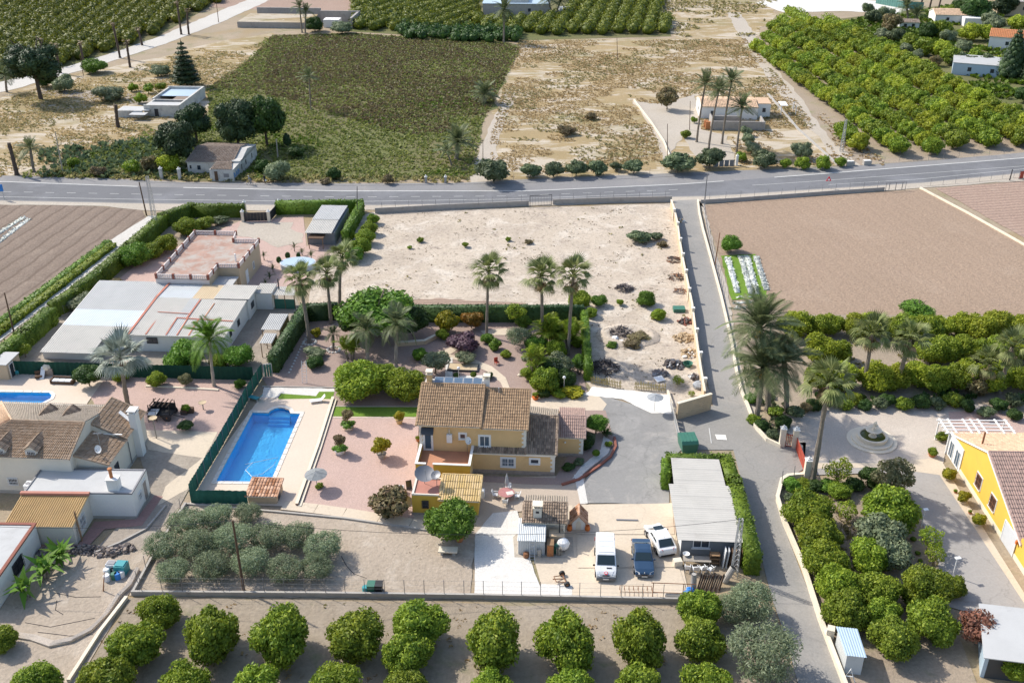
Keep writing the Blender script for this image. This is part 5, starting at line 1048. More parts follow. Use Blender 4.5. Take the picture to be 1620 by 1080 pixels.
tufts('dry_grass', SL, 2.4, 'straw', .42, .18, 4, patch=(.12, -.4, 1.3)); tufts('dry_grass', SL, 1.5, 'straw_green', .45, .22, 4, patch=(.1, .0, .4)); tufts('dry_grass', [(150,240),(330,172),(420,60),(470,62),(360,190),(300,240),(60,282),(0,282)], 1.6, 'scrub_leaf', .5, .3, 4, patch=(.09, -.1, 2.2)); tufts('dry_grass', [(1040,-25),(1240,-25),(1225,20),(1190,58),(1072,60)], .5, 'straw_green', .9, .5, 3, patch=(.1, .0, .9))
tufts('roadside_weeds', [(60,270),(300,276),(745,282),(745,290),(545,290),(290,288),(60,281)], 1.6, 'straw_green', .5, .5, 5); tufts('roadside_weeds', [(60,240),(300,215),(330,240),(300,283),(70,281)], .7, 'road_shrub_leaf', .8, .7, 5)
tufts('orchard_weeds', [(210,948),(1225,967),(1262,1100),(100,1100)], .9, 'straw', .28, .12, 4, patch=(.4, .5, .7)); tufts('orchard_weeds', [(210,948),(1225,967),(1262,1100),(100,1100)], .5, 'straw_green', .3, .16, 4, patch=(.3, .7, 2.7))
tufts('garden_weeds', [(1250,770),(1400,758),(1440,790),(1480,890),(1500,965),(1420,1040),(1320,1020),(1260,870)], 2.0, 'straw_green', .35, .3, 4, patch=(.35, .1, .2))
PLOT = [(595,340),(1060,326),(1085,440),(1110,560),(1120,625),(1065,640),(935,605),(928,560),(925,485),(850,470),(600,474),(545,470),(560,380)]
tufts('plot_weeds', PLOT, 1.6, 'brown_scrub', .2, .09, 4, patch=(.42, .55, .6)); tufts('plot_weeds', PLOT, .16, 'straw_green', .3, .2, 5, patch=(.28, .7, 2.0)); tufts('grove_litter', [(300,805),(540,825),(740,850),(735,935),(220,935)], .5, 'brown_scrub', .2, .08, 3, patch=(.6, .5, 1.1))
tufts('mixed_weeds', [(1335,35),(1500,12),(1700,0),(1700,220),(1640,188),(1460,98)], .7, 'hedge_leaf', 1.1, .8, 5, patch=(.07,-.3,.4)); tufts('mixed_weeds', [(1340,262),(1310,215),(1290,180),(1300,178),(1405,262)], .6, 'straw', .6, .3, 4)
tufts('row_weeds', [(1245,500),(1640,500),(1640,610),(1300,612),(1250,560)], 1.3, 'straw_green', .4, .25, 4, patch=(.25,.1,.6)); tufts('ground_ivy', [(1170,560),(1240,640),(1228,688),(1195,660)], 2.5, 'road_shrub_leaf', .45, .4, 5); tufts('ground_ivy', [(1230,628),(1600,620),(1640,640),(1560,640),(1300,642)], 1.6, 'deep_leaf', .6, .6, 5, patch=(.5,.2,1.5))
def grass(name, poly, dens, mat): return tufts(name, poly, dens, mat, .12, .06, 3)
grass('lawn_grass', [(531,644.5),(661.5,645),(660,659.5),(528,658.5)], 40, 'lawn_blade'); grass('lawn_grass', [(446,624),(500,628),(506,621),(528,620.5),(525,631.5),(498,630.5),(442,631.5)], 40, 'lawn_blade'); grass('lawn_grass', [(1141,406),(1194,403),(1213,469),(1159,474)], 12, 'lawn_blade')
# ---------------------------------------------------------------- palms: every frond a leaf of its own
def pinnate(L, droop, nl=22, ll=.42, mat='date_leaf', up=.25, wd=.045):
    V = []; F = []
    def spine(s): return Vector((L*s*(1-.10*droop*s), 0, L*(up*s-droop*.62*s**2.2)))
    m = MB(); m.tube([tuple(spine(i/6)) for i in range(7)], [.045*L/3, .04*L/3, .035*L/3, .03*L/3, .022*L/3, .015*L/3, .006], 4); V += m.v; F += [f for f in m.f if len(f) == 4]
    for i in range(nl):
        s = .14+.86*(i+.5)/nl; p = spine(s); t = (spine(min(1, s+.03))-spine(s-.03)).normalized(); le = ll*L/3*2.2*(sin(pi*min(1, .18+.82*s))*.8+.25)
        for sg in (-1, 1):
            d = (t*.75+Vector((0, sg, 0))*.8+Vector((0, 0, .28-.35*s))).normalized(); e = p+d*le; e.z -= le*.16; w_ = wd*L/3; q = t*w_
            o = len(V); mid = p+d*le*.45; V += [tuple(p), tuple(mid+q), tuple(e), tuple(mid-q)]; F.append((o, o+1, o+2, o+3))
    return np_mesh('frond', np.array(V), np.array(F), mat)
def fanleaf(pet, Rf, nb=15, droop=.35, mat='fan_leaf', span=2.3):
    V = []; F = []; m = MB(); m.tube([(0,0,0),(pet*.5,0,pet*.06),(pet,0,0)], [.035,.028,.02], 4); V += m.v; F += [f for f in m.f if len(f) == 4]
    for i in range(nb):
        a = -span/2*1.05+span*1.05*i/(nb-1); d = Vector((cos(a), sin(a), 0)); q = Vector((-sin(a), cos(a), 0)); r = Rf*(1-.22*abs(a)/1.3)*random.uniform(.92,1.05); o = len(V); b = Vector((pet,0,0)); mid = b+d*r*.55; e = b+d*r; e.z -= droop*r*(.55+.3*abs(a)); w_ = Rf*span/nb*.30
        V += [tuple(b), tuple(mid+q*w_), tuple(e), tuple(mid-q*w_+Vector((0,0,-.02)))]; F.append((o, o+1, o+2, o+3))
    return np_mesh('frond', np.array(V), np.array(F), mat)
FR = {'date': [pinnate(3.2, d, 24, .40, 'date_leaf', u) for d, u in ((.55,.3),(.8,.3),(1.05,.25),(.35,.35))], 'queen': [pinnate(2.6, d, 26, .5, 'fresh_leaf', u, .05) for d, u in ((.9,.5),(1.2,.5),(1.5,.4))], 'grey_queen': [pinnate(2.6, d, 26, .5, 'date_leaf', u, .05) for d, u in ((.9,.5),(1.2,.5),(1.5,.4))],
      'fan': [fanleaf(1.0, 1.0, 15, d) for d in (.25,.45,.7)], 'silver': [fanleaf(1.2, 1.35, 17, d, 'silver_leaf', 2.7) for d in (.15,.3,.45)], 'dry': [fanleaf(.7, 1.0, 11, d, 'dry_leaf') for d in (.5,.8)], 'cycad': [pinnate(1.0, d, 12, .3, 'deep_leaf', .5) for d in (.7,1.0)], 'areca': [pinnate(2.3, d, 16, .5, 'lime_leaf', .8, .07) for d in (1.0,1.4)], 'yucca': [pinnate(.9, .2, 3, .1, 'grey_leaf', .3, .1)]}
def blade(L, w_, mat, droop=.3):
    V = [(0,-w_*.3,0),(L*.5,-w_,L*.05),(L,0,-droop*L),(L*.5,w_,L*.05),(0,w_*.3,0)]
    return np_mesh('leaf', np.array([V[0],V[1],V[2],V[3]]), np.array([[0,1,2,3]]), mat)
FR['banana'] = [blade(2.0,.28,'fresh_leaf',.35), blade(1.7,.3,'fresh_leaf',.6)]; FR['sword'] = [blade(.75,.05,'deep_leaf',.15)]; FR['dracaena'] = [blade(.55,.05,'road_shrub_leaf',.1)]
def zat(y, py):
    v = (py-540)/FPX; return CAM_H-y*(_st+v*_ct)/(_ct-v*_st)
def trunk_to(t, top, r0, r1, mat='palm_bark', n=7):
    m = MB(); k = 16; P = [(top[0]*(i/k)**1.6+random.uniform(-.02,.02), top[1]*(i/k)**1.6, top[2]*i/k) for i in range(k+1)]; P[0] = (0, 0, -.1)
    m.tube(P, [r0*1.35]+[(r0+(r1-r0)*i/k)*random.uniform(.86,1.12) for i in range(1, k+1)], n); return m.build('trunk', mat, t)
def crown_fronds(t, top, kind, nf, sc, e0=78, e1=-30, name='frond', spin=None):
    a0 = random.uniform(0, 6.28)
    for i in range(nf):
        f = (i+.5)/nf; el = R(e0+(e1-e0)*f**1.15+random.uniform(-13, 11)); az = a0+i*2.39996+random.uniform(-.4, .4); lst = FR[kind]; me = lst[min(len(lst)-1, int(f*len(lst)))]
        if me.materials[0].name.startswith('fan') and f > 1.1: pass
        s_ = sc*random.uniform(.72, 1.16); link(name, me, t, top, rot=(random.uniform(-.15,.15), -el, az), scale=(s_, s_, s_))
def palm(name, label, bx, by, tx, ty, kind, nf=26, sc=1.0, r0=.28, r1=.18, skirt=0, group=None, e0=78, e1=-35, fruit=False, mat='palm_bark', cat='palm'):
    x, y = G(bx, by); z = zat(y, ty); dep = y*_ct-(z-CAM_H)*_st; dx = (tx-810)/FPX*dep-x
    t = thing(name, label, cat, (x, y), 0, group); top = (dx, 0, z); trunk_to(t, top, r0, r1, mat); crown_fronds(t, top, kind, nf, sc, e0, e1)
    if skirt: crown_fronds(t, (dx*.97, 0, z-.25), 'dry', skirt, sc*.85, -45, -80, 'dry_frond')
    if fruit:
        for q in range(3):
            a = 3.4+q*.8; m = MB()
            for k_ in range(22): m.ball((cos(a)*.55+random.uniform(-.28,.28), sin(a)*.55+random.uniform(-.28,.28), random.uniform(-.9,-.1)), .1, 5, 3)
            m.build('fruit_cluster', 'date_fruit', t, loc=top)
    return t
surf_mat('date_fruit', (.55,.30,.05), .2, 3.0, .7)
# centre and left fan palms
plant('garden_shrub','light green shrub at the left of the cane thicket','shrub',848,545,17,'fresh',trunk=None); plant('garden_shrub','yellow green tall shrub between the fan palms','shrub',880,552,16,'lime',trunk=None,sz=1.2); plant('garden_shrub','dark shrub mass behind the end of the path','shrub',872,582,20,'deep',trunk=None); plant('garden_shrub','feathery shrub below the silver grey one','shrub',838,566,13,'grey',trunk=None)
for i, (x, y, r, k) in enumerate([(800,560,9,'lime'),(838,590,15,'citrus'),(860,622,10,'deep'),(915,570,12,'fresh'),(912,540,12,'lime'),(880,530,14,'bright'),(770,535,10,'fresh'),(664,560,12,'fresh'),(700,528,11,'citrus'),(828,508,13,'fresh')]): plant('bed_plant', (('small lime shrub on the gravel beside the red chair'),('rounded shrub at the bend of the curved path'),('dark low shrub by the path pot'),('shrub inside the right hedge, lower one'),('shrub inside the right hedge, upper one'),('bright shrub between the two cane palm clumps'),('green shrub right of the purple shrub'),('shrub behind the dragon tree by the shaded wall'),('shrub left of the yellow crowned topiary'),('leafy shrub under the feathery young tree'))[i], 'shrub', x, y, r, k, 'filler shrubs of the garden behind the house', trunk=None, sz=.9)
FG = 'tall fan palms on and around the plot'
palm('fan_palm','tall fan palm left of the three behind the house',770,532,773,430,'fan',34,1.4,.2,.16,8,FG); palm('fan_palm','tall fan palm in the middle of the three behind the house',858,548,856,438,'fan',34,1.45,.26,.2,8,FG); palm('fan_palm','tall fan palm on the right of the three behind the house',899,562,907,437,'fan',34,1.45,.22,.18,8,FG)
palm('fan_palm','fan palm at the left of the garden hedge line, rooted in a white stone ring',490,542,474,442,'fan',32,1.4,.26,.18,8,FG); palm('fan_palm','fan palm in the middle of the line along the garden hedge',524,512,517,432,'fan',32,1.4,.26,.18,8,FG); palm('fan_palm','fan palm furthest back in the line along the garden hedge',538,492,541,408,'fan',32,1.35,.26,.18,8,FG)
palm('small_palm','short young palm in a white stone ring in the gravel garden',528,553,527,530,'grey_queen',16,.6,.16,.14)
palm('queen_palm','feathery palm on the left of the pair in front of the big dark tree',582,574,579,524,'grey_queen',22,1.05,.24,.17,mat='pale_bark'); palm('queen_palm','feathery palm on the right of the pair in front of the big dark tree',627,580,628,516,'grey_queen',24,1.15,.24,.17,mat='pale_bark'); palm('queen_palm','feathery palm by the green fence in the western neighbour\'s garden',339,611,332,540,'queen',26,1.3,.2,.15,mat='pale_bark')
palm('silver_palm','large silver blue fan palm beside the neighbour\'s pool',203,643,190,566,'silver',38,1.4,.3,.22,e1=-45)
# areca and banana clumps
def clump(name, label, cat, px, py, kind, nst, nf, sc, spread, h, group=None, lname='frond', stem='palm_bark'):
    t = thing(name, label, cat, G(px, py), 0, group); m = MB()
    for i in range(nst):
        a = i*2.4; p = (cos(a)*spread*(.3+.7*random.random()), sin(a)*spread*(.3+.7*random.random()), h*random.uniform(.6, 1.1)); m.tube([(p[0]*.5,p[1]*.5,-.05), p], [.09,.06], 5); crown_fronds(t, p, kind, nf, sc*random.uniform(.8,1.1), 85, 10, lname)
    m.build('stem', stem, t); return t
clump('areca_palm','yellow green cane palm clump left of the feathery palms','palm',556,570,'areca',6,8,1.0,.9,1.6); clump('areca_palm','lime green cane palm clump below the middle fan palm','palm',868,548,'areca',7,9,1.25,.9,1.6); clump('areca_palm','lime green cane palm clump below the right fan palm','palm',902,548,'areca',7,9,1.2,.8,1.5); clump('bamboo','tall upright cane thicket beside the curved garden path','bamboo',846,600,'areca',9,6,.75,1.1,3.0)
BG = 'banana plants beside the white barn'
clump('banana_plant','ragged banana plant nearest the stone heap','banana plant',96,895,'banana',4,7,.9,.7,1.3,BG,'leaf'); clump('banana_plant','ragged banana plant in the middle beside the white barn wall','banana plant',70,918,'banana',4,7,.95,.7,1.4,BG,'leaf'); clump('banana_plant','ragged banana plant nearest the camera by the dark barn window','banana plant',45,945,'banana',3,7,.95,.7,1.3,BG,'leaf')
# right hand palms
DG = 'date palms at the corner of the lane'
palm('date_palm','date palm with orange fruit at the back of the lane corner clump',1214,648,1202,520,'date',46,1.5,.34,.28,0,DG,fruit=True); palm('date_palm','date palm with drooping fronds at the front of the lane corner clump',1197,664,1207,582,'date',46,1.45,.32,.27,0,DG,fruit=True); palm('date_palm','dark date palm at the right of the lane corner clump',1243,652,1240,572,'date',36,1.25,.32,.27,0,DG)
RG = 'fan palms round the courtyard'
palm('fan_palm','very tall ragged fan palm leaning beside the courtyard gate post',1285,762,1311,606,'fan',32,1.55,.3,.2,10,RG); palm('fan_palm','fan palm behind the courtyard wall, left of the middle pair',1365,617,1380,528,'fan',34,1.4,.26,.2,14,RG); palm('fan_palm','fan palm behind the courtyard wall, right of the middle pair',1418,617,1440,536,'fan',34,1.4,.28,.22,14,RG); palm('fan_palm','taller fan palm of the pair at the right edge of the courtyard',1580,623,1602,549,'fan',32,1.4,.3,.22,12,RG); palm('fan_palm','shorter fan palm of the pair at the right edge of the courtyard',1562,622,1566,576,'fan',28,1.25,.26,.2,12,RG)
# date palms by the white farmhouse and about the far fields
WG = 'date palms in front of the white farmhouse'
for (a, b, c, d, s) in ((1102,225,1116,134,'leftmost, tall'),(1121,236,1137,144,'second from left, tall'),(1142,228,1157,130,'third from left, tallest'),(1165,241,1174,171,'rightmost and shorter')): palm('date_palm', 'slim date palm '+s+', in front of the white farmhouse', a, b, c, d, 'date', 30, 1.1, .24, .17, 0, WG)
palm('date_palm','bushy date palm in the scrub near the road shrubs',722,252,724,226,'date',40,1.25,.4,.35); palm('date_palm','bushy squat date palm halfway up the scrub field edge',767,163,767,150,'date',40,1.2,.45,.4); palm('date_palm','tall date palm with a drooping crown in front of the far farm building',797,68,798,16,'date',40,1.3,.3,.25,e1=-60); palm('date_palm','slender date palm alone in the scrub field',492,174,489,122,'date',22,.85,.18,.13); palm('date_palm','left palm of the pair beside the far farm building',873,28,868,2,'date',28,1.2,.3,.25); palm('date_palm','right palm of the pair beside the far farm building',880,28,886,4,'date',28,1.2,.3,.25); palm('date_palm','small leaning palm left of the road shrubs',714,262,706,240,'date',18,.8,.16,.14)
palm('date_palm','left palm in front of the ruined farmyard',478,52,474,12,'date',24,1.0,.26,.2); palm('date_palm','right palm in front of the ruined farmyard',483,52,484,20,'date',24,1.0,.26,.2); palm('date_palm','date palm at the roadside by the left edge',54,272,48,236,'date',26,1.0,.3,.25); palm('date_palm','small palm at the far left end of the white track',11,146,9,120,'date',24,1.1,.3,.25); palm('date_palm','grey green palm among the trees right of the far white yard',1436,38,1434,12,'date',34,1.3,.4,.35); palm('date_palm','pale palm beside the tiny white hut',1452,40,1450,24,'date',30,1.1,.3,.26)
DP = 'dead palm trunks along the white track'
for (a, b, c, d, s) in ((96,116,86,70,'first'),(132,98,126,66,'second'),(190,92,178,36,'third'),(206,107,200,64,'fourth'),(225,72,217,44,'fifth'),(287,55,280,2,'sixth'),(299,55,296,14,'seventh'),(67,84,62,60,'one beyond the first')):
    x, y = G(a, b); z = zat(y, d); t = thing('dead_palm', ('bare dead palm trunk, '+s+' from the left along the white track') if s[0] != 'o' else 'bare dead palm trunk beyond the first, in the far left orchard', 'dead palm', (x, y), 0, DP); top = ((c-810)/FPX*(y*_ct-(z-CAM_H)*_st)-x, 0, z); trunk_to(t, top, .32, .3, 'dark_bark'); crown_fronds(t, top, 'dry', 7, .8, 20, -70, 'dry_frond')
for (a, b, c, d, s) in ((27,277,14,226,'thick headless palm trunk at the roadside by the left edge'),(187,202,183,166,'dark headless palm stump in front of the roofless farmhouse')):
    x, y = G(a, b); z = zat(y, d); t = thing('palm_stump', s, 'palm trunk', (x, y)); trunk_to(t, ((c-810)/FPX*(y*_ct-(z-CAM_H)*_st)-x, 0, z), .42, .36, 'dark_bark'); crown_fronds(t, (0,0,z*.97), 'dry', 4, .35, 50, -60, 'dry_frond')
for i, (a, b, c, d) in enumerate([(1456,14,1458,-12),(1470,16,1474,-12),(1484,18,1489,-12)]):
    x, y = G(a, b); t = thing('bare_palm', ORD[i]+' of the three bare trunks at the top right', 'palm trunk', (x, y), 0, 'bare trunks at the top right'); trunk_to(t, (.8, 0, 9), .3, .25, 'dark_bark')
# ---------------------------------------------------------------- big trees beyond the road
plant('pine_tree','broad dark pine at the left beside the white track','pine tree',52,98,40,'pine',trunk='pine',lift=.6,sz=.8); plant('dark_bush','dark bush under the broad pine by the white track','bush',72,122,17,'deep'); plant('dark_bush','dark grey bush at the end of the farm track','bush',100,130,16,'grey'); plant('green_bush','bright green bush on the bank of the white track','bush',148,104,18,'fresh',sz=.7)
plant('olive_bush','wide grey bush left of the roofless farmhouse','bush',170,146,23,'grey',sz=.65); plant('olive_bush','grey bush alone in the dry field','bush',253,110,17,'grey',sz=.7)
for i,(x,y,r) in enumerate([(210,138,8),(235,140,9),(255,137,9),(222,155,10)]): plant('yard_shrub', ORD[i]+' low shrub in the yard behind the roofless farmhouse', 'shrub', x, y, r, 'small', 'shrubs behind the roofless farmhouse', trunk=None)
plant('pine_tree','big dark pine left of the abandoned house, nearer the road','pine tree',278,222,32,'pine',trunk='pine',sz=1.1,lift=.3); plant('pine_tree','big dark pine behind the abandoned house on the left','pine tree',306,190,28,'pine',trunk='pine',sz=1.1,lift=.3); plant('pine_tree','largest dark pine behind the abandoned house on the right','pine tree',372,190,32,'pine',trunk='pine',sz=1.25,lift=.35); plant('pine_tree','lighter pine right of the largest one','pine tree',418,185,28,'deep',trunk='pine',sz=1.3,lift=.4)
plant('cypress','small dark cypress right of the abandoned house','cypress',454,222,7,'pine',sz=2.0,trunk=None); plant('dark_bush','dark bush at the foot of the road by the graffiti wall','bush',414,262,12,'deep'); plant('grey_bush','grey green bush right of the graffiti wall by the road','bush',440,268,20,'grey'); plant('dark_bush','low dark bush in the scrub right of the cypress','bush',468,240,14,'deep',sz=.7); plant('bright_bush','yellow green bush left of the gateposts','bush',266,258,17,'lime_far'); plant('brush_heap','dark brown brush heap by the roadside','brush heap',154,270,14,'dry_bush',trunk=None,sz=.8); plant('green_bush','green bush by the roadside right of the brush heap','bush',208,264,13,'citrus_far'); plant('green_bush','small green bush in the scrub above the roadside','bush',116,256,9,'citrus_far'); plant('dry_bush','dry brown bush left of the yellow green bush','bush',236,258,14,'dry_bush'); plant('dark_bush','dark bush at the roadside in front of the scrub field','bush',528,274,11,'deep'); plant('dry_bush','dry brown heap at the road edge in front of the scrub','bush',515,286,10,'dry_bush',trunk=None,sz=.6); plant('dry_bush','black stump heap at the road edge','bush',614,284,9,'dry_bush',trunk=None)
# Norfolk pine in tiers, and the tall conifer at the right
def conifer(name, label, bx, by, ty, w_, mat, tiers, flat=.35):
    x, y = G(bx, by); h = zat(y, ty); t = thing(name, label, 'conifer', (x, y)); MB().tube([(0,0,-.1),(0,0,h*.98)], [.3,.05], 6).build('trunk','dark_bark',t); L = []
    for k in range(tiers):
        z = h*(.12+.86*k/tiers); rr = w_*(1-k/tiers)**.8+.25; nb = 7
        for i in range(nb): a = i*2*pi/nb+k*.5; L.append((cos(a)*rr*.55, sin(a)*rr*.55, z, rr*.42, rr*.42, rr*flat*.4+.12))
        L.append((0,0,z,rr*.35,rr*.35,h/tiers*.5))
    link('crown', crown_mesh('crown', L, 3800, .16, mat, core=.7), t)
conifer('norfolk_pine','tiered star shaped conifer behind the roofless farmhouse',296,136,60,4.0,'pine_leaf',9,.3); conifer('tall_conifer','tall dark conifer beside the blue grey shed at the upper right',1597,124,42,4.2,'pine_leaf',11,1.0); conifer('tall_conifer','second dark conifer cut by the right edge of the picture',1632,130,52,3.6,'pine_leaf',10,1.0)
# shrubs along the far side of the road
RS_ = [(780,271,28,.8),(840,269,17,.8),(876,269,16,.85),(912,266,17,.9),(945,266,15,.9),(975,263,10,.9),(1003,264,16,.75),(1073,258,26,.7),(1124,250,21,.9),(1210,252,20,.8)]
for i, (x, y, r, s) in enumerate(RS_): plant('roadside_shrub', (ORD+['thirteenth'])[i]+' rounded grey green shrub from the left along the far side of the road', 'shrub', x, y, r, 'shrub', 'rounded shrubs along the far side of the road', sz=s)
for i, (x, y, r) in enumerate([(1190,232,12),(1184,218,11),(1180,207,10),(1200,240,13)]): plant('olive_shrub', ORD[i]+' grey shrub in the line running up to the block ruin', 'shrub', x, y, r, 'grey', 'grey shrubs running up to the block ruin', trunk=None)
plant('olive_tree','round grey olive tree right of the white farmhouse by the road','olive tree',1268,236,18,'grey'); plant('small_tree','small bronze tree left of the white farmhouse yard','tree',1056,153,16,'bush_bronze',lift=.4)
for i, (x, y, r) in enumerate([(1243,258,9),(1270,258,12),(1302,257,13),(1330,256,9),(1172,248,9)]): plant('clipped_bush', ORD[i]+' low dark green bush beside the road below the olive tree', 'bush', x, y, r, 'citrus_far', 'low dark bushes by the road', trunk=None)
plant('yard_tree','low green bush left of the white farmhouse date palms','bush',1085,212,8,'citrus_far',trunk=None); plant('yard_tree','small dark plant in the yard left of the first date palm','bush',1098,190,6,'small',trunk=None)
plant('brush_heap','brown brush heap in the dry field','brush heap',895,205,18,'dry_bush',trunk=None,sz=.5); plant('brush_heap','small brown brush heap further up the dry field','brush heap',935,184,10,'dry_bush',trunk=None,sz=.6)
# mixed trees at the upper right
MT = [(1402,20,13,'grey'),(1382,26,13,'shrub'),(1410,36,16,'bush_bronze'),(1395,54,12,'grey'),(1418,56,13,'shrub'),(1470,48,14,'deep'),(1490,46,16,'citrus_far'),(1500,56,13,'grey'),(1535,50,16,'lime_far'),(1560,52,14,'lime_far'),(1570,34,18,'grey'),(1545,16,22,'deep'),(1525,12,18,'deep'),(1590,6,20,'pine'),(1610,38,16,'lime_far'),(1440,66,15,'citrus_far'),(1462,74,16,'citrus_far'),(1434,76,12,'grey'),(1450,86,11,'grey'),(1490,78,16,'lime_far'),(1505,88,16,'citrus_far'),(1525,72,14,'grey'),(1545,88,14,'citrus_far'),(1515,92,14,'shrub'),(1560,96,14,'shrub'),(1535,98,12,'shrub'),(1608,60,12,'grey'),(1480,96,10,'bush_bronze'),(1620,150,14,'deep'),(1600,112,14,'deep'),(1500,18,12,'citrus_far'),(1372,14,10,'shrub'),(1580,98,12,'lime_far')]
MC = {}
for x, y, r, k in sorted(MT):
    bd = 'back' if y < 40 else 'middle' if y < 68 else 'front'; MC[bd] = MC.get(bd, -1)+1
    plant('mixed_tree', 'leafy tree, '+ORD[MC[bd]]+' from the left in the '+bd+' of the upper right thicket', 'tree', x, y, r, k, 'trees in the thicket at the upper right', parts=False)
plant('round_bush','dark round bush left of the ruined farmyard wall','bush',497,38,13,'deep'); plant('round_bush','grey bush at the right end of the ruined farmyard','bush',540,42,18,'grey',sz=.7); plant('round_tree','bronze tree behind the far farm building','tree',842,14,10,'bush_bronze')
# ---------------------------------------------------------------- olive grove inside the plot and olives by the lane
OG = [(296,824,30),(342,816,26),(392,812,22),(258,862,28),(312,858,32),(368,850,32),(424,846,30),(470,846,28),(512,862,30),(272,902,26),(334,892,30),(396,888,30),(452,898,28),(500,896,26)]
for i, (x, y, r) in enumerate(OG): plant('olive_tree', 'grey olive tree with spreading limbs, '+(('back row, '+ORD[i]) if i < 3 else ('middle row, '+ORD[i-3]) if i < 9 else ('front row, '+ORD[i-9]))+' from the left in the grove', 'olive tree', x, y, r*1.1, 'olive', 'olive trees in the grove by the pool', trunk='olive', sz=.88)
plant('olive_tree','grey olive tree inside the plot corner by the lane','olive tree',1190,950,40,'olive',trunk='olive'); plant('olive_tree','large grey olive tree below the plot corner','olive tree',1208,1030,58,'olive',trunk='olive'); plant('olive_tree','grey olive tree beside the lane at the bottom','olive tree',1160,960,30,'olive',trunk='olive')
# ---------------------------------------------------------------- gardens round the yellow house
plant('ficus_tree','big spreading dark green tree behind the feathery palms','tree',596,492,56,'fresh',trunk='tall',sz=.62,lift=.25); plant('ficus_tree','dark green tree at the left end of the garden hedge','tree',652,506,24,'deep',lift=.3); plant('ficus_tree','dark shaded tree behind the cane palm clump','tree',560,505,26,'deep',lift=.2)
plant('orange_tree','wide orange tree above the lawn, left of the pair','citrus tree',566,602,40,'lime',sz=.85); plant('orange_tree','orange tree above the lawn next to the house','citrus tree',641,606,33,'lime',sz=.9); plant('orange_tree','smaller dull orange tree behind the left one of the pair','citrus tree',606,592,24,'citrus')
plant('topiary','round clipped shrub with a bright yellow crown in front of the hedge','topiary',706,510,19,'bush_yellow',trunk=None,sz=1.15); plant('topiary','round orange tinted shrub in front of the hedge','topiary',746,504,17,'bush_orange',lift=.2); plant('purple_shrub','low dark purple shrub in the garden behind the house','shrub',733,541,28,'bush_purple',trunk=None,sz=.65); plant('feathery_tree','light green feathery young tree in front of the hedge','tree',816,492,18,'airy',lift=.5,trunk='thin'); plant('grey_shrub','silver grey shrub left of the cane thicket','shrub',822,532,22,'olive',trunk=None)
plant('green_shrub','bright green shrub left of the silver grey one','shrub',783,545,11,'small_fresh',trunk=None); plant('garden_shrub','dense green shrub at the foot of the cane thicket','shrub',862,600,24,'citrus',trunk=None); plant('garden_shrub','tall leafy shrub right of the cane thicket','shrub',884,575,22,'mixed',trunk=None); plant('garden_shrub','dark green shrub behind the globe lamp by the path','shrub',893,598,17,'deep',trunk=None); plant('ground_cover','yellow green ground cover at the foot of the globe lamp','shrub',905,618,20,'bush_yellow',trunk=None,sz=.4); plant('ground_cover','yellow green low shrub at the corner of the path','shrub',884,622,14,'lime',trunk=None,sz=.5)
plant('dragon_tree','grey green dragon tree beside the left chimney of the yellow house','tree',688,570,22,'mixed',trunk='tall',lift=.5,sz=.7); plant('bonsai_tree','cloud pruned tree beside the curved garden path','tree',735,564,16,'grey',trunk='bonsai',lift=.35,sz=.5); plant('clipped_ball','dark clipped ball left of the globe lamp behind the roof','topiary',722,593,9,'ball_dark',trunk=None); plant('clipped_ball','clipped green ball behind the solar panels','topiary',749,592,9,'ball',trunk=None); plant('dark_shrub','dark spiny shrub right of the clipped balls','shrub',772,594,9,'deep',trunk=None,sz=.7)
plant('juniper','low spreading green juniper at the back of the gravel garden','shrub',498,556,18,'grey',trunk=None,sz=.5); plant('juniper','green juniper beside the garden ladder','shrub',498,573,14,'deep',trunk=None,sz=.8); plant('yellow_shrub','small yellow green shrub near the palm in the stone ring','shrub',501,526,9,'bush_yellow',trunk=None)
clump('agave','spiky dark agave beside the dragon tree at the drive','agave',958,690,'sword',3,16,1.6,.25,.3,lname='leaf'); clump('yucca','spiky dark yucca behind the globe lamp','yucca',915,592,'sword',4,16,1.7,.4,.8,lname='leaf'); clump('yucca','spiky dark yucca at the end of the garden hedge','yucca',880,612,'sword',3,16,1.7,.3,.6,lname='leaf')
plant('dragon_tree','umbrella shaped dragon tree at the corner of the asphalt yard','tree',943,668,18,'fresh',trunk='tall',lift=.7,sz=.6); plant('clipped_ball','clipped round bush in the white pebble bed','topiary',943,716,11,'ball',trunk=None); plant('bed_shrub','dark green shrub under the dragon tree by the drive','shrub',928,700,12,'deep',trunk=None); plant('bed_shrub','grey shrub at the house corner in the planting bed','shrub',934,690,9,'grey',trunk=None); plant('bed_shrub','dark flowering shrub at the front of the planting bed','shrub',900,738,11,'deep',trunk=None,sz=.6); plant('bed_shrub','dull green shrub in the planting bed beside the house wall','shrub',916,730,9,'shrub',trunk=None,sz=.6); plant('bed_shrub','small agave like plant beside the brick kerb','shrub',963,702,6,'small',trunk=None)
plant('mango_tree','loose bronze leaved tree left of the outbuilding','tree',618,792,31,'bush_bronze',trunk='thin',lift=.15,sz=.75); plant('fig_tree','bright green round fig tree in front of the outbuilding','tree',714,822,37,'fresh',lift=.25,sz=.9,trunk='tall')
for i, (x, y, r, k) in enumerate([(590,346,10,'citrus'),(584,360,13,'citrus'),(577,374,15,'citrus'),(568,390,17,'citrus'),(560,402,14,'fresh'),(552,372,10,'lime')]): plant('boundary_bush', ORD[i]+' leafy bush down the upper left boundary of the sandy plot', 'bush', x, y, r, k, 'bushes down the upper left boundary of the plot', trunk=None)
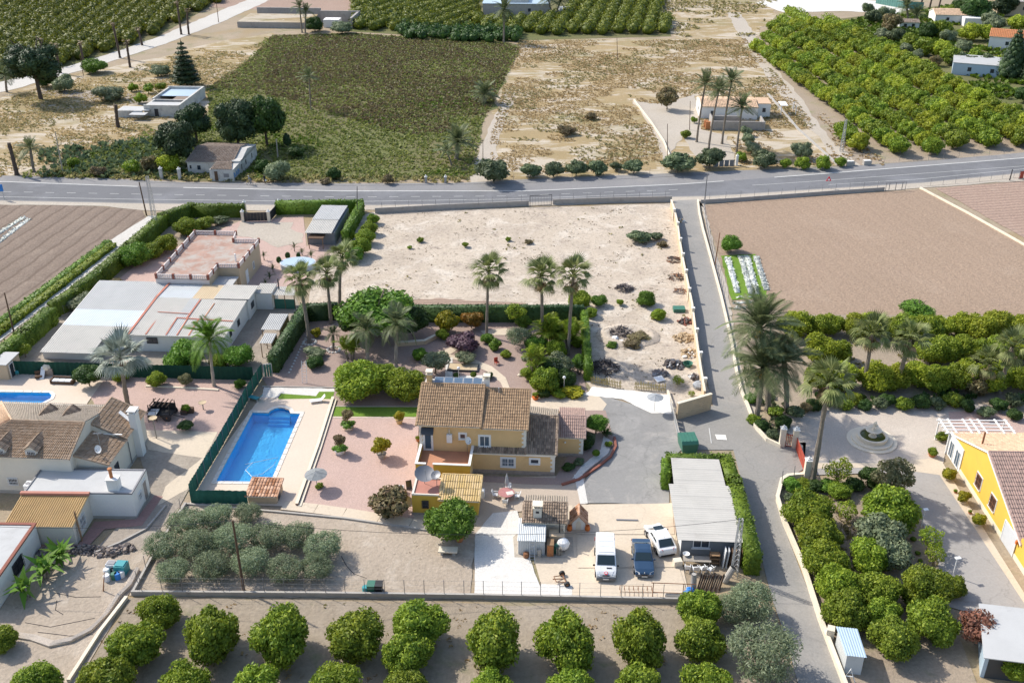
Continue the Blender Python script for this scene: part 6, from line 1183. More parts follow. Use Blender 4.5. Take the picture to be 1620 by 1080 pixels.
for (x, y, r, k, s) in ((665,379,6,'small','small bush left in the sandy plot'),(736,387,6,'small','small dark bush in the middle of the sandy plot'),(648,391,4,'small','tiny bush left in the sandy plot'),(836,382,8,'dry_bush','brown dry bush in the middle of the sandy plot'),(804,378,5,'small','tiny green bush right of the dark one in the sandy plot'),(1012,374,20,'road','wide weedy patch at the upper right of the sandy plot'),(1040,374,11,'road','green weed clump beside the plot wall'),(1048,386,9,'dry_bush','dry weed clump against the plot wall'),(1022,472,15,'fresh','round green bush at the right of the sandy plot'),(948,475,12,'fresh','ragged green bush right of the fan palms'),(916,474,19,'lime','leafy shrub behind the right fan palm'),(935,494,11,'citrus','dark green bush at the end of the garden hedge'),(981,478,7,'small','small bush between the wood pile and the ragged bush'),(1042,497,12,'lime','yellow green bush with dry litter around it'),(1072,601,12,'airy','sapling beside the rubble near the drive gate'),(1094,622,7,'airy','sapling beside the stone wall corner')):
    plant('plot_bush', s, 'bush', x, y, r, 'shrub' if k == 'road' else k, 'bushes on the sandy plot', trunk=None if k not in ('airy',) else 'thin', sz=.55 if k in ('road','dry_bush') else .9)
# neighbours' gardens to the west
for (x, y, r, k, s, sz) in ((212,402,24,'fresh','large leafy bush in the corner by the hedge',.85),(262,384,19,'lime','yellow green citrus beside the balustraded house',.9),(240,396,17,'citrus','round bush between the hedge and the citrus',.8),(296,358,20,'citrus','dark leafy bush below the hedge bend',.8),(322,352,16,'citrus','bush in the vegetable beds near the gate',.7),(350,348,14,'shrub','low green bed near the black gate',.5),(130,476,23,'grey','wide clipped grey shrub beside the workshop',.7),(160,456,15,'dry_bush','dull brown shrub above the grey one',.7),(184,448,12,'dry_bush','dull brown shrub near the workshop roof corner',.7),(38,552,13,'airy','small round tree in the yard left of the workshop',.9),(290,562,30,'fresh','leafy tree in front of the workshop, left of the feathery palm',.85),(378,562,21,'fresh','leafy tree in front of the workshop, right of the feathery palm',.95),(346,570,15,'citrus','dark bush between the two leafy trees by the workshop',.9),(190,592,14,'lime','yellow bush behind the silver palm trunk',1.0),(247,600,15,'lime','bright bush against the green fence',1.0),(293,600,13,'airy_olive','dull bush against the green fence, right of the bright one',1.0),(379,607,9,'fresh','small bush in the corner by the plot boundary',1.0),(138,592,22,'deep','dark rounded dragon tree leaning by the neighbour\'s pool',.7),(293,672,12,'deep','cloud pruned pine beside the burnt looking cart',.6),(2,690,8,'deep','dark shrub at the left edge behind the villa',.8)):
    plant('garden_bush' if sz < 1 else 'garden_tree', s, 'bush' if r < 20 else 'tree', x, y, r, k, trunk='low', sz=sz, lift=.35 if k in ('deep','airy') and r > 10 else 0)
for i, (x, y, r) in enumerate([(441,411,7),(455,404,7),(472,404,6)]): plant('clipped_cypress', ORD[i]+' clipped cypress cone from the left beside the round pool', 'cypress', x, y, r, 'ball_dark', 'clipped cypress cones by the round pool', trunk=None, sz=1.7)
for i, (x, y) in enumerate([(418,412),(466,398),(493,412),(432,431),(427,442),(420,452),(478,404)]): clump('cycad', ORD[i]+' cycad or small palm in the gravel by the balustraded house', 'cycad', x, y, 'cycad', 1, 18, 1.1, .01, .7 if i in (0,2,1) else .4, 'cycads by the balustraded house')
# ---------------------------------------------------------------- hedges: clipped bodies of leaves
def hedge(name, label, pts, w_, h, mat, world=False, dens=34, size=.13, z0=0.0, group=None):
    P = pts if world else [G(*p) for p in pts]; t = None; Vs = []; Fs = []; off = 0; m = MB()
    for a, b in zip(P, P[1:]):
        dx, dy = b[0]-a[0], b[1]-a[1]; L = hypot(dx, dy); d = np.array([dx/L, dy/L, 0]); q = np.array([-dy/L, dx/L, 0]); A = np.array([a[0], a[1], 0])
        for face, area, nn in (('t', L*w_, (0,0,1)), ('l', L*h, q), ('r', L*h, -q), ('e', w_*h, d), ('s', w_*h, -d)):
            n = int(area*dens); s = RNG.uniform(-w_/2/L*.9, 1+w_/2/L*.9, n)[:, None]*L; u = RNG.uniform(-.5, .5, n)[:, None]*w_; z = RNG.uniform(0, 1, n)[:, None]*h; k = np.array([0,0,1.0])
            wob = (np.sin(s*1.3+h)*.06+np.sin(s*3.1)*.04)
            if face == 't': Q = A+d*s+q*u+k*(h+wob)
            elif face == 'l': Q = A+d*s+q*(w_/2+wob)+k*z
            elif face == 'r': Q = A+d*s-q*(w_/2+wob)+k*z
            elif face == 'e': Q = A+d*(L+w_/2)+q*u+k*z
            else: Q = A-d*(w_/2)+q*u+k*z
            Q = Q+RNG.normal(0, .05, Q.shape); V, F = leaf_quads(Q, np.array(nn, float)+.6*unit(n), size); Vs.append(V); Fs.append(F+off); off += len(V)
        f = .9; e = w_/2*f; A2, B2 = A-d*e, A+d*(L+e); cs = [A2-q*e, B2-q*e, B2+q*e, A2+q*e]; V = np.array([c for c in cs]+[c+np.array([0,0,h-.06]) for c in cs]); Vs.append(V); Fs.append(np.array([(4,5,6,7),(0,1,5,4),(1,2,6,5),(2,3,7,6),(3,0,4,7)])+off); off += 8
    o = link(name, np_mesh(name, np.vstack(Vs), np.vstack(Fs), mat)); return tag(o, label, 'hedge', group)
HX = lambda u, v: at(SF, u, v)[:2]
hedge('clipped_hedge','thick bright clipped hedge running along the lane beside the garage shed',[HX(6.2,-1.5),HX(5.9,9),HX(5.6,12.9)],1.5,2.5,'hedge_leaf',True); hedge('clipped_hedge','bright clipped hedge across the back of the garage shed',[HX(.0,12.9),HX(4.7,13.0)],1.0,2.5,'hedge_leaf',True); hedge('clipped_hedge','short hedge return at the back left corner of the garage shed',[HX(-.6,10.6),HX(-.55,12.4)],.8,2.3,'hedge_leaf',True)
hedge('dark_hedge','tall dark clipped hedge running down the left side of the gravel garden',[(484,508),(436,586)],1.3,2.4,'dark_hedge_leaf'); hedge('dark_hedge','dark clipped hedge across the upper left of the gravel garden',[(488,507),(530,505)],1.0,2.4,'dark_hedge_leaf'); hedge('dark_hedge','long dark clipped hedge behind the garden and below the sandy plot',[(660,508),(918,508)],1.0,2.3,'dark_hedge_leaf'); hedge('dark_hedge','dark clipped hedge down the right side of the garden by the dug hollow',[(924,515),(930,600)],.9,2.1,'hedge_leaf')
hedge('field_hedge','long bright hedge beside the field track, upper stretch to the road',[(304,343),(262,358),(206,408),(164,446)],1.6,2.3,'hedge_leaf',size=.16,dens=24); hedge('field_hedge','lower stretch of the hedge beside the field track, near the workshop',[(121,480),(92,498)],1.5,2.2,'hedge_leaf',size=.16,dens=24); hedge('field_hedge','hedge beside the field track at the left edge of the picture',[(80,514),(42,548),(-10,592)],1.7,2.3,'hedge_leaf',size=.16,dens=24)
hedge('field_hedge','middle stretch of the hedge beside the field track',[(157,452),(128,474)],1.5,2.3,'hedge_leaf',size=.16,dens=24)
hedge('roadside_hedge','bright clipped hedge along the road left of the black gate',[(306,343),(382,343)],1.3,2.2,'hedge_leaf',size=.16,dens=24); hedge('roadside_hedge','bright clipped hedge along the road right of the black gate',[(444,338),(570,336)],1.3,2.2,'hedge_leaf',size=.16,dens=24); hedge('roadside_hedge','clipped hedge down the boundary beside the grey sheet roofed shed',[(571,340),(548,384)],1.1,2.2,'hedge_leaf',size=.16,dens=24)
def crop_row(name, label, pts, mat, w_=1.2, h=.5, cat='crop row', group=None): return tag(hedge(name, label, pts, w_, h, mat, size=.2, dens=16), label, cat, group)
crop_row('crop_row','darker green crop strip on the inner side of the brown field',[(170,386),(0,512),(-40,545)],'fresh_leaf'); crop_row('crop_row','brighter green crop strip beside the field track',[(176,392),(6,522),(-40,558)],'lime_leaf',1.4,.6)
leaf_mat('pale_crop', (.40,.43,.36), (.58,.60,.55), (.75,.76,.72), trans=.1)
for i, (a, b) in enumerate((((1151,410),(1166,462)),((1172,408),(1188,464)),((1182,408),(1197,464)),((1196,408),(1212,458)))): crop_row('vegetable_row', ORD[i]+' white flecked vegetable row from the left in the bed by the lane', [a, b], 'pale_crop', .8, .25, 'vegetable row', 'vegetable rows in the bed by the lane')
for i, y in enumerate((474,482,490)): crop_row('seedling_row', ORD[i]+' pale seedling strip below the vegetable bed', [(1160+i*2,y-2),(1186+i,y-4)], 'pale_crop', .5, .12, 'vegetable row', 'seedling strips below the vegetable bed')
for i in range(2): crop_row('plastic_row', ('upper','lower')[i]+' line of white plastic mulch in the brown field at the left', [(-4,372+i*14-1),(36+i*8,345+i*3)], 'pale_crop', .9, .12, 'mulch strip', 'white mulch lines in the brown field')
# ---------------------------------------------------------------- walls, fences and gates
def wall_line(name, label, pts, h, th, mat, cap=None, cat='wall', zt=None, posts=None, group=None):
    """a wall along ground points; posts = (spacing, height) of a wire fence standing on it"""
    P = [G(p[0], p[1], zt or 0) for p in pts]; ox, oy = P[0]; t = thing(name, label, cat, (ox, oy), 0, group); m = MB(); c = MB(); w = MB()
    for i, (a, b) in enumerate(zip(P, P[1:])):
        L = hypot(b[0]-a[0], b[1]-a[1]); an = atan2(b[1]-a[1], b[0]-a[0]); mx, my = (a[0]+b[0])/2-ox, (a[1]+b[1])/2-oy
        m.cbox(mx, my, h/2-.05+i*.002, L+th*.6, th-i*.003, h+.1, an)
        if cap: c.cbox(mx, my, h+.04+i*.002, L+th*.8, th+.08-i*.003, .08, an)
        if posts:
            n = max(1, int(round(L/posts[0])))
            for k in range(n):
                q = ((a[0]+(b[0]-a[0])*(k+.5)/n)-ox, (a[1]+(b[1]-a[1])*(k+.5)/n)-oy); MB().tube([(0, 0, 0), (0, 0, posts[1])], .03, 5).build('post', 'iron_grey', t, loc=(q[0], q[1], h))
            for z in (.3, .6, .95): w.tube([(a[0]-ox, a[1]-oy, h+posts[1]*z), (b[0]-ox, b[1]-oy, h+posts[1]*z)], .007, 3, False)
    m.build('wall', mat, t)
    if cap: c.build('coping', cap, t)
    if posts: w.build('wire', 'iron_grey', t)
    return t, P
wall_line('boundary_wall','low concrete boundary wall with wire fence posts between the plot and the lower orchard',[(210,941),(500,943),(750,946),(900,949),(1098,953)],.5,.22,'concrete_low',posts=(1.75,1.5))
wall_line('boundary_wall','low concrete kerb wall running down the left side of the lower orchard',[(200,948),(160,1000),(110,1078)],.35,.3,'cap_stone')
wall_line('boundary_wall','low wall from the pool corner down to the bottom left corner of the plot',[(294,800),(250,868),(212,938)],.4,.22,'concrete_low',posts=(2.4,1.3))
wall_line('plot_wall','brown block wall of the sandy plot along the road, left of its gate',[(594,338),(700,332),(836,326)],1.0,.2,'block_wall',posts=(2.5,1.0)); wall_line('plot_wall','brown block wall of the sandy plot along the road, right of its gate',[(875,324),(960,321),(1062,319)],1.0,.2,'block_wall',posts=(2.5,1.0))
lw, LP = wall_line('lane_wall','cream capped wall with square piers between the sandy plot and the lane',[(1062,316),(1066,328),(1072,352),(1075,378),(1081,412),(1086,436),(1095,480),(1102,535),(1108,578),(1115,618)],1.45,.2,'sand_block','cap_stone',zt=1.5)
for (x, y) in ((1067,330),(1073,351),(1077,376),(1081,400),(1086,426),(1091,455),(1097,486),(1103,519),(1109,556),(1116,597)):
    gx_, gy_ = G(x, y, 2.1); p = MB(); p.cbox(0,0,1.0,.34,.34,2.0); o = p.build('pier','cap_stone',lw,loc=(gx_-LP[0][0],gy_-LP[0][1],0)); MB().cbox(0,0,2.04,.44,.44,.1).build('pier_cap','white_wall',o)
rt, RP = wall_line('stone_wall','tall tan masonry wall with a pale top at the corner of the drive gate',[(1071,663),(1098,655),(1122,648)],2.1,.3,'sand_block','cap_stone')
m = MB()
for i in range(8):
    a, b = Vector(RP[0]+(0,)), Vector(RP[2]+(0,)); L = (b-a).length; d = (b-a)/L; nrm = Vector((d.y,-d.x,0)); an = atan2(d.y, d.x); n = int(L/.62)
    for k in range(n):
        q = d*((k+.5+(.5 if i % 2 else 0))*L/(n+.5))+nrm*.15
        if q.length < L-.3: m.cbox(q.x, q.y, .13+i*.255, .58, .05+random.uniform(0,.02), .235, an)
m.build('stone_facing','sand_block',rt,kind='stuff')
wall_line('retaining_wall','short end of the tan masonry wall turning up beside the white sand',[(1071,662),(1062,640),(1056,622)],.5,.2,'cap_stone')
wall_line('lane_kerb','cream kerb wall along the right side of the lane from the road to the gate',[(1104,319),(1106,338),(1112,365),(1123,405),(1141,472),(1157,542),(1165,590),(1173,622),(1183,645),(1195,678),(1213,698),(1234,708)],.45,.28,'cap_stone')
wall_line('garden_wall','cream wall along the lane in front of the east garden',[(1268,756),(1246,758),(1236,764),(1229,792),(1239,827),(1253,860),(1269,897),(1297,985),(1330,1072),(1352,1130)],.55,.28,'cap_stone','cap_stone')
wall_line('field_wall','low brown wall with a wire fence between the road and the ploughed field',[(1109,322),(1160,319),(1310,308),(1398,302)],.7,.2,'block_wall',posts=(2.6,1.2)); wall_line('field_wall','low tan dividing wall between the two ploughed fields',[(1456,299),(1530,338),(1640,400)],.35,.25,'cap_stone')
wall_line('wire_fence','dark wire fence on the inner side of the lane kerb by the ploughed field',[(1113,322),(1118,360),(1130,412),(1147,476)],.12,.15,'block_wall',cat='fence',posts=(2.2,1.5)); wall_line('wire_fence','wire fence beside the road at the far right',[(1462,295),(1540,289),(1612,281)],.08,.12,'verge_sand',cat='fence',posts=(2.8,1.3))
wall_line('wire_fence','wire fence in front of the roadside shrubs',[(778,288),(893,281),(1040,276)],.06,.1,'verge_sand',cat='fence',posts=(3.0,1.3)); wall_line('wire_fence','wire fence along the road in front of the big orchard',[(1190,268),(1340,262),(1480,253),(1600,244)],.06,.1,'verge_sand',cat='fence',posts=(3.2,1.3))
wall_line('wire_fence','wire fence with posts between the field hedge and the workshop yard',[(80,492),(96,500),(122,492)],.1,.12,'concrete_low',cat='fence',posts=(1.5,1.3))
wall_line('irrigation_wall','narrow grey water channel wall beside the farm track',[(1215,150),(1262,205),(1325,262)],.3,.5,'concrete_low'); wall_line('yard_wall','low pale wall left of the white farmhouse yard',[(1003,160),(1030,195),(1050,225),(1062,255)],.5,.2,'cap_stone')
wall_line('garden_kerb','low grey kerb crossing the dirt left of the olive grove',[(150,876),(190,860),(232,838),(262,802)],.25,.2,'concrete_low'); wall_line('garden_kerb','low stone kerb in front of the green fence planting',[(232,612),(300,615),(345,618)],.2,.25,'cap_stone')
wall_line('deck_wall','low mauve double kerb along the right side of the pool deck',[(527,632),(503,708),(470,800)],.32,.24,'brick_pier','cap_stone'); wall_line('deck_wall','second low mauve kerb beside the pool deck steps',[(531,634),(507,710),(475,802)],.14,.2,'brick_pier','cap_stone')
wall_line('lawn_kerb','dark kerb behind the lawn strip',[(531,643.5),(662,644)],.12,.12,'concrete_low'); wall_line('lawn_kerb','pale kerb in front of the lawn strip',[(527,661),(662,662)],.1,.12,'cap_stone'); wall_line('pebble_kerb','low kerb above the white pebbles behind the pool',[(416,612),(530,614)],.15,.15,'concrete_low')
wall_line('brick_kerb','curved red brick kerb round the planting bed by the drive',[(890,768),(916,760),(946,740),(966,724),(974,708),(972,694)],.28,.26,'brick_pier'); wall_line('garden_seat_wall','low tan wall in the shade behind the feathery palms',[(628,548),(672,545),(690,536)],.6,.3,'sand_block','cap_stone')
wall_line('plot_kerb','low wall under the beige path above the olive grove',[(292,798),(440,811),(545,821),(690,842)],.22,.2,'concrete_low')
# beige path of big slabs
PT = [(448,800),(500,806),(545,812),(600,821),(650,829),(700,836)]
bp = thing('slab_path','long cream path of big concrete slabs above the olive grove','path',G(448,800))
for a, b in zip(PT, PT[1:]):
    A, B = Vector(G(*a)+(0,)), Vector(G(*b)+(0,)); O = Vector(G(448,800)+(0,)); d = (B-A).normalized(); n = Vector((-d.y, d.x, 0))*.72; g_ = d*.02
    MB().hexa([tuple(A-O-n+g_),tuple(B-O-n-g_),tuple(B-O+n-g_),tuple(A-O+n+g_)],[tuple(p+Vector((0,0,.16))) for p in (A-O-n+g_,B-O-n-g_,B-O+n-g_,A-O+n+g_)]).build('slab','cream_concrete',bp)
MB()
# slabs of the concrete yard, joints open between them
for (pts) in ([(840,801),(906,800),(908,846),(838,849)],[(910,800),(1063,797),(1067,846),(912,846)],[(912,848.5),(1068,848.5),(1074,898),(914,899)],[(914,901.5),(1075,900.5),(1091,948),(916,946.5)]): zone('yard_slab', pts, 'cream_concrete', 9)
# green screens
def screen(name, label, pts, h, mat='green_screen', step=2.0):
    P = [G(*p) for p in pts]; t = thing(name, label, 'fence', P[0])
    for a, b in zip(P, P[1:]):
        L = hypot(b[0]-a[0], b[1]-a[1]); n = max(1, int(round(L/step))); an = atan2(b[1]-a[1], b[0]-a[0])
        for k in range(n):
            x0, y0 = a[0]+(b[0]-a[0])*k/n-P[0][0], a[1]+(b[1]-a[1])*k/n-P[0][1]; l = L/n; m = MB(); q = 8; V = []
            for i in range(q+1): o = .035*(1 if i % 2 else -1)*(1 if 0 < i < q else 0); V += [(l*i/q, o, .06), (l*i/q, o*1.2, h-.03*random.random())]
            m.add(V, [(2*i, 2*i+2, 2*i+3, 2*i+1) for i in range(q)]); m.build('screen_panel', mat, t, loc=(x0, y0, 0), rz=an)
            MB().tube([(0,.06,0),(0,.06,h+.05)], .035, 5).build('post', 'iron_grey', t, loc=(x0, y0, 0), rz=an)
    return t
surf_mat('green_screen', (.022,.12,.085), .3, 1.5, .75, stain=(.05,.19,.15), stain_t=.55); surf_mat('dark_screen', (.008,.055,.035), .25, 1.5, .75)
screen('green_screen_fence','weathered green screen fence down the left side of the swimming pool',[(416,596),(392,634),(345,718),(302,790)],1.9); screen('green_screen_fence','dark green screen fence across the front of the pool deck',[(303,797),(350,797),(393,798)],1.7,'green_screen'); screen('green_screen_fence','long dark green screen fence behind the neighbour\'s pool and garden',[(-20,591),(130,595),(270,599),(402,602)],1.9,'dark_screen',2.4)
# picket fence either side of the opening into the plot
surf_mat('picket_wood', (.36,.29,.12), .25, 3.0, .85, island=.25)
pk = MB().box(-.045,-.015,0,.045,.015,1.1).mesh('picket','picket_wood')
def pickets(label, a, b):
    A, B = G(*a), G(*b); t = thing('picket_fence', label, 'fence', A); L = hypot(B[0]-A[0], B[1]-A[1]); an = atan2(B[1]-A[1], B[0]-A[0]); n = int(L/.19)
    for k in range(n): link('picket', pk, t, ((B[0]-A[0])*(k+.5)/n,(B[1]-A[1])*(k+.5)/n,0), rot=(random.uniform(-.06,.06),random.uniform(-.06,.06),an), scale=(1,1,random.uniform(.85,1.1)))
    MB().box(0,.02,.3,L,.05,.37).box(0,.02,.75,L,.05,.82).build('rail','picket_wood',t,rz=an)
pickets('worn wooden picket fence left of the opening into the sandy plot',(934,607),(983,615)); pickets('worn wooden picket fence right of the opening into the sandy plot',(1003,616),(1053,620))
# gates
def barred_gate(name, label, a, b, h, mat, slats=8, fill=.42, frame='iron_black', z0=.1, cat='gate'):
    A, B = G(*a), G(*b); L = hypot(B[0]-A[0], B[1]-A[1]); an = atan2(B[1]-A[1], B[0]-A[0]); t = thing(name, label, cat, A, an); f = MB()
    f.box(0,-.03,z0,L,.03,z0+.08); f.box(0,-.03,h-.08,L,.03,h); f.box(0,-.029,z0,.08,.029,h); f.box(L-.08,-.029,z0,L,.029,h); f.build('gate_frame', frame, t)
    for k in range(slats): x = .08+(L-.16)*(k+.5)/slats; MB().box(x-fill*(L-.16)/slats,-.015,z0+.08,x+fill*(L-.16)/slats,.015,h-.08).build('board', mat, t)
    return t
def gate_pier(label, px, py, h, s=.45, mat='cap_stone', name='gate_pier', group=None):
    t = thing(name, label, 'gate pier', G(px, py), R(-3.5), group); MB().cbox(0,0,h/2,s,s,h).build('shaft',mat,t); m = MB(); m.cbox(0,0,h+.05,s+.12,s+.12,.1); m.cbox(0,0,h+.16,s*.7,s*.7,.12); m.ball((0,0,h+.32),.13,8,5); m.build('finial','white_wall',t); return t
barred_gate('black_gate','black double gate between white piers at the road left of the plot',(386,351),(424,350),1.6,'iron_black',7,.485); barred_gate('black_gate','black pedestrian gate standing open beside the double gate',(428,350),(441,335),1.6,'iron_black',4,.485)
for (x, y, s) in ((385,351,'left of the black double gate'),(388,336,'behind the black gate at the hedge end'),(426,351,'between the black gate and the small gate'),(442,334,'at the hedge right of the small gate')): gate_pier('white topped gate pier '+s, x, y, 1.8, group='white gate piers at the road')
barred_gate('plot_gate','black barred gate of the sandy plot opening to the road',(838,327),(873,325),2.0,'iron_grey',14,.1)
gate_pier('cream gate pier left of the small red gate', 1236, 706, 2.3, .55); gate_pier('cream gate pier between the small and the large red gate', 1256, 708, 2.3, .55); gate_pier('cream gate pier at the foot of the tall leaning fan palm', 1275, 757, 2.3, .6)
barred_gate('red_gate','small red iron gate between two cream piers',(1240,706),(1253,707.5),1.6,'red_iron',4,.2,'red_iron'); barred_gate('red_gate','long red sliding gate across the courtyard entrance',(1258,709),(1274,752),1.5,'red_iron',9,frame='red_iron')
barred_gate('sliding_gate','low grey sliding drive gate beside the asphalt yard',(1060,642),(1078,714),1.1,'galvanised',9,frame='concrete_low'); barred_gate('field_gate','open frame gate in the wall of the ploughed field',(1400,303),(1432,301),1.6,'iron_grey',3,.05,'iron_grey'); barred_gate('rust_door','rust red sheet gate at the right edge beside the road',(1611,284),(1640,281),1.6,'red_iron',4,frame='iron_grey')
barred_gate('garden_gate','green gate between the screen fence and the dark hedge',(418,598),(432,596),1.9,'green_plastic',3,frame='galvanised'); barred_gate('yard_gate','grey gate at the entrance of the white farmhouse drive',(1128,265),(1162,264),1.4,'iron_grey',4,frame='iron_grey')
for (x, y, s) in ((256,283,'left'),(285,284,'right')): gate_pier('leaning old white gatepost, '+s+' one of the pair left of the abandoned house', x, y, 2.0, .5, 'old_wall', 'gatepost', 'old gateposts by the abandoned house')
for (x, y, s) in ((674,290,'left'),(705,290,'right')): gate_pier('grey field gatepost by the road, '+s+' one of the pair in front of the scrub', x, y, 1.2, .4, 'block_wall', 'gatepost', 'field gateposts by the scrub')
gate_pier('white gatepost of the white farmhouse drive', 1165, 262, 1.9, .45, 'white_wall')
for (x, y, s) in ((1344,262,'left'),(1371,261,'right')):
    t = thing('concrete_block', 'concrete block at the mouth of the farm track, '+s+' one', 'concrete block', G(x, y), R(5), 'concrete blocks at the farm track'); MB().cbox(0,0,.45,1.5,.9,.9).build('block','concrete_low',t); MB().cbox(0,0,.93,1.3,.7,.06).build('cap','white_wall',t)
# ---------------------------------------------------------------- swimming pools
surf_mat('pool_liner', (.11,.60,.97), .08, .7, .5, stain=(.16,.62,.95), stain_t=.5, fine=8)
m_, t_, b_ = _new('pool_water'); o_ = t_.nodes['Material Output']; tr = N(t_, 'ShaderNodeBsdfTransparent'); tr.inputs[0].default_value = (.78,.94,1,1); gl = N(t_, 'ShaderNodeBsdfGlossy'); gl.inputs['Roughness'].default_value = .03
fz = N(t_, 'ShaderNodeFresnel', i_IOR=1.33); mx = N(t_, 'ShaderNodeMixShader'); bp_ = N(t_, 'ShaderNodeBump'); bp_.inputs['Strength'].default_value = .25; bp_.inputs['Distance'].default_value = .05
gp = N(t_, 'ShaderNodeNewGeometry'); t_.links.new(noise(t_, gp.outputs['Position'], 2.2, 3, .6, 1.0), bp_.inputs['Height']); t_.links.new(bp_.outputs[0], gl.inputs['Normal']); t_.links.new(bp_.outputs[0], fz.inputs['Normal'])
t_.links.new(fz.outputs[0], mx.inputs[0]); t_.links.new(tr.outputs[0], mx.inputs[1]); t_.links.new(gl.outputs[0], mx.inputs[2]); t_.links.new(mx.outputs[0], o_.inputs[0]); MATS['pool_water'] = m_
def pool(label, OUT, depth=1.25, cop=.42, piece=1.0):
    ox, oy = OUT[0]; P = [(x-ox, y-oy) for x, y in OUT]; n = len(P); a = sum(P[i][0]*P[(i+1)%n][1]-P[(i+1)%n][0]*P[i][1] for i in range(n))
    if a < 0: P = P[::-1]
    t = thing('swimming_pool', label, 'swimming pool', (ox, oy)); m = MB(); m.add([(x,y,-depth) for x,y in P]+[(x,y,.1) for x,y in P], [tuple(range(n))]+[((i+1)%n, i, i+n, (i+1)%n+n) for i in range(n)]); m.build('basin','pool_liner',t)
    MB().add([(x,y,-.1) for x,y in P], [tuple(range(n))]).build('water','pool_water',t)
    for i in range(n):
        A, B = Vector(P[i]+(0,)), Vector(P[(i+1)%n]+(0,)); C = Vector(P[i-1]+(0,)); D = Vector(P[(i+2)%n]+(0,)); d = (B-A).normalized()
        def off(p0, p1, p2):
            d1, d2 = (p1-p0).normalized(), (p2-p1).normalized(); n1, n2 = Vector((d1.y,-d1.x,0)), Vector((d2.y,-d2.x,0)); b = (n1+n2)
            b = b/max(.5, b.length*b.length/2); return p1+b*cop
        Ao, Bo = off(C, A, B), off(A, B, D); k = max(1, int(round((B-A).length/piece)))
        for j in range(k):
            s0, s1 = j/k+.004, (j+1)/k-.004; q = [A.lerp(B,s0), A.lerp(B,s1), Ao.lerp(Bo,s1), Ao.lerp(Bo,s0)]
            MB().hexa([(v.x,v.y,.0) for v in q],[(v.x,v.y,.115) for v in q]).build('coping_stone','pool_coping',t)
    return t
surf_mat('pool_coping', (.68,.64,.57), .05, 1.2, .75)
PO = [G(342,762), G(428,763), G(475,655)]
arc_c = Vector(G(442,655)); e0, e1 = Vector(G(425,654)), Vector(G(459,654.6)); rr_ = (e1-e0).length/2; mid_ = (e0+e1)/2; dx_ = (e1-e0).normalized(); up_ = Vector((-dx_.y, dx_.x))
POOL1 = PO+[tuple(mid_+dx_*rr_*cos(R(a))+up_*rr_*sin(R(a))) for a in (0,25,50,75,105,130,155,180)]+[G(400,653)]
ph1 = pool('long blue swimming pool with a rounded stepped end beside the green screen fence', POOL1)
for k, z in enumerate((-.35,-.65,-.95)):
    q = rr_*(.98-.0*k); m = MB(); y1 = (.3-.3*k)*1.0; m.prism([tuple(mid_+dx_*q*cos(R(a))+up_*(q*sin(R(a)) if sin(R(a))>0 else 0)-Vector(POOL1[0])) for a in range(0,181,20)]+[tuple(mid_-dx_*q-up_*(.15+.32*k)-Vector(POOL1[0])), tuple(mid_+dx_*q-up_*(.15+.32*k)-Vector(POOL1[0]))], -1.25, z)
    m.build('step','pool_liner',ph1)
hz = MB(); hp = [G(388,733),(G(440,722)),G(432,735),G(415,748),G(398,752),G(388,742),G(400,730)]; hz.tube([(x-POOL1[0][0],y-POOL1[0][1],-.09) for x,y in hp], .03, 5); hz.build('cleaning_hose','clear_sheet',ph1)
POOL2 = [G(-60,652), G(20,649), G(55,644), G(80,631), G(82,626), G(78,622), G(-60,620)]
pool('neighbour\'s blue swimming pool at the left edge behind the villa', POOL2, .8)
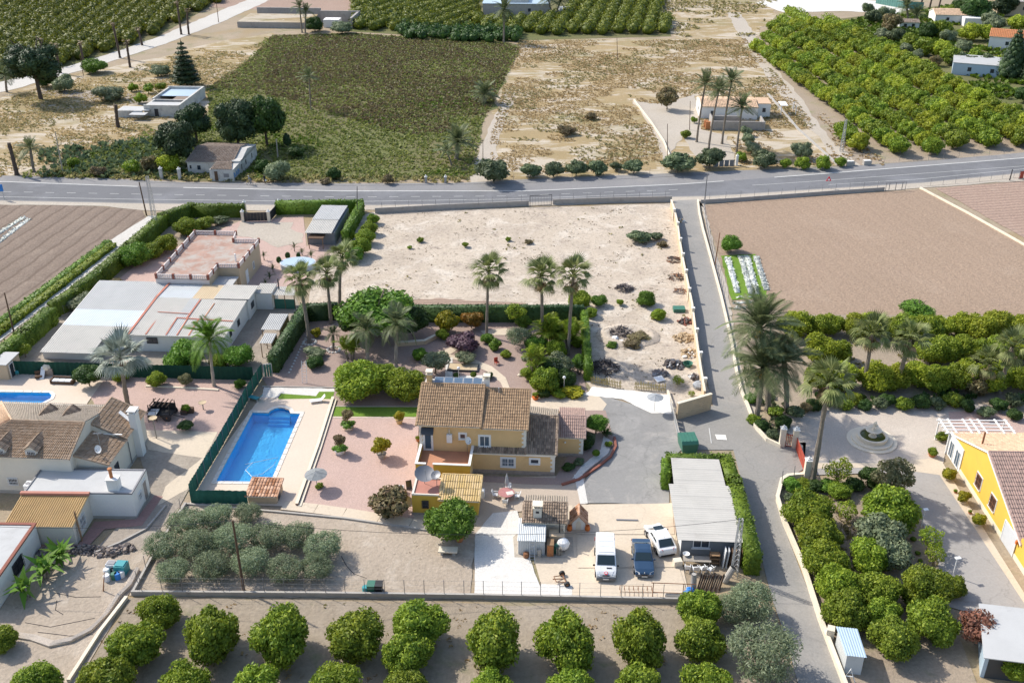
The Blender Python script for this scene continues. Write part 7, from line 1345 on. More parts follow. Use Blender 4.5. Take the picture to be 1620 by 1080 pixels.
# ---------------------------------------------------------------- vehicles
plain('car_white', (.74,.74,.73), .25, spec=.5, coat=.6); plain('car_blue', (.02,.05,.10), .22, spec=.5, coat=.8); plain('car_glass', (.02,.035,.04), .06, spec=.8); plain('car_black', (.02,.02,.022), .6); plain('bumper_grey', (.14,.145,.15), .6); plain('lamp_clear', (.62,.64,.65), .15, spec=.7); plain('lamp_red', (.45,.02,.02), .2, spec=.6); plain('rim_alloy', (.50,.51,.52), .3, .7); plain('plate_white', (.72,.72,.70), .5); plain('logo_red', (.62,.04,.07), .5)
def bev(o, w_=.05, s=2):
    b = o.modifiers.new('bevel', 'BEVEL'); b.width = w_; b.segments = s; b.limit_method = 'ANGLE'; b.angle_limit = R(25); return o
def xw(z, W, zb, tap): return W*(1 if z <= zb else 1-tap*(z-zb))
def car(name, label, px, py, rz, W, zb, tap, prof, glass, sides, wheels, wr, paint, details, cat='car'):
    """side profile (y back from the nose, z) swept across the width with tumblehome above the belt line"""
    t = thing(name, label, cat, G(px, py), rz); n = len(prof); Lh = max(p[0] for p in prof)/2
    def V(s, y, z, k=1.0, e=0.0): return (s*(xw(z, W, zb, tap)*nose(y)*k+e), y-Lh, z)
    def nose(y): return 1-.10*max(0, 1-y/.55)**2-.06*max(0, 1-(2*Lh-y)/.4)**2
    m = MB(); vs = []
    for s in (-1, -.62, .62, 1):
        for y, z in prof: vs.append((s*xw(z, W, zb, tap)*nose(y), y-Lh, z+(.025 if abs(s) < 1 and z > zb*.9 else 0)))
    fs = [tuple(range(n-1, -1, -1)), tuple(range(3*n, 4*n))]
    for q in range(3): fs += [(q*n+i, q*n+(i+1) % n, (q+1)*n+(i+1) % n, (q+1)*n+i) for i in range(n)]
    m.add(vs, fs); o = m.build('body', paint, t); bev(o, .06)
    for nm, (y0, z0), (y1, z1), k in glass:
        dy, dz = y1-y0, z1-z0; l = hypot(dy, dz); ny, nz = -dz/l, dy/l
        if nz < 0: ny, nz = -ny, -nz
        e = .045; q = []
        for (f, s) in ((.08,-1),(.08,1),(.94,1),(.94,-1)):
            y, z = y0+dy*f, z0+dz*f; p = V(s, y, z, k); q.append((p[0], p[1]+ny*e, p[2]+nz*e))
        q2 = [(p[0], p[1]-ny*.04, p[2]-nz*.04) for p in q]; MB().hexa(q2, q).build(nm, 'car_glass', t)
    for nm, pts in sides:
        for s in (-1, 1):
            k = len(pts); m = MB(); m.add([V(s, y, z, 1, .012) for y, z in pts]+[V(s, y, z, 1, -.03) for y, z in pts], [tuple(range(k)) if s > 0 else tuple(range(k-1,-1,-1)), tuple(range(2*k-1,k-1,-1))]+[(i,i+k,(i+1)%k+k,(i+1)%k) for i in range(k)]); m.build(nm, 'car_glass', t)
    for y in wheels:
        for s in (-1, 1):
            w = MB(); w.tube([(-.11,0,0),(-.08,0,0),(.08,0,0),(.11,0,0)], [wr*.88, wr, wr, wr*.88], 16); o = w.build('wheel','car_black',t,loc=(s*(W-.10),y-Lh,wr)); MB().tube([(s*.10,0,0),(s*.125,0,0)], [wr*.62, wr*.5], 10).build('rim','rim_alloy',o)
            a = MB(); a.tube([(s*(W-.02),y-Lh,wr),(s*(W+.004),y-Lh,wr)], wr*1.13, 16); a.build('wheel_arch','car_black',t)
    details(t, V, Lh); return t
def mirrors(t, V, y, z, mat, W):
    for s in (-1, 1): p = V(s, y, z); o = MB().cbox(p[0]+s*.13, p[1], p[2], .2, .1, .16).build('mirror', mat, t); bev(o, .03)
def van_d(t, V, L):
    m = MB(); 
    for y0, z0, z1, h in ((-.05,.28,.62,.3),): m.cbox(0,-L-.02,.45,1.72,.2,.36)
    bev(m.build('bumper','bumper_grey',t), .06); MB().cbox(0,-L-.13,.5,.5,.02,.11).build('number_plate','plate_white',t)
    for s in (-1, 1): MB().hexa([(s*.5,-L-.03,.72),(s*.82,-L+.06,.72),(s*.86,-L+.5,.98),(s*.62,-L+.28,.95)],[(s*.5,-L-.05,.76),(s*.82,-L+.04,.78),(s*.86,-L+.48,1.07),(s*.62,-L+.26,1.03)]).build('headlight','lamp_clear',t)
    mirrors(t, V, .98, 1.15, 'car_black', .95); MB().cbox(.28,-L+.62,1.17,.46,.1,.03,rx=.3).build('air_intake','car_black',t)
    lg = MB(); lg.tube([(0,-L+.16,.955),(0,-L+.135,1.005)], .16, 14); lo = lg.build('logo','logo_red',t); l2 = MB(); l2.tube([(0,-L+.138,1.0),(0,-L+.13,1.012)], .10, 12); l2.build('logo_centre','plate_white',lo)
    MB().cbox(0,-L+.02,.78,.62,.05,.1).build('grille','car_black',t)
    for k in range(4): MB().cbox(0,-.55+k*.75,1.985,1.35,.05,.012).build('roof_rib','car_white',t)
    for s in (-1, 1): MB().cbox(s*.9,L-.02,1.0,.08,.06,.4).build('tail_light','lamp_red',t)
car('white_van','white panel van with a red round logo on its bonnet, nose to the camera','' if 0 else 957,893,R(-3),.95,1.0,.10,
    [(0,.3),(0,.7),(.08,.86),(.3,1.0),(.85,1.2),(1.62,1.86),(1.85,1.93),(4.6,1.95),(4.78,1.86),(4.84,1.0),(4.84,.32)],[('windscreen',(.85,1.2),(1.62,1.86),.86)],
    [('side_window',[(1.12,1.22),(1.75,1.22),(1.78,1.72),(1.55,1.7)])],(.88,3.85),.34,'car_white',van_d,'van')
def sed_d(t, V, L):
    for s in (-1, 1):
        MB().hexa([(s*.42,-L-.0,.56),(s*.80,-L+.14,.56),(s*.80,-L+.34,.72),(s*.46,-L+.1,.70)],[(s*.42,-L-.02,.6),(s*.80,-L+.12,.62),(s*.80,-L+.32,.77),(s*.46,-L+.08,.75)]).build('headlight','lamp_clear',t); MB().cbox(s*.7,L-.04,.72,.36,.1,.16).build('tail_light','lamp_red',t)
    MB().cbox(0,-L-.01,.5,.56,.05,.16).build('grille','car_black',t); MB().cbox(0,-L-.035,.38,.5,.03,.11).build('number_plate','plate_white',t); MB().ball((0,-L+.05,.73),.06,6,4).build('badge','rim_alloy',t); mirrors(t, V, 1.62, .98, 'car_blue', .9)
    for s in (-1, 1): MB().cbox(s*.87,.3,.62,.025,3.2,.04).build('side_trim','rim_alloy',t)
car('blue_saloon','dark blue saloon parked between the van and the white hatchback','' if 0 else 1016,889,R(-2),.90,.88,.34,
    [(0,.28),(0,.55),(.1,.68),(.5,.80),(1.4,.92),(2.15,1.36),(2.5,1.42),(3.3,1.41),(4.0,1.02),(4.55,.97),(4.72,.85),(4.74,.3)],[('windscreen',(1.4,.92),(2.15,1.36),.86),('rear_window',(4.0,1.02),(3.3,1.41),.86)],
    [('side_window',[(1.85,.97),(2.7,.97),(2.7,1.34),(2.35,1.33)]),('side_window',[(2.78,.97),(3.75,1.0),(3.3,1.34),(2.78,1.35)])],(.9,3.75),.32,'car_blue',sed_d)
def hat_d(t, V, L):
    for s in (-1, 1):
        MB().hexa([(s*.5,L-.06,.82),(s*.84,L-.3,.82),(s*.80,L-.34,1.0),(s*.5,L-.12,1.0)],[(s*.5,L-.01,.82),(s*.9,L-.26,.82),(s*.86,L-.3,1.0),(s*.5,L-.08,1.0)]).build('tail_light','lamp_red',t); MB().cbox(s*.62,-L+.1,.66,.3,.2,.14).build('headlight','lamp_clear',t)
    MB().cbox(0,L+.01,.55,.5,.03,.11).build('number_plate','plate_white',t); mirrors(t, V, 1.45, 1.0, 'car_black', .9); MB().tube([(0,.9,1.48),(0,1.15,1.7)], .012, 4).build('aerial','car_black',t); MB().cbox(0,-.55,1.5,.9,.55,.02).build('sunroof','car_glass',t); MB().cbox(0,L-.02,.36,1.3,.08,.16).build('bumper_insert','car_black',t)
car('white_hatchback','white hatchback showing its dark rear window, parked beside the garage shed',1043,860,R(194),.90,.92,.30,
    [(0,.3),(0,.6),(.12,.74),(.9,.95),(1.7,1.42),(2.1,1.5),(3.2,1.47),(3.95,1.02),(4.2,.95),(4.28,.7),(4.24,.3)],[('windscreen',(.95,.97),(1.7,1.42),.86),('rear_window',(3.95,1.02),(3.2,1.47),.82)],
    [('side_window',[(1.5,1.0),(2.4,1.0),(2.4,1.4),(1.95,1.38)]),('side_window',[(2.48,1.0),(3.5,1.05),(3.15,1.38),(2.48,1.4)])],(.8,3.4),.33,'car_white',hat_d)
# the cart axle lying in the yard
ax = thing('cart_axle','rusty two wheeled cart axle lying in the yard left of the van','cart axle',G(893,919),R(-75))
for s in (-.75, .75): o = MB().tube([(s-.1,0,.28),(s+.1,0,.28)], [.27,.27], 12).build('wheel','car_black',ax); MB().tube([(s-.12,0,.28),(s+.12,0,.28)], .12, 8).build('hub','rust_metal',o)
MB().tube([(-.75,0,.28),(.75,0,.28)], .05, 6).tube([(-.5,0,.28),(-.35,-.9,.45),(.35,-.9,.45),(.5,0,.28)], .045, 5).tube([(0,0,.3),(0,-1.1,.5)], .05, 5).build('frame','rust_metal',ax)
# ---------------------------------------------------------------- garden furniture and odds and ends
def parasol(name, label, px, py, r, h, mat, canopy='canopy', base=None, group=None):
    t = thing(name, label, 'parasol', G(px, py)); MB().tube([(0,0,0),(0,0,h+.1)], .04, 6).build('pole','pale_bark' if mat == 'grey_thatch' else 'frame_white',t)
    n = 14; m = MB(); V = [(0,0,h+.32)]; 
    for k in (1, 2): V += [(r*k/2*cos(2*pi*j/n), r*k/2*sin(2*pi*j/n), h+.32-(.26 if k == 1 else .55)*r*.55-.03*(j % 2)) for j in range(n)]
    m.add(V, [(0,1+j,1+(j+1)%n) for j in range(n)]+[(1+j,1+n+j,1+n+(j+1)%n,1+(j+1)%n) for j in range(n)]); m.build(canopy, mat, t)
    rb = MB()
    for j in range(0, n, 2): rb.tube([V[0], V[1+j], V[1+n+j]], .012, 3, False)
    rb.build('rib','iron_grey',t); return t
surf_mat('grey_thatch', (.24,.25,.25), .25, 3.0, .9); surf_mat('grey_canvas', (.32,.335,.35), .1, 2.0, .8); surf_mat('pink_cloth', (.42,.19,.18), .15, 3, .8); surf_mat('pale_cloth', (.66,.62,.56), .1, 3, .8)
parasol('thatched_parasol','grey thatched parasol standing in the pink gravel by the pool',502,772,1.15,1.75,'grey_thatch'); plant('parasol_plant','small shrub round the foot of the thatched parasol','shrub',505,768,7,'small',trunk=None,sz=.7); parasol('canvas_parasol','grey canvas parasol at the edge of the white sand',1035,651,.95,1.9,'grey_canvas')
def pot(m, r, h): m.lathe([(r*.7,0),(r*.72,.05),(r,h*.9),(r*1.08,h*.92),(r*1.08,h),(r*.9,h),(r*.88,h*.93),(.01,h*.9)], 12)
def pot_tree(name, label, px, py, r, h, mat, crown, cr, cz, ring=None, cat='potted tree', csz=1.0):
    t = thing(name, label, cat, G(px, py)); m = MB(); pot(m, r, h); m.build('pot', mat, t); MB().tube([(0,0,h*.85),(0,0,cz)], .05, 6).build('trunk','bark',t)
    link('crown', pick(crown), t, (0,0,cz-.85*cr*csz), scale=(cr,cr,cr*csz))
    if ring: link('underplanting', pick(ring), t, (0,0,h-.35), scale=(r*1.25,r*1.25,.5))
    return t
PG = 'potted trees in the pink gravel'
pot_tree('potted_tree','potted tree with a bronze crown nearest the lawn, upper left of the pink gravel',551,679,.62,.62,'cap_stone','bush_bronze',.72,1.85,'small_fresh'); pot_tree('potted_tree','potted tree with a sparse bronze crown below the first',538,717,.62,.6,'white_wall','bush_bronze',.68,1.75,'small_fresh'); pot_tree('potted_tree','yellow green bush in a yellow pot near the lawn',632,670,.42,.6,'yellow_tile','bush_yellow',.62,1.15); pot_tree('potted_tree','large yellow green ball tree in a grey pot amid the pink gravel',604,724,.5,.6,'concrete_low','bush_yellow',1.1,1.5)
pot_tree('potted_plant','small red brown pot plant by the terrace corner',661,698,.22,.3,'terracotta','small',.25,.5,cat='potted plant'); pot_tree('potted_plant','yellow trough pot with a plant at the garden path',847,632,.4,.4,'orange_pot','small',.4,.7,cat='potted plant')
for (x, y, r, s) in ((1500,758,.75,'nearest the white sliding doors'),(1523,795,.7,'second down the yellow wall'),(1547,830,.7,'third down the yellow wall, nearest the garage door')): pot_tree('potted_shrub','rounded potted shrub '+s,x,y,.4,.3,'cap_stone','bush_yellow',r,.75,cat='potted shrub')
for (x, y, s) in ((1494,748,'first'),(1511,780,'second'),(1534,813,'third')): pot_tree('potted_plant','tiny red pot plant along the yellow wall, '+s+' from the top',x,y,.18,.22,'terracotta','small',.2,.35,cat='potted plant')
pot_tree('potted_shrub','potted shrub in the courtyard left of the white wall',1474,722,.4,.35,'terracotta','citrus_far',.55,.65,cat='potted shrub'); pot_tree('potted_shrub','low bushy potted shrub under the white pergola',1489,697,.5,.3,'concrete_low','citrus_far',.75,.55,cat='potted shrub',csz=.7); pot_tree('potted_shrub','grey green shrub in the gravel behind the pergola',1558,660,.3,.2,'concrete_low','shrub',1.0,.7,cat='potted shrub',csz=.7)
pot_tree('potted_plant','cream pot at the back edge of the courtyard',1425,645,.28,.5,'cap_stone','small',.3,.75,cat='potted plant')
for (x, y, s, ox_) in ((1,0,'left',-.85),(1,0,'right',.85)):
    t = thing('orange_pot','tall orange clay pot at the '+s+' side of the little oratory','pot',(kx+ox_,ky-.1)); m = MB(); m.lathe([(.16,0),(.26,.25),(.24,.5),(.17,.62),(.2,.68),(.15,.68),(.12,.5)], 11); m.build('vessel','orange_pot',t)
# outdoor dining set
dx0, dy0 = G(801,788); dt = thing('garden_table','round garden table with a dark red cloth in front of the house','table',(dx0,dy0)); MB().tube([(0,0,.72),(0,0,.76)], .82, 20).build('tabletop','pink_cloth',dt); MB().tube([(0,0,0),(0,0,.72)], .07, 7).tube([(0,0,0),(0,0,.04)], .35, 10).build('pedestal','iron_grey',dt)
cl = thing('folded_cloth','pale pink cloth lying on the right half of the garden table','cloth',(dx0+.35,dy0-.15,.765)); MB().cbox(0,0,.01,.7,.55,.02,.3).build('fabric','pale_cloth',cl)
cp2 = thing('closed_parasol','closed grey parasol standing behind the garden table','parasol',(dx0+.05,dy0+1.0)); MB().tube([(0,0,0),(0,0,2.3)], .035, 6).build('pole','frame_white',cp2); MB().lathe([(.02,2.35),(.12,1.9),(.2,1.2),(.16,.9),(.1,.85)][::-1], 10).build('canopy','grey_canvas',cp2)
def chair(loc, rz, label, group, mat='white_plastic', proto=[None]):
    if proto[0]: return dup(proto[0], loc, rz, label, group)
    t = thing('garden_chair', label, 'chair', loc, rz, group); m = MB(); bev(m.cbox(0,0,.43,.5,.5,.05).build('seat',mat,t), .02); m = MB(); m.hexa([(-.25,.2,.45),(.25,.2,.45),(.25,.25,.45),(-.25,.25,.45)],[(-.25,.33,.9),(.25,.33,.9),(.25,.37,.9),(-.25,.37,.9)]); m.build('backrest',mat,t)
    for sx in (-1, 1):
        for sy in (-1, 1): MB().cbox(sx*.21,sy*.21,.21,.04,.04,.42).build('leg',mat,t)
        MB().cbox(sx*.25,0,.64,.05,.45,.04).build('armrest',mat,t)
    proto[0] = t; return t
for i, (a, s) in enumerate(((-95,'nearest the camera'),(-5,'on the right'),(80,'behind, under the closed parasol'),(175,'on the left'))): chair((dx0+1.1*cos(R(a)), dy0+1.1*sin(R(a))), R(a-90), 'pale garden chair at the round table, '+s, 'garden chairs round the table')
# washing machine like white box and cooler by the outbuilding
for (x, y, w_, h_, lab, nm) in ((762,786,.6,.9,'white appliance standing at the corner of the terrace block','white_appliance'),(633,780,.8,.75,'white tank box with a grey lid left of the terrace','water_tank')):
    t = thing(nm, lab, 'appliance', G(x,y), R(-4)); bev(MB().cbox(0,0,h_/2,w_,w_,h_).build('casing','white_plastic',t), .03); MB().cbox(0,0,h_+.02,w_*.8,w_*.8,.04).build('lid','blind_grey',t)
t = thing('picture_board','dark framed board leaning by the terrace corner','board',G(648,775),R(20)); MB().hexa([(-.3,0,0),(.3,0,0),(.3,.04,0),(-.3,.04,0)],[(-.3,.3,1.0),(.3,.3,1.0),(.3,.34,1.0),(-.3,.34,1.0)]).build('panel','glass_dark',t)
# loungers by the pool
def lounger(label, px, py, rz, mat):
    t = thing('sun_lounger', label, 'sun lounger', G(px, py), rz, 'sun loungers by the pool'); m = MB(); m.cbox(0,-.35,.32,.62,1.25,.05); m.build('seat',mat,t); MB().hexa([(-.31,.28,.3),(.31,.28,.3),(.31,.33,.3),(-.31,.33,.3)],[(-.31,.8,.85),(.31,.8,.85),(.31,.84,.82),(-.31,.84,.82)]).build('backrest',mat,t)
    for x in (-.27, .27):
        for y in (-.85, .3): MB().cbox(x,y,.15,.06,.06,.3).build('leg','white_plastic',t)
    return t
lounger('white sun lounger with raised back at the far right of the pool deck',504,636,R(-75),'white_plastic'); lounger('blue green sun lounger beside the screen fence at the pool',406,633,R(-115),'teal_plastic'); 
# globe lamps
def globe(label, px, py, h): 
    t = thing('globe_lamp', label, 'lamp post', G(px, py), 0, 'white globe garden lamps'); MB().tube([(0,0,0),(0,0,.1),(0,0,h)], [.09,.04,.03], 7).build('post','frame_white',t); MB().ball((0,0,h+.17),.2,10,7).build('globe','white_plastic',t)
globe('white globe lamp behind the ridge of the yellow house',726,606,1.9); globe('white globe lamp at the end of the garden by the drive',892,621,1.9)
for (x, y, s) in ((1457,834,'upper'),(1507,912,'lower')):
    t = thing('drive_lamp','white square headed lamp post beside the driveway, '+s+' one','lamp post',G(x,y),0,'white lamp posts by the driveway'); MB().tube([(0,0,0),(0,0,2.1)],.05,6).build('post','frame_white',t); MB().cbox(.05,0,2.15,.5,.32,.08,.2).build('lamp_head','white_plastic',t)
# ladder by the tin lean-to and the garden ladder
def ladder(label, base, top, w_, n, mat='galvanised'):
    A, B = Vector(base), Vector(top); t = thing('ladder', label, 'ladder', tuple(A)); d = B-A; s = Vector((w_/2,0,0))
    for k in (-1, 1): MB().tube([tuple(s*k), tuple(d+s*k)], .03, 5).build('rail', mat, t)
    for i in range(n): p = d*((i+.5)/n); MB().tube([tuple(p-s), tuple(p+s)], .02, 4).build('rung', mat, t)
ladder('silver ladder leaning on the front of the tin lean-to', at(BF,1.35,-1.2,0), at(BF,1.3,-.1,1.9), .45, 8); ladder('white step ladder frame standing in the gravel garden', G3(482,607), tuple(Vector(G3(482,607))+Vector((.0,.8,2.7))), .55, 8, 'frame_white')
# junk by the hut: barrels, wood rack, covered sack
def barrel(label, loc, r, h, mat, name='barrel', group=None):
    t = thing(name, label, 'barrel', loc, 0, group); MB().lathe([(r*.93,0),(r,.05),(r,h*.32),(r*1.03,h*.34),(r,h*.36),(r,h*.64),(r*1.03,h*.66),(r,h*.68),(r,h-.04),(r*.93,h)], 14).build('drum',mat,t); MB().lathe([(r*.85,h),(r*.85,h+.03),(.02,h+.03)],14).build('lid',mat,t); return t
t = thing('covered_mixer','white plastic sheet wrapped over a bulky machine right of the barbecue hut','covered machine',at(BF,4.1,.9,0)); MB().ball((0,0,.75),.62,10,7,1.0,.06).build('sheet','white_plastic',t); MB().cbox(-.1,0,.2,.6,.5,.4).build('stand','iron_grey',t)
t = thing('brown_cabinet','narrow brown wooden cabinet between the tin lean-to and the barrels','cabinet',at(BF,2.95,.3,0),R(-3.5)); MB().cbox(0,0,.7,.65,.9,1.4).build('case','brown_wood',t); MB().cbox(0,-.46,.7,.55,.02,1.2).build('door','terracotta',t)
barrel('green barrel beside the brown cabinet',at(BF,3.45,.5,0),.28,.9,'green_plastic'); barrel('dark barrel in front of the tin lean-to',at(BF,.75,-.35,0),.26,.55,'rust_metal'); barrel('grey gas bottle shaped tank leaning at the lean-to front',at(BF,1.95,-.25,0),.17,.95,'concrete_low','gas_bottle')
t = thing('wood_rack','little rack of grey boards in front of the covered machine','rack',at(BF,3.75,.1,0)); 
for k in range(4): MB().cbox(-.2+k*.13,0,.45,.06,.3,.9+.1*(k%2)).build('board','pale_bark',t)
# metal plank in the yard, stone bench, bins by the wall
t = thing('steel_beam','dark steel beam lying on the concrete yard','beam',G(992,824),R(-2)); MB().box(-1.05,-.09,.0,1.05,.09,.03).box(-1.05,-.02,.03,1.05,.02,.15).box(-1.05,-.09,.15,1.05,.09,.18).build('beam','iron_grey',t)
t = thing('stone_bench','pale stone table bench under the bright green fig tree','bench',G(709,876),R(-3)); MB().cbox(0,0,.5,1.75,.8,.12).build('top','cap_stone',t)
for x in (-.55,.55): MB().cbox(x,0,.22,.25,.55,.44).build('leg','concrete_low',t)
t = thing('flower_pot','red clay pot under the fig tree','pot',G(727,856)); m = MB(); pot(m,.4,.55); m.build('pot','terracotta',t)
for (x, mat, lab) in ((588,'green_plastic','green wheeled bin by the boundary wall'),(600,'car_black','black wheeled bin beside the green one by the wall')):
    t = thing('wheeled_bin', lab, 'bin', G(x,937), R(-2)); MB().hexa([(-.26,-.3,.05),(.26,-.3,.05),(.26,.3,.05),(-.26,.3,.05)],[(-.33,-.38,1.0),(.33,-.38,1.0),(.33,.38,1.0),(-.33,.38,1.0)]).build('body',mat,t); MB().cbox(0,0,1.03,.7,.8,.07,rx=.04).build('lid',mat,t)
    for s in (-.25,.25): MB().tube([(s-.04,.33,.1),(s+.04,.33,.1)],.1,8).build('wheel','car_black',t)
barrel('light blue barrel at the foot of the green bin',G3(579,938),.3,.75,'teal_plastic')
t = thing('green_container','green ribbed waste container behind the hedge of the garage shed','container',G(1087,709),R(5)); MB().hexa([(-.75,-1.1,.1),(.75,-1.1,.1),(.75,1.1,.1),(-.75,1.1,.1)],[(-.9,-1.15,1.2),(.9,-1.15,1.2),(.9,1.15,1.2),(-.9,1.15,1.2)]).build('body','green_plastic',t); MB().extr([(-1.15,1.2),(-.9,1.5),(.9,1.5),(1.15,1.2)],'x',-.9,.9).build('lid','green_plastic',t)
for k in range(5): MB().box(-.8+k*.38,-.85,1.5,-.72+k*.38,.85,1.54).build('rib','green_plastic',t)
for s in (-.6,.6):
    for y in (-.85,.85): MB().ball((s,y,.1),.1,7,4).build('castor','car_black',t)
# rusty frames and the gas cylinder near the boundary wall
t = thing('rusty_frame','tall rusty pipe frame in front of the blue saloon','frame',G(1032,946),R(-3)); fr = lambda a,b: MB().tube([a,b],.04,5).build('bar','rust_metal',t)
for a,b in (((0,0,0),(0,0,1.75)),((2.6,0,0),(2.6,0,1.75)),((-.2,0,1.75),(3.6,0,1.75)),((0,0,.7),(2.6,0,.7)),((3.4,.6,0),(3.4,.6,1.2))): fr(a,b)
t = thing('wire_cage','low rusty wire cage lying by the boundary wall','cage',G(981,944),R(-2)); 
for y in (0,.8):
    for z in (.05,.6): MB().tube([(0,y,z),(2.8,y,z)],.03,4).build('bar','rust_metal',t)
for k in range(8): MB().tube([(k*.4,0,.05),(k*.4,0,.6),(k*.4,.8,.6),(k*.4,.8,.05)],.02,4).build('hoop','rust_metal',t)
t = thing('gas_tank','grey cylindrical gas tank lying by the boundary wall','tank',G(1066,947),R(-4)); MB().tube([(-.8,0,.35),(-.7,0,.35),(.7,0,.35),(.8,0,.35)],[.15,.27,.27,.15],12).build('cylinder','concrete_low',t)
for x in (-.45,.45): MB().cbox(x,0,.08,.1,.5,.16).build('saddle','iron_grey',t)
t = thing('steel_pole','long thin rusty pole lying along the boundary wall','pole',G(970,945),R(-2)); MB().tube([(-1.4,0,.08),(2.4,.1,.08)],.05,5).build('pole','rust_metal',t)
t = thing('blue_sacks','blue and white plastic sacks heaped by the end of the boundary wall','sacks',G(1087,944)); 
for (x,y,z,r,mt) in ((0,0,.3,.45,'blue_plastic'),(-.35,-.3,.2,.3,'white_plastic'),(.3,.5,.3,.4,'blue_plastic'),(.4,-.1,.2,.25,'white_plastic')): MB().ball((x,y,z),r,8,5,.8,.15).build('sack',mt,t)
# pipes, planks and chairs in front of the garage shed
t = thing('pipe','grey pipe standing on end left of the plank stack','pipe',G(1097,932)); MB().tube([(0,0,0),(-.1,.0,1.75)],.26,12,False).tube([(-.1,0,1.74),(-.1,0,1.75)],.2,10).build('tube','concrete_low',t)
t = thing('pipe','wide grey pipe with a dark mouth right of the plank stack','pipe',G(1146,920)); MB().tube([(0,0,0),(.7,.2,1.5)],.3,12,False).build('tube','concrete_low',t); MB().tube([(.69,.197,1.48),(.7,.2,1.5)],.24,12).build('mouth','car_black',t)
t = thing('plank_stack','stack of dark weathered planks leaning beside the pipes','planks',G(1117,934))
for k in range(16): x = -.95+k*.13; MB().hexa([(x,-.3,0),(x+.1,-.3,0),(x+.1,-.2,0),(x,-.2,0)],[(x+.6+.1*(k%3),.9,.9+.35*random.random()),(x+.7+.1*(k%3),.9,.9),(x+.7+.1*(k%3),1.0,.9),(x+.6+.1*(k%3),1.0,.9+.35*random.random())]).build('plank',('dark_wood','dark_bark','bark')[k%3],t)
wt = thing('white_garden_table','pale long table in front of the garage shed','table',at(SF,1.4,-1.1,0),R(-3.5)); MB().cbox(0,0,.72,2.5,.8,.05).build('tabletop','pale_bark',wt)
for x in (-1.1,1.1):
    for y in (-.3,.3): MB().cbox(x,y,.35,.06,.06,.7).build('leg','pale_bark',wt)
for k, s in enumerate(('first','second','third','fourth')): chair(at(SF,.5+k*.68,-2.0-.1*(k%2),0), R(170+15*k), 'white garden chair, '+s+' from the left in the row before the garage shed', 'white chairs before the garage shed')
t = thing('wash_bowl','white round bowl on the wall side of the chair row','bowl',at(SF,.45,-.7,.75)); MB().lathe([(.15,0),(.3,.2),(.33,.22),(.28,.2),(.1,.05)],12).build('bowl','white_plastic',t)
t = thing('small_crate','little cream crate at the front left corner of the garage shed','crate',at(SF,-.35,-1.3,0),R(10)); MB().cbox(0,0,.35,.75,.6,.7).build('box','cap_stone',t)
t = thing('shelf_rack','wooden shelf rack with pots against the garage shed front','shelf',at(SF,3.0,-.9,0),R(-3.5))
for z in (.35,.8,1.2): MB().cbox(0,0,z,.9,.6,.05).build('shelf','brown_wood',t)
for x in (-.42,.42): MB().cbox(x,0,.65,.06,.55,1.3).build('upright','dark_wood',t)
t = thing('door_stack','stack of brown doors and boards leaning at the right of the garage shed front','doors',at(SF,4.6,-.5,0),R(-3.5))
for k in range(6): MB().hexa([(-.9+k*.3,-.9+.05*k,0),(-.9+k*.3,-.2,0),(-.82+k*.3,-.2,0),(-.82+k*.3,-.9+.05*k,0)],[(-.7+k*.3,-.7,1.8),(-.7+k*.3,.0,1.8),(-.62+k*.3,.0,1.8),(-.62+k*.3,-.7,1.8)]).build('board',('frame_white','blind_grey','dark_wood','brown_wood','rust_metal','dark_wood')[k],t)
# lattice mast with the cable, other poles
def lattice(label, px, py, h, w0, w1, name='lattice_mast', group=None, lean=0.0):
    t = thing(name, label, 'mast', G(px, py), 0, group); n = max(5, int(h/.55)); C = lambda z, i: ((w0+(w1-w0)*z/h)*(.5,.5,-.5,-.5)[i]+lean*z, (w0+(w1-w0)*z/h)*(.5,-.5,-.5,.5)[i], z)
    for i in range(4): MB().tube([C(0,i),C(h,i)],.045,4).build('leg','galvanised',t)
    b = MB()
    for k in range(n):
        z0, z1 = h*k/n, h*(k+1)/n
        for i in range(4): b.tube([C(z0,i),C(z1,(i+1)%4)],.022,3,False); b.tube([C(z1,i),C(z1,(i+1)%4)],.018,3,False)
    b.build('lacing','galvanised',t); return t
lattice('silver lattice mast carrying the cable in front of the garage shed',1161,910,6.3,.55,.3); lattice('grey lattice mast behind the hedge near the road',248,368,9.5,.7,.35); lattice('grey lattice mast at the edge of the big orchard',1331,240,6.5,.6,.3)
def pole(label, bx, by, tx, ty, r=.1, mat='dark_wood', name='utility_pole', cross=False):
    x, y = G(bx, by); z = zat(y, ty); dep = y*_ct-(z-CAM_H)*_st; dx = (tx-810)/FPX*dep-x; t = thing(name, label, 'pole', (x, y)); MB().tube([(0,0,-.1),(dx,0,z)],[r*1.2,r*.8],7).build('pole',mat,t)
    if cross: MB().cbox(dx,0,z-.3,1.1,.1,.1).build('crossarm',mat,t)
    return (x+dx, y, z), t
q1,_ = pole('dark wooden pole standing in the olive grove',386,934,368,823,.11); q2,_ = pole('dark wooden pole at the left edge beside the field track',25,538,7,463,.1); q3,_ = pole('slim dark pole at the road left of the lattice mast',232,341,220,288,.11); q4,_ = pole('grey pole beside the road by the lane mouth',1115,316,1119,276,.1,'iron_grey'); pole('leaning rusty pole in the field corner by the lane',1131,420,1139,368,.07,'rust_metal')
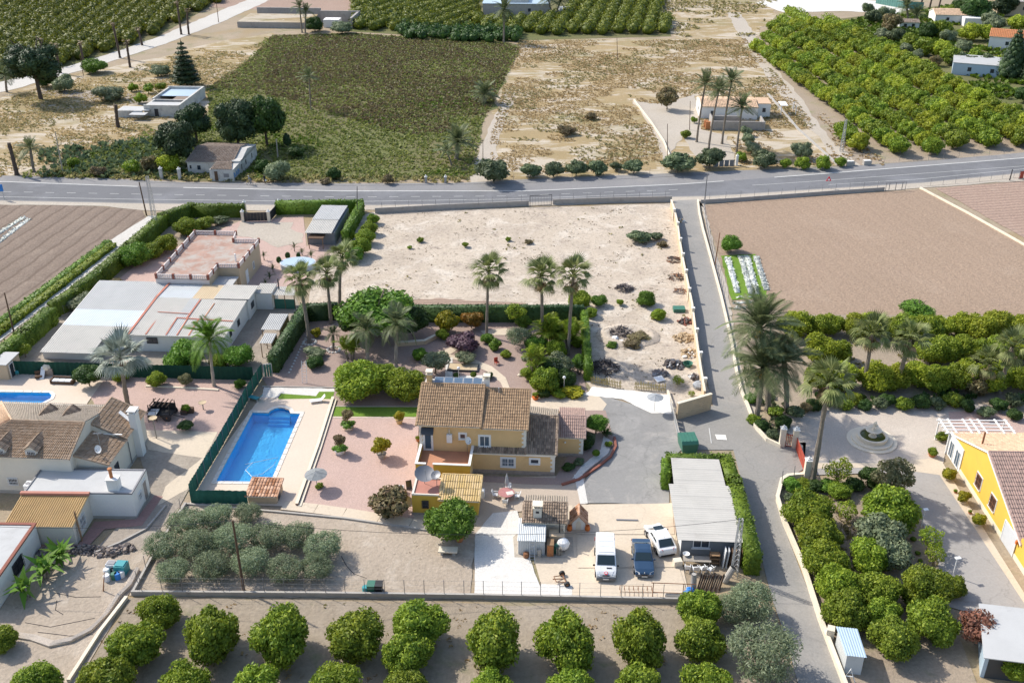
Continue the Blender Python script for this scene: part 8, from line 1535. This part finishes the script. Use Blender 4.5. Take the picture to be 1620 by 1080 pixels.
pole('thin dark pole at the road left of the sandy plot',565,350,565,295,.07,'iron_black'); pole('thin grey pole in the dry field by the left roadside',100,275,87,208,.1,'pale_bark'); pole('slim pole in the white farmhouse drive entrance',1056,262,1056,196,.07); pole('thin pole left of the white farmhouse',1091,206,1092,160,.07); pole('thin post by the roadside shrubs',764,252,764,222,.06); pole('grey stump pole right of the cypress',440,250,437,220,.14,'pale_bark'); pole('thin post in the upper dry field',977,95,976,60,.08); pole('thin pole by the white track at the left',132,120,126,86,.07); pole('dark post in the far orchard',910,24,910,8,.15); pole('slim pole at the far end of the white track',346,36,342,2,.1)
pole('black post at the right end of the roadside wire fence',1597,286,1602,268,.1,'iron_black'); pole('iron post at the corner of the vegetable plot',163,935,165,905,.05,'rust_metal'); pole('thin dark post beside the east garden wall',1236,772,1239,744,.04,'iron_grey'); pole('thin dark post left of the garden gate pier',1255,764,1258,736,.04,'iron_grey')
def cable(label, A, B, sag=.5, r=.022, dark='iron_black'):
    t = thing('cable', label, 'cable', A); P = [tuple(Vector(A).lerp(Vector(B), i/14)-Vector(A)+Vector((0,0,-sag*4*(i/14)*(1-i/14)))) for i in range(15)]; MB().tube(P, r, 4, False).build('wire', dark, t)
mt_ = G(1161,910); top_m = (mt_[0], mt_[1], 6.3); cable('black cable sagging from the lattice mast across the yard to the olive grove pole', top_m, q1, 1.6); cable('black cable running left from the olive grove pole over the villa annexes', q1, (-52, q1[1]+1.5, 6.5), .8)
cable('black cable crossing the lane wall from the roadside pole', q4, (q3[0], q3[1], q3[2]), 1.2, .02)
# road sign, direction sign and roadside people
t = thing('road_sign','blue road sign on a post at the left edge of the road','road sign',G(7,316),R(0)); MB().tube([(0,0,0),(0,0,2.3)],.05,6).build('post','galvanised',t); MB().cbox(-.25,-.06,2.2,1.0,.04,1.3).build('sign_plate','blue_plastic',t)
t = thing('road_sign','small white and red road marker on a post beside the road','road sign',G(1309,298)); MB().tube([(0,0,0),(0,0,2.1)],.05,6).build('post','galvanised',t); MB().hexa([(-.5,-.05,1.4),(.5,-.05,1.4),(.5,.0,1.4),(-.5,.0,1.4)],[(-.06,-.05,2.25),(.06,-.05,2.25),(.06,0,2.25),(-.06,0,2.25)]).build('warning_triangle','logo_red',t); MB().cbox(0,-.06,1.65,.36,.02,.3).build('sign_face','plate_white',t)
# fountain
fo = thing('fountain','tiered stone fountain with a green basin and two round steps in the courtyard','fountain',G(1379,697))
MB().lathe([(2.65,0),(2.65,.16),(2.3,.17),(.1,.17)],32).build('step','cap_stone',fo); MB().lathe([(2.15,.17),(2.15,.34),(1.75,.35),(.1,.35)],32).build('step','cap_stone',fo); MB().lathe([(1.55,.35),(1.6,.72),(1.62,.78),(1.35,.78),(1.32,.5),(.1,.5)],32).build('basin','cap_stone',fo)
plain('green_water',(.075,.085,.015),.08,spec=.6); MB().lathe([(1.33,.62),(.01,.63)],28).build('water','green_water',fo)
MB().lathe([(.5,.5),(.42,.7),(.2,.8),(.16,1.15),(.3,1.25),(.85,1.4),(.88,1.46),(.2,1.42),(.13,1.5),(.11,1.75),(.4,1.9),(.42,1.95),(.1,1.92)],18).build('tiers','cap_stone',fo)
st = MB(); st.ball((.05,0,2.2),.2,8,6,1.3); st.ball((.07,-.02,2.45),.1,8,6); st.tube([(.05,0,2.2),(.28,-.1,2.1)],.05,5); st.tube([(.05,0,2.2),(-.15,-.12,2.15)],.05,5); st.build('figure','cap_stone',fo)
# ---------------------------------------------------------------- heaps and rubble
def heap(name, label, px, py, r, h, n, mats, cat='heap', size=(.25,.6), kind='twig', group=None):
    t = thing(name, label, cat, G(px, py), 0, group); B = [MB() for _ in mats]
    for i in range(n):
        a = random.uniform(0, 6.28); q = r*math.sqrt(random.random()); z = h*(1-(q/r)**1.5)*random.uniform(.3, 1.0); s = random.uniform(*size); m = B[i % len(mats)]
        if kind == 'twig': b = random.uniform(0, 6.28); m.tube([(cos(a)*q-cos(b)*s, sin(a)*q-sin(b)*s, max(.03,z+random.uniform(-.15,.15))), (cos(a)*q+cos(b)*s, sin(a)*q+sin(b)*s, max(.03,z+random.uniform(-.1,.25)))], random.uniform(.03,.08), 4)
        else: m.cbox(cos(a)*q, sin(a)*q, z*.8+.05, s, s*random.uniform(.5,1), s*random.uniform(.4,.8), random.uniform(0,3), random.uniform(-.6,.6), random.uniform(-.6,.6))
    for m, mt in zip(B, mats): m.build('pieces', mt, t, kind='stuff')
    return t
surf_mat('twig_grey',(.20,.17,.16),.25,3,.9); surf_mat('twig_dark',(.09,.075,.07),.25,3,.9); surf_mat('rubble_tan',(.45,.33,.20),.25,2,.9); surf_mat('rubble_white',(.62,.59,.55),.15,2,.85)
heap('wood_pile','grey brushwood pile at the right of the sandy plot',988,458,1.3,.9,110,['twig_grey','twig_dark'],'wood pile'); heap('wood_pile','black brushwood pile behind the left picket fence',957,584,1.75,1.2,150,['twig_dark','twig_dark','twig_grey'],'wood pile'); heap('brush_heap','grey brush in the dug hollow, left half',978,527,2.0,.7,130,['twig_grey','twig_dark'],'brush heap',(.3,.7))
plant('hollow_weeds','green weeds in the dug hollow, right half','weeds',1012,532,19,'dry_bush',trunk=None,sz=.35); plant('hollow_weeds','green weed clump at the front of the dug hollow','weeds',968,545,10,'small_fresh',trunk=None,sz=.45); plant('hollow_weeds','brown green weeds at the front right of the hollow','weeds',1000,543,16,'dry_bush',trunk=None,sz=.35); plant('hollow_weeds','green weeds at the right rim of the hollow','weeds',1025,534,10,'shrub',trunk=None,sz=.4)
hm = MB(); hx0, hy0 = G(994,532); NB = 26
for k, (rr, z) in enumerate(((3.7,0.02),(3.1,.34),(2.5,.40),(2.0,.12))): hm.v += [(rr*1.15*cos(2*pi*j/NB)*random.uniform(.96,1.04), rr*.9*sin(2*pi*j/NB)*random.uniform(.95,1.05), z*random.uniform(.85,1.15)+.02) for j in range(NB)]
hm.v.append((0,0,.06)); hm.f += [(k*NB+j, k*NB+(j+1)%NB, (k+1)*NB+(j+1)%NB, (k+1)*NB+j) for k in range(3) for j in range(NB)]+[(3*NB+j, 3*NB+(j+1)%NB, 4*NB) for j in range(NB)]
o = hm.build('earth_bank','plot_sand',None,True,loc=(hx0,hy0,.04)); o['kind'] = 'structure'
t = thing('white_sack','white sack lying in the dug hollow','sack',G(973,537)); MB().ball((0,0,.25),.5,8,5,.5,.15).build('sack','white_plastic',t); t = thing('white_sack','smaller white sheet below the sack in the dug hollow','sack',G(977,541)); MB().cbox(0,0,.12,1.4,.5,.15,.1).build('sheet','white_plastic',t)
for (x,y,r,h,n,mt,lab,kd) in ((1066,578,1.3,.7,60,['twig_dark','iron_grey'],'dark scrap heap left of the green tub','block'),(1045,592,.9,.6,40,['iron_grey','twig_grey'],'grey scrap heap right of the picket fence opening','block'),(1090,560,1.2,.5,60,['rubble_tan','rubble_tan','rubble_white'],'tan rubble heap against the lane wall, lower one','block'),(1082,535,1.4,.5,70,['rubble_tan','rubble_tan'],'tan rubble heap against the lane wall, upper one','block'),(1084,510,1.0,.6,40,['twig_dark','brick_pier'],'dark red scrap heap against the lane wall','block'),(1071,440,1.3,.7,45,['rust_metal','twig_dark'],'rusty scrap heap against the lane wall in the middle','twig'),(1066,412,1.2,.6,45,['rust_metal','twig_dark'],'rusty hoops heap against the lane wall further up','twig'),(1076,462,.9,.5,30,['rust_metal','twig_grey'],'rusty wire heap against the lane wall below the others','twig'),(1102,598,.8,.6,35,['twig_dark','rubble_white'],'black and white rubbish beside the lane wall end','block'),(1075,350,1.0,.4,30,['rubble_white','rubble_tan'],'pale rubble by the upper corner of the lane wall','block')): heap('scrap_heap',lab,x,y,r,h,n,mt,'scrap heap',(.2,.55),kd)
t = thing('green_tub','dark green tub beside the scrap heap','tub',G(1088,579)); MB().lathe([(.45,0),(.6,.5),(.63,.5),(.55,.45),(.4,.05)],12).build('tub','green_plastic',t); t = thing('white_board','white board lying by the picket fence opening','board',G(1043,602)); MB().cbox(0,0,.25,1.1,1.0,.1,.4,.15).build('board','white_plastic',t); t = thing('grey_tarpaulin','blue grey tarpaulin heap inside the masonry wall corner','tarpaulin',G(1106,613)); MB().ball((0,0,.3),.8,8,5,.7,.12).build('sheet','grey_canvas',t)
t = thing('green_crate','dark green flat crate stack against the lane wall','crate',G(1074,492)); MB().cbox(0,0,.3,1.6,1.2,.5).build('crate','road_crate',t) if 'road_crate' in MATS else MB().cbox(0,0,.3,1.6,1.2,.5).build('crate','green_plastic',t)
# stone heap and containers at the lower left
for i in range(11):
    x = 70+i*13.2; heap('stone_heap' if i else 'stone_heap', ORD[i]+' clump of dark stones from the left in the long heap below the villa annexes', x, 876+3*sin(i)-i*.6, .75, .55, 34, ['twig_dark','stone_dark','stone_base'] if 'stone_dark' in MATS else ['twig_dark','stone_base','twig_grey'], 'stone heap', (.15,.42), 'block', 'dark stones heaped below the villa annexes')
t = thing('teal_container','teal plastic water container at the end of the stone heap','container',G(194,905),R(-5)); MB().cbox(0,0,.5,1.0,1.0,1.0).build('tank','teal_plastic',t); MB().cbox(0,0,1.04,.8,.8,.08).build('lid','teal_plastic',t)
t = thing('grey_container','grey plastic container left of the teal one','container',G(179,902),R(-8)); MB().cbox(0,0,.45,.9,.7,.9).build('tank','blind_grey',t); MB().cbox(0,0,.93,.7,.5,.06).build('lid','iron_grey',t)
for (x,y,mt,lab) in ((182,915,'green_plastic','green drum among the containers at the vegetable plot'),(187,915,'blue_plastic','blue drum among the containers at the vegetable plot'),(193,912,'white_plastic','white drum beside the blue one'),(170,908,'white_plastic','white drum left of the grey container, upper'),(170,918,'white_plastic','white drum left of the green one, lower')): barrel(lab,G3(x,y),.3,.62,mt)
t = thing('tyre','black tyre leaning on the grey container','tyre',G(182,906)); V = []; m = MB(); P = [(.3*cos(a*.5236),0,.34+.3*sin(a*.5236)) for a in range(13)]; m.tube(P,.09,6,False); m.build('tyre','car_black',t)
# black cart in the neighbour's garden
ct_ = thing('black_cart','black old cart with big wheels and a shaft in the neighbour\'s gravel garden','cart',G(258,660),R(-8)); MB().box(-1.3,-.7,.6,1.3,.9,.72).box(-1.3,.82,.72,1.3,.9,1.5).box(-1.3,-.7,.72,-1.22,.9,1.3).build('body','car_black',ct_)
for x in (-.9,.9):
    for y in (-.8,1.0): o = MB().tube([(x,y-.06,.5),(x,y+.06,.5)],.5,14).build('wheel','iron_black',ct_); MB().tube([(x,y-.09,.5),(x,y+.09,.5)],.1,7).build('hub','rust_metal',o)
for x in (-1.3,1.3):
    for y in (-.7,.9): MB().cbox(x*.95,y*.9,1.3,.08,.08,1.2).build('post','car_black',ct_)
for k in range(5): MB().cbox(-1.0+k*.5,.1,1.9,.12,1.7,.05).build('roof_slat','dark_wood',ct_)
MB().tube([(1.3,-.3,.7),(2.9,-.5,.5)],.05,5).tube([(1.3,.3,.7),(2.9,.2,.5)],.05,5).build('shaft','car_black',ct_); 
t = thing('flower_boxes','dark planter boxes at the end of the black cart','planter',G(292,655)); MB().cbox(0,0,.3,.7,.6,.6).cbox(.7,.3,.35,.6,.5,.7).build('box','dark_wood',t); link('plant',pick('small'),t,(.2,.1,.4),scale=(.5,.5,.5))
t = thing('iron_stand','black iron frame stand beside the white chimney of the villa','stand',G(236,668))
for x in (0,.9):
    for y in (0,1.2): MB().tube([(x,y,0),(x,y,1.5)],.04,5).build('leg','iron_black',t)
MB().cbox(.45,.6,1.0,1.0,1.3,.06).build('shelf','blind_grey',t); MB().tube([(0,0,1.5),(.9,0,1.5),(.9,1.2,1.5),(0,1.2,1.5),(0,0,1.5)],.04,4,False).build('rail','iron_black',t)
for (x,y,h,lab) in ((248,694,2.6,'cream bird table on a tall pole by the villa chimney'),(322,648,.9,'stone bird bath in the neighbour\'s gravel')):
    t = thing('bird_table',lab,'bird table',G(x,y)); MB().tube([(0,0,0),(0,0,h)],.06,6).build('post','pale_bark',t); MB().lathe([(.1,h-.05),(.45,h+.05),(.47,h+.12),(.38,h+.08),(.02,h+.04)],10).build('bowl','sand_sheet',t)
t = thing('poolside_sofa','dark wicker sofa with white cushions beside the neighbour\'s pool','sofa',G(100,606),R(-4)); MB().box(-1.3,-.4,0,1.3,.4,.38).box(-1.3,.3,.38,1.3,.45,.75).box(-1.4,-.4,0,-1.2,.45,.6).box(1.2,-.4,0,1.4,.45,.6).build('frame','dark_wood',t); 
for x in (-.78,0,.78): bev(MB().cbox(x,-.05,.46,.74,.65,.16).build('cushion','white_plastic',t),.04)
t = thing('poolside_chair','dark lounge chair left of the wicker sofa','chair',G(62,598),R(20)); MB().cbox(0,0,.3,.8,.7,.3).cbox(0,.35,.6,.8,.1,.5).build('frame','dark_wood',t); t = thing('white_slide','little white slide beside the stone outdoor oven','slide',G(69,597)); MB().hexa([(-.25,-.6,0),(.25,-.6,0),(.25,-.5,0),(-.25,-.5,0)],[(-.25,.5,1.2),(.25,.5,1.2),(.25,.6,1.2),(-.25,.6,1.2)]).build('slide','white_plastic',t)
t = thing('outdoor_oven','domed stone outdoor oven against the dark green fence','oven',G(78,592)); MB().cbox(0,0,.5,1.4,1.0,1.0).build('base','stone_base',t); MB().ball((0,0,1.05),.6,10,6,.9).build('dome','cap_stone',t)
for (x, lab) in ((20,'left'),(28,'right')): t = thing('gas_ball','blue plastic float ball by the neighbour\'s pool house, '+lab+' one','ball',G(x,592)); MB().ball((0,0,.3),.3,10,7).build('ball','teal_plastic',t)
# round pool cover by the cypress cones and low building stuff
t = thing('round_pool','covered round garden pool with a grey blue sheet beside the cypress cones','garden pool',G(472,423)); MB().lathe([(2.3,0),(2.3,.8),(2.35,.85),(2.2,.86),(.01,.9)],24,(0,0,0),1.15,.9).build('wall','blind_grey',t); MB().lathe([(2.2,.9),(.01,.94)],24,(0,0,0),1.15,.9).build('cover','blue_sheet',t)
# trellis, garden oven edges and ponds behind the house
t = thing('garden_pond','dark rectangular pond with a tan bed behind the solar panels','pond',G(733,583),R(-4)); MB().box(-1.9,-.9,0,1.9,.9,.25).build('rim','iron_black',t); MB().box(-1.75,-.75,.25,1.75,.75,.28).build('bed','sand_sheet',t)
zone('curved_path',[(700,560),(742,566),(778,580),(800,598),(808,618),(800,624),(792,606),(770,588),(738,574),(712,568)],'cream_concrete',8); zone('curved_path',[(760,524),(800,520),(820,525),(798,531),(766,531)],'cream_concrete',8); zone('curved_path',[(700,556),(718,548),(728,552),(708,564)],'cream_concrete',8); zone('white_pebbles',[(706,567),(716,566),(716,598),(704,598)],'white_gravel',8); zone('white_pebbles',[(720,596),(770,594),(774,602),(716,606)],'white_gravel',8)
t = thing('red_chair','small red garden chair on the curved path','chair',G(786,577),R(30)); MB().cbox(0,0,.42,.5,.5,.06).build('seat','red_iron',t); MB().cbox(0,.25,.7,.5,.06,.5).build('backrest','red_iron',t)
for x in (-.2,.2):
    for y in (-.2,.2): MB().cbox(x,y,.2,.05,.05,.4).build('leg','red_iron',t)
for (x,y,lab) in ((490,542,'round the fan palm'),(528,554,'round the young palm')):
    t = thing('stone_ring','ring of white stones '+lab+' in the gravel garden','stone ring',G(x,y))
    for k in range(12): a = k*pi/6; MB().ball((.8*cos(a),.8*sin(a),.1),.2,6,4,.7,.15).build('stone','rubble_white',t)
t = thing('stone_edging','row of white stones along the foot of the dark hedge','stone edging',G(472,536)); A_, B_ = G(478,524), G(446,590); o_ = G(472,536)
for k in range(16): f = k/15; MB().ball((A_[0]+(B_[0]-A_[0])*f-o_[0]+.9,A_[1]+(B_[1]-A_[1])*f-o_[1],.08),.16,6,4,.7,.2).build('stone','rubble_white',t)
t = thing('rock_edging','pale rocks along the garden path by the cane thicket','rocks',G(830,600)); 
for k in range(10): MB().ball((-.6+k*.35,1.0-k*.3+random.uniform(-.3,.3),.15),.28,6,4,.7,.2).build('stone','cap_stone',t)
# crates of manhole, white paint patch
zone('manhole',[(1131,688),(1148,689),(1150,697),(1134,696)],'white_sand',8); zone('lane_mark',[(1121,678),(1122.5,678),(1126,702),(1124.5,702)],'line_paint',8); zone('drive_mat',[(1403,740),(1410,740),(1411,742),(1404,742)],'dark_gravel',9)
t = thing('traffic_frame','white A shaped frame at the bottom edge beside the tin kiosk','frame',G(1342,1078),R(-10)); MB().tube([(-.5,0,0),(0,0,1.4),(.5,0,0)],.05,5).tube([(-.3,0,.6),(.3,0,.6)],.04,5).build('frame','frame_white',t)
t = thing('meter_box','cream meter cabinet on the garden wall by the tin kiosk','cabinet',G(1312,1010),R(-20)); MB().cbox(0,0,.6,.6,.7,1.2).build('case','cap_stone',t); MB().cbox(-.31,0,.75,.02,.4,.4).build('door','blind_grey',t)
t = thing('shade_net','long pale crumpled shade net lying across the vegetable plot','net',G(185,925)); P = [(212,905),(200,930),(180,950),(165,975),(140,1000),(110,1016),(80,1022),(50,1012),(15,1006)]; o0_ = G(185,925); m = MB(); 
for wv in range(3): m.tube([(G(x+wv*2.2,y)[0]-o0_[0],G(x,y)[1]-o0_[1]+wv*.12,.1+.05*wv) for x,y in P],[random.uniform(.12,.26) for _ in P],5)
m.build('netting','pale_net' if 'pale_net' in MATS else 'courtyard_gravel',t)
m = MB(); 
for (pts) in ([(88,938),(120,945),(160,944)],[(40,985),(80,992),(130,982),(150,978)],[(60,1000),(110,1006),(148,1004)],[(90,950),(88,965),(100,972)]): m.tube([(*G(x,y),.05) for x,y in pts],.035,4)
t = thing('irrigation_hose','black irrigation hoses lying over the vegetable plot','hose',(0,0)); m.build('hose','car_black',t); m = MB(); m.tube([(*G(x,y),.05) for x,y in [(540,880),(548,895),(560,908),(580,915)]],.04,4); t = thing('irrigation_hose','black hose curving to the wheeled bins','hose',(0,0)); m.build('hose','car_black',t)
# cyclist and walker by the graffiti wall
plain('skin',(.45,.27,.19),.6); plain('cloth_black',(.03,.03,.035),.8); plain('cloth_white',(.7,.7,.68),.8); plain('cloth_grey',(.2,.21,.24),.8)
def skin_body(name, V, E_, rad, mat, parent, root=0):
    me = bpy.data.meshes.new(name); me.from_pydata(V, E_, []); me.materials.append(MATS[mat]); o = bpy.data.objects.new(name, me); COL.objects.link(o); o.parent = parent
    s = o.modifiers.new('skin','SKIN'); s.use_smooth_shade = True
    for i, r in enumerate(rad): me.skin_vertices[0].data[i].radius = (r, r)
    me.skin_vertices[0].data[root].use_root = True; u = o.modifiers.new('sub','SUBSURF'); u.levels = 1; u.render_levels = 1; return o
def person(label, px, py, rz, top, legs, arms, ride=False):
    t = thing('person', label, 'person', G(px, py), rz); h = .95 if not ride else 1.0
    V = [(0,0,h),(0,-.02 if not ride else -.15,h+.28),(0,-.03 if not ride else -.32,h+.5),(0,-.03 if not ride else -.36,h+.58)]; E_ = [(0,1),(1,2),(2,3)]; rad = [.14,.14,.15,.06]
    for s in (-1, 1):
        kn, ft = legs[(s+1)//2]; b = len(V); V += [(s*.1,0,h-.06),(s*.11,kn[0],kn[1]),(s*.11,ft[0],ft[1]),(s*.11,ft[0]-.16,max(.04,ft[1]-.04))]; E_ += [(0,b),(b,b+1),(b+1,b+2),(b+2,b+3)]; rad += [.1,.075,.05,.045]
        el, ha = arms[(s+1)//2]; b = len(V); V += [(s*.19,V[2][1],h+.47),(s*.25,el[0],el[1]),(s*.24,ha[0],ha[1])]; E_ += [(2,b),(b,b+1),(b+1,b+2)]; rad += [.07,.05,.04]
    skin_body('body', V, E_, rad, top, t); hd = V[3]; MB().ball((0,hd[1]-.03,h+.72),.11,10,8,1.2).ball((0,hd[1]-.15,h+.70),.022,5,4).build('head','skin',t,True); MB().ball((0,hd[1]-.01,h+.77),.115,10,6,.95).build('hair' if not ride else 'helmet','cloth_black' if not ride else 'cloth_white',t,True)
    for s in (-1, 1): ha = arms[(s+1)//2][1]; MB().ball((s*.24,ha[0]-.02,ha[1]-.04),.045,6,5,1.4).build('hand','skin',t,True)
    return t
person('walker in black holding a white bag at the roadside by the grey green bush',419,291,R(60),'cloth_black',(((-.18,.5),(-.28,.08)),((.12,.5),(.32,.1))),(((-.08,1.2),(-.2,1.0)),((.1,1.2),(.02,.98))))
wb = thing('white_bag','white bag in the hand of the walker by the road','bag',(G(419,291)[0]+.25,G(419,291)[1]-.05,.55)); MB().ball((0,0,.15),.17,8,6,1.2).build('bag','cloth_white',wb)
bk = thing('bicycle','bicycle of the rider by the graffiti wall','bicycle',G(398,293),R(-70))
for y in (-.52,.52): o = MB().tube([(0,y+.33*cos(a*.393),.34+.33*sin(a*.393)) for a in range(17)],.025,5,False).build('wheel','car_black',bk); sp = MB(); [sp.tube([(0,y,.34),(0,y+.32*cos(a*.785),.34+.32*sin(a*.785))],.006,3,False) for a in range(8)]; sp.build('spokes','galvanised',o)
MB().tube([(0,.52,.34),(0,.05,.34),(0,-.42,.85),(0,.15,.85),(0,.52,.34)],.022,5).tube([(0,.05,.34),(0,.18,.95)],.022,5).tube([(0,-.52,.34),(0,-.42,.95)],.022,5).build('frame','cloth_grey',bk); MB().tube([(-.25,-.45,.98),(.25,-.45,.98)],.018,5).build('handlebar','car_black',bk); MB().cbox(0,.2,.97,.14,.26,.05).build('saddle','car_black',bk)
person('rider in grey with a white helmet sitting on a bicycle by the graffiti wall',398,293,R(-70),'cloth_grey',(((-.22,.72),(-.05,.22)),((-.26,.8),(-.08,.45))),(((-.38,1.25),(-.46,1.03)),((-.38,1.25),(-.46,1.03))),True)
# far white glasshouse sheets, debris and the white car like sheet
t = thing('plastic_sheeting','crumpled pale plastic sheeting right of the far farm building','sheeting',G(850,25)); MB().hexa([(-6,-1.5,0),(6,-1.5,0),(6,1.5,0),(-6,1.5,0)],[(-5,-1,.6),(4.5,-1.2,.4),(4,1,.5),(-5,1,.7)]).build('sheet','blue_sheet',t); t = thing('white_tank','white rounded tank beside the far pair of palms','tank',G(893,22)); MB().tube([(-2.2,0,1.2),(-1.8,0,1.2),(1.8,0,1.2),(2.2,0,1.2)],[.6,1.2,1.2,.6],12).build('tank','white_plastic',t); MB().box(-1.5,-.8,0,1.5,.8,.5).build('cradle','concrete_low',t)
surf_mat('green_net',(.10,.22,.19),.2,1,.8); screen('net_fence','green netting fence behind the far white yard',[(1385,6),(1428,14),(1460,16)],2.5,'green_net',4.0)
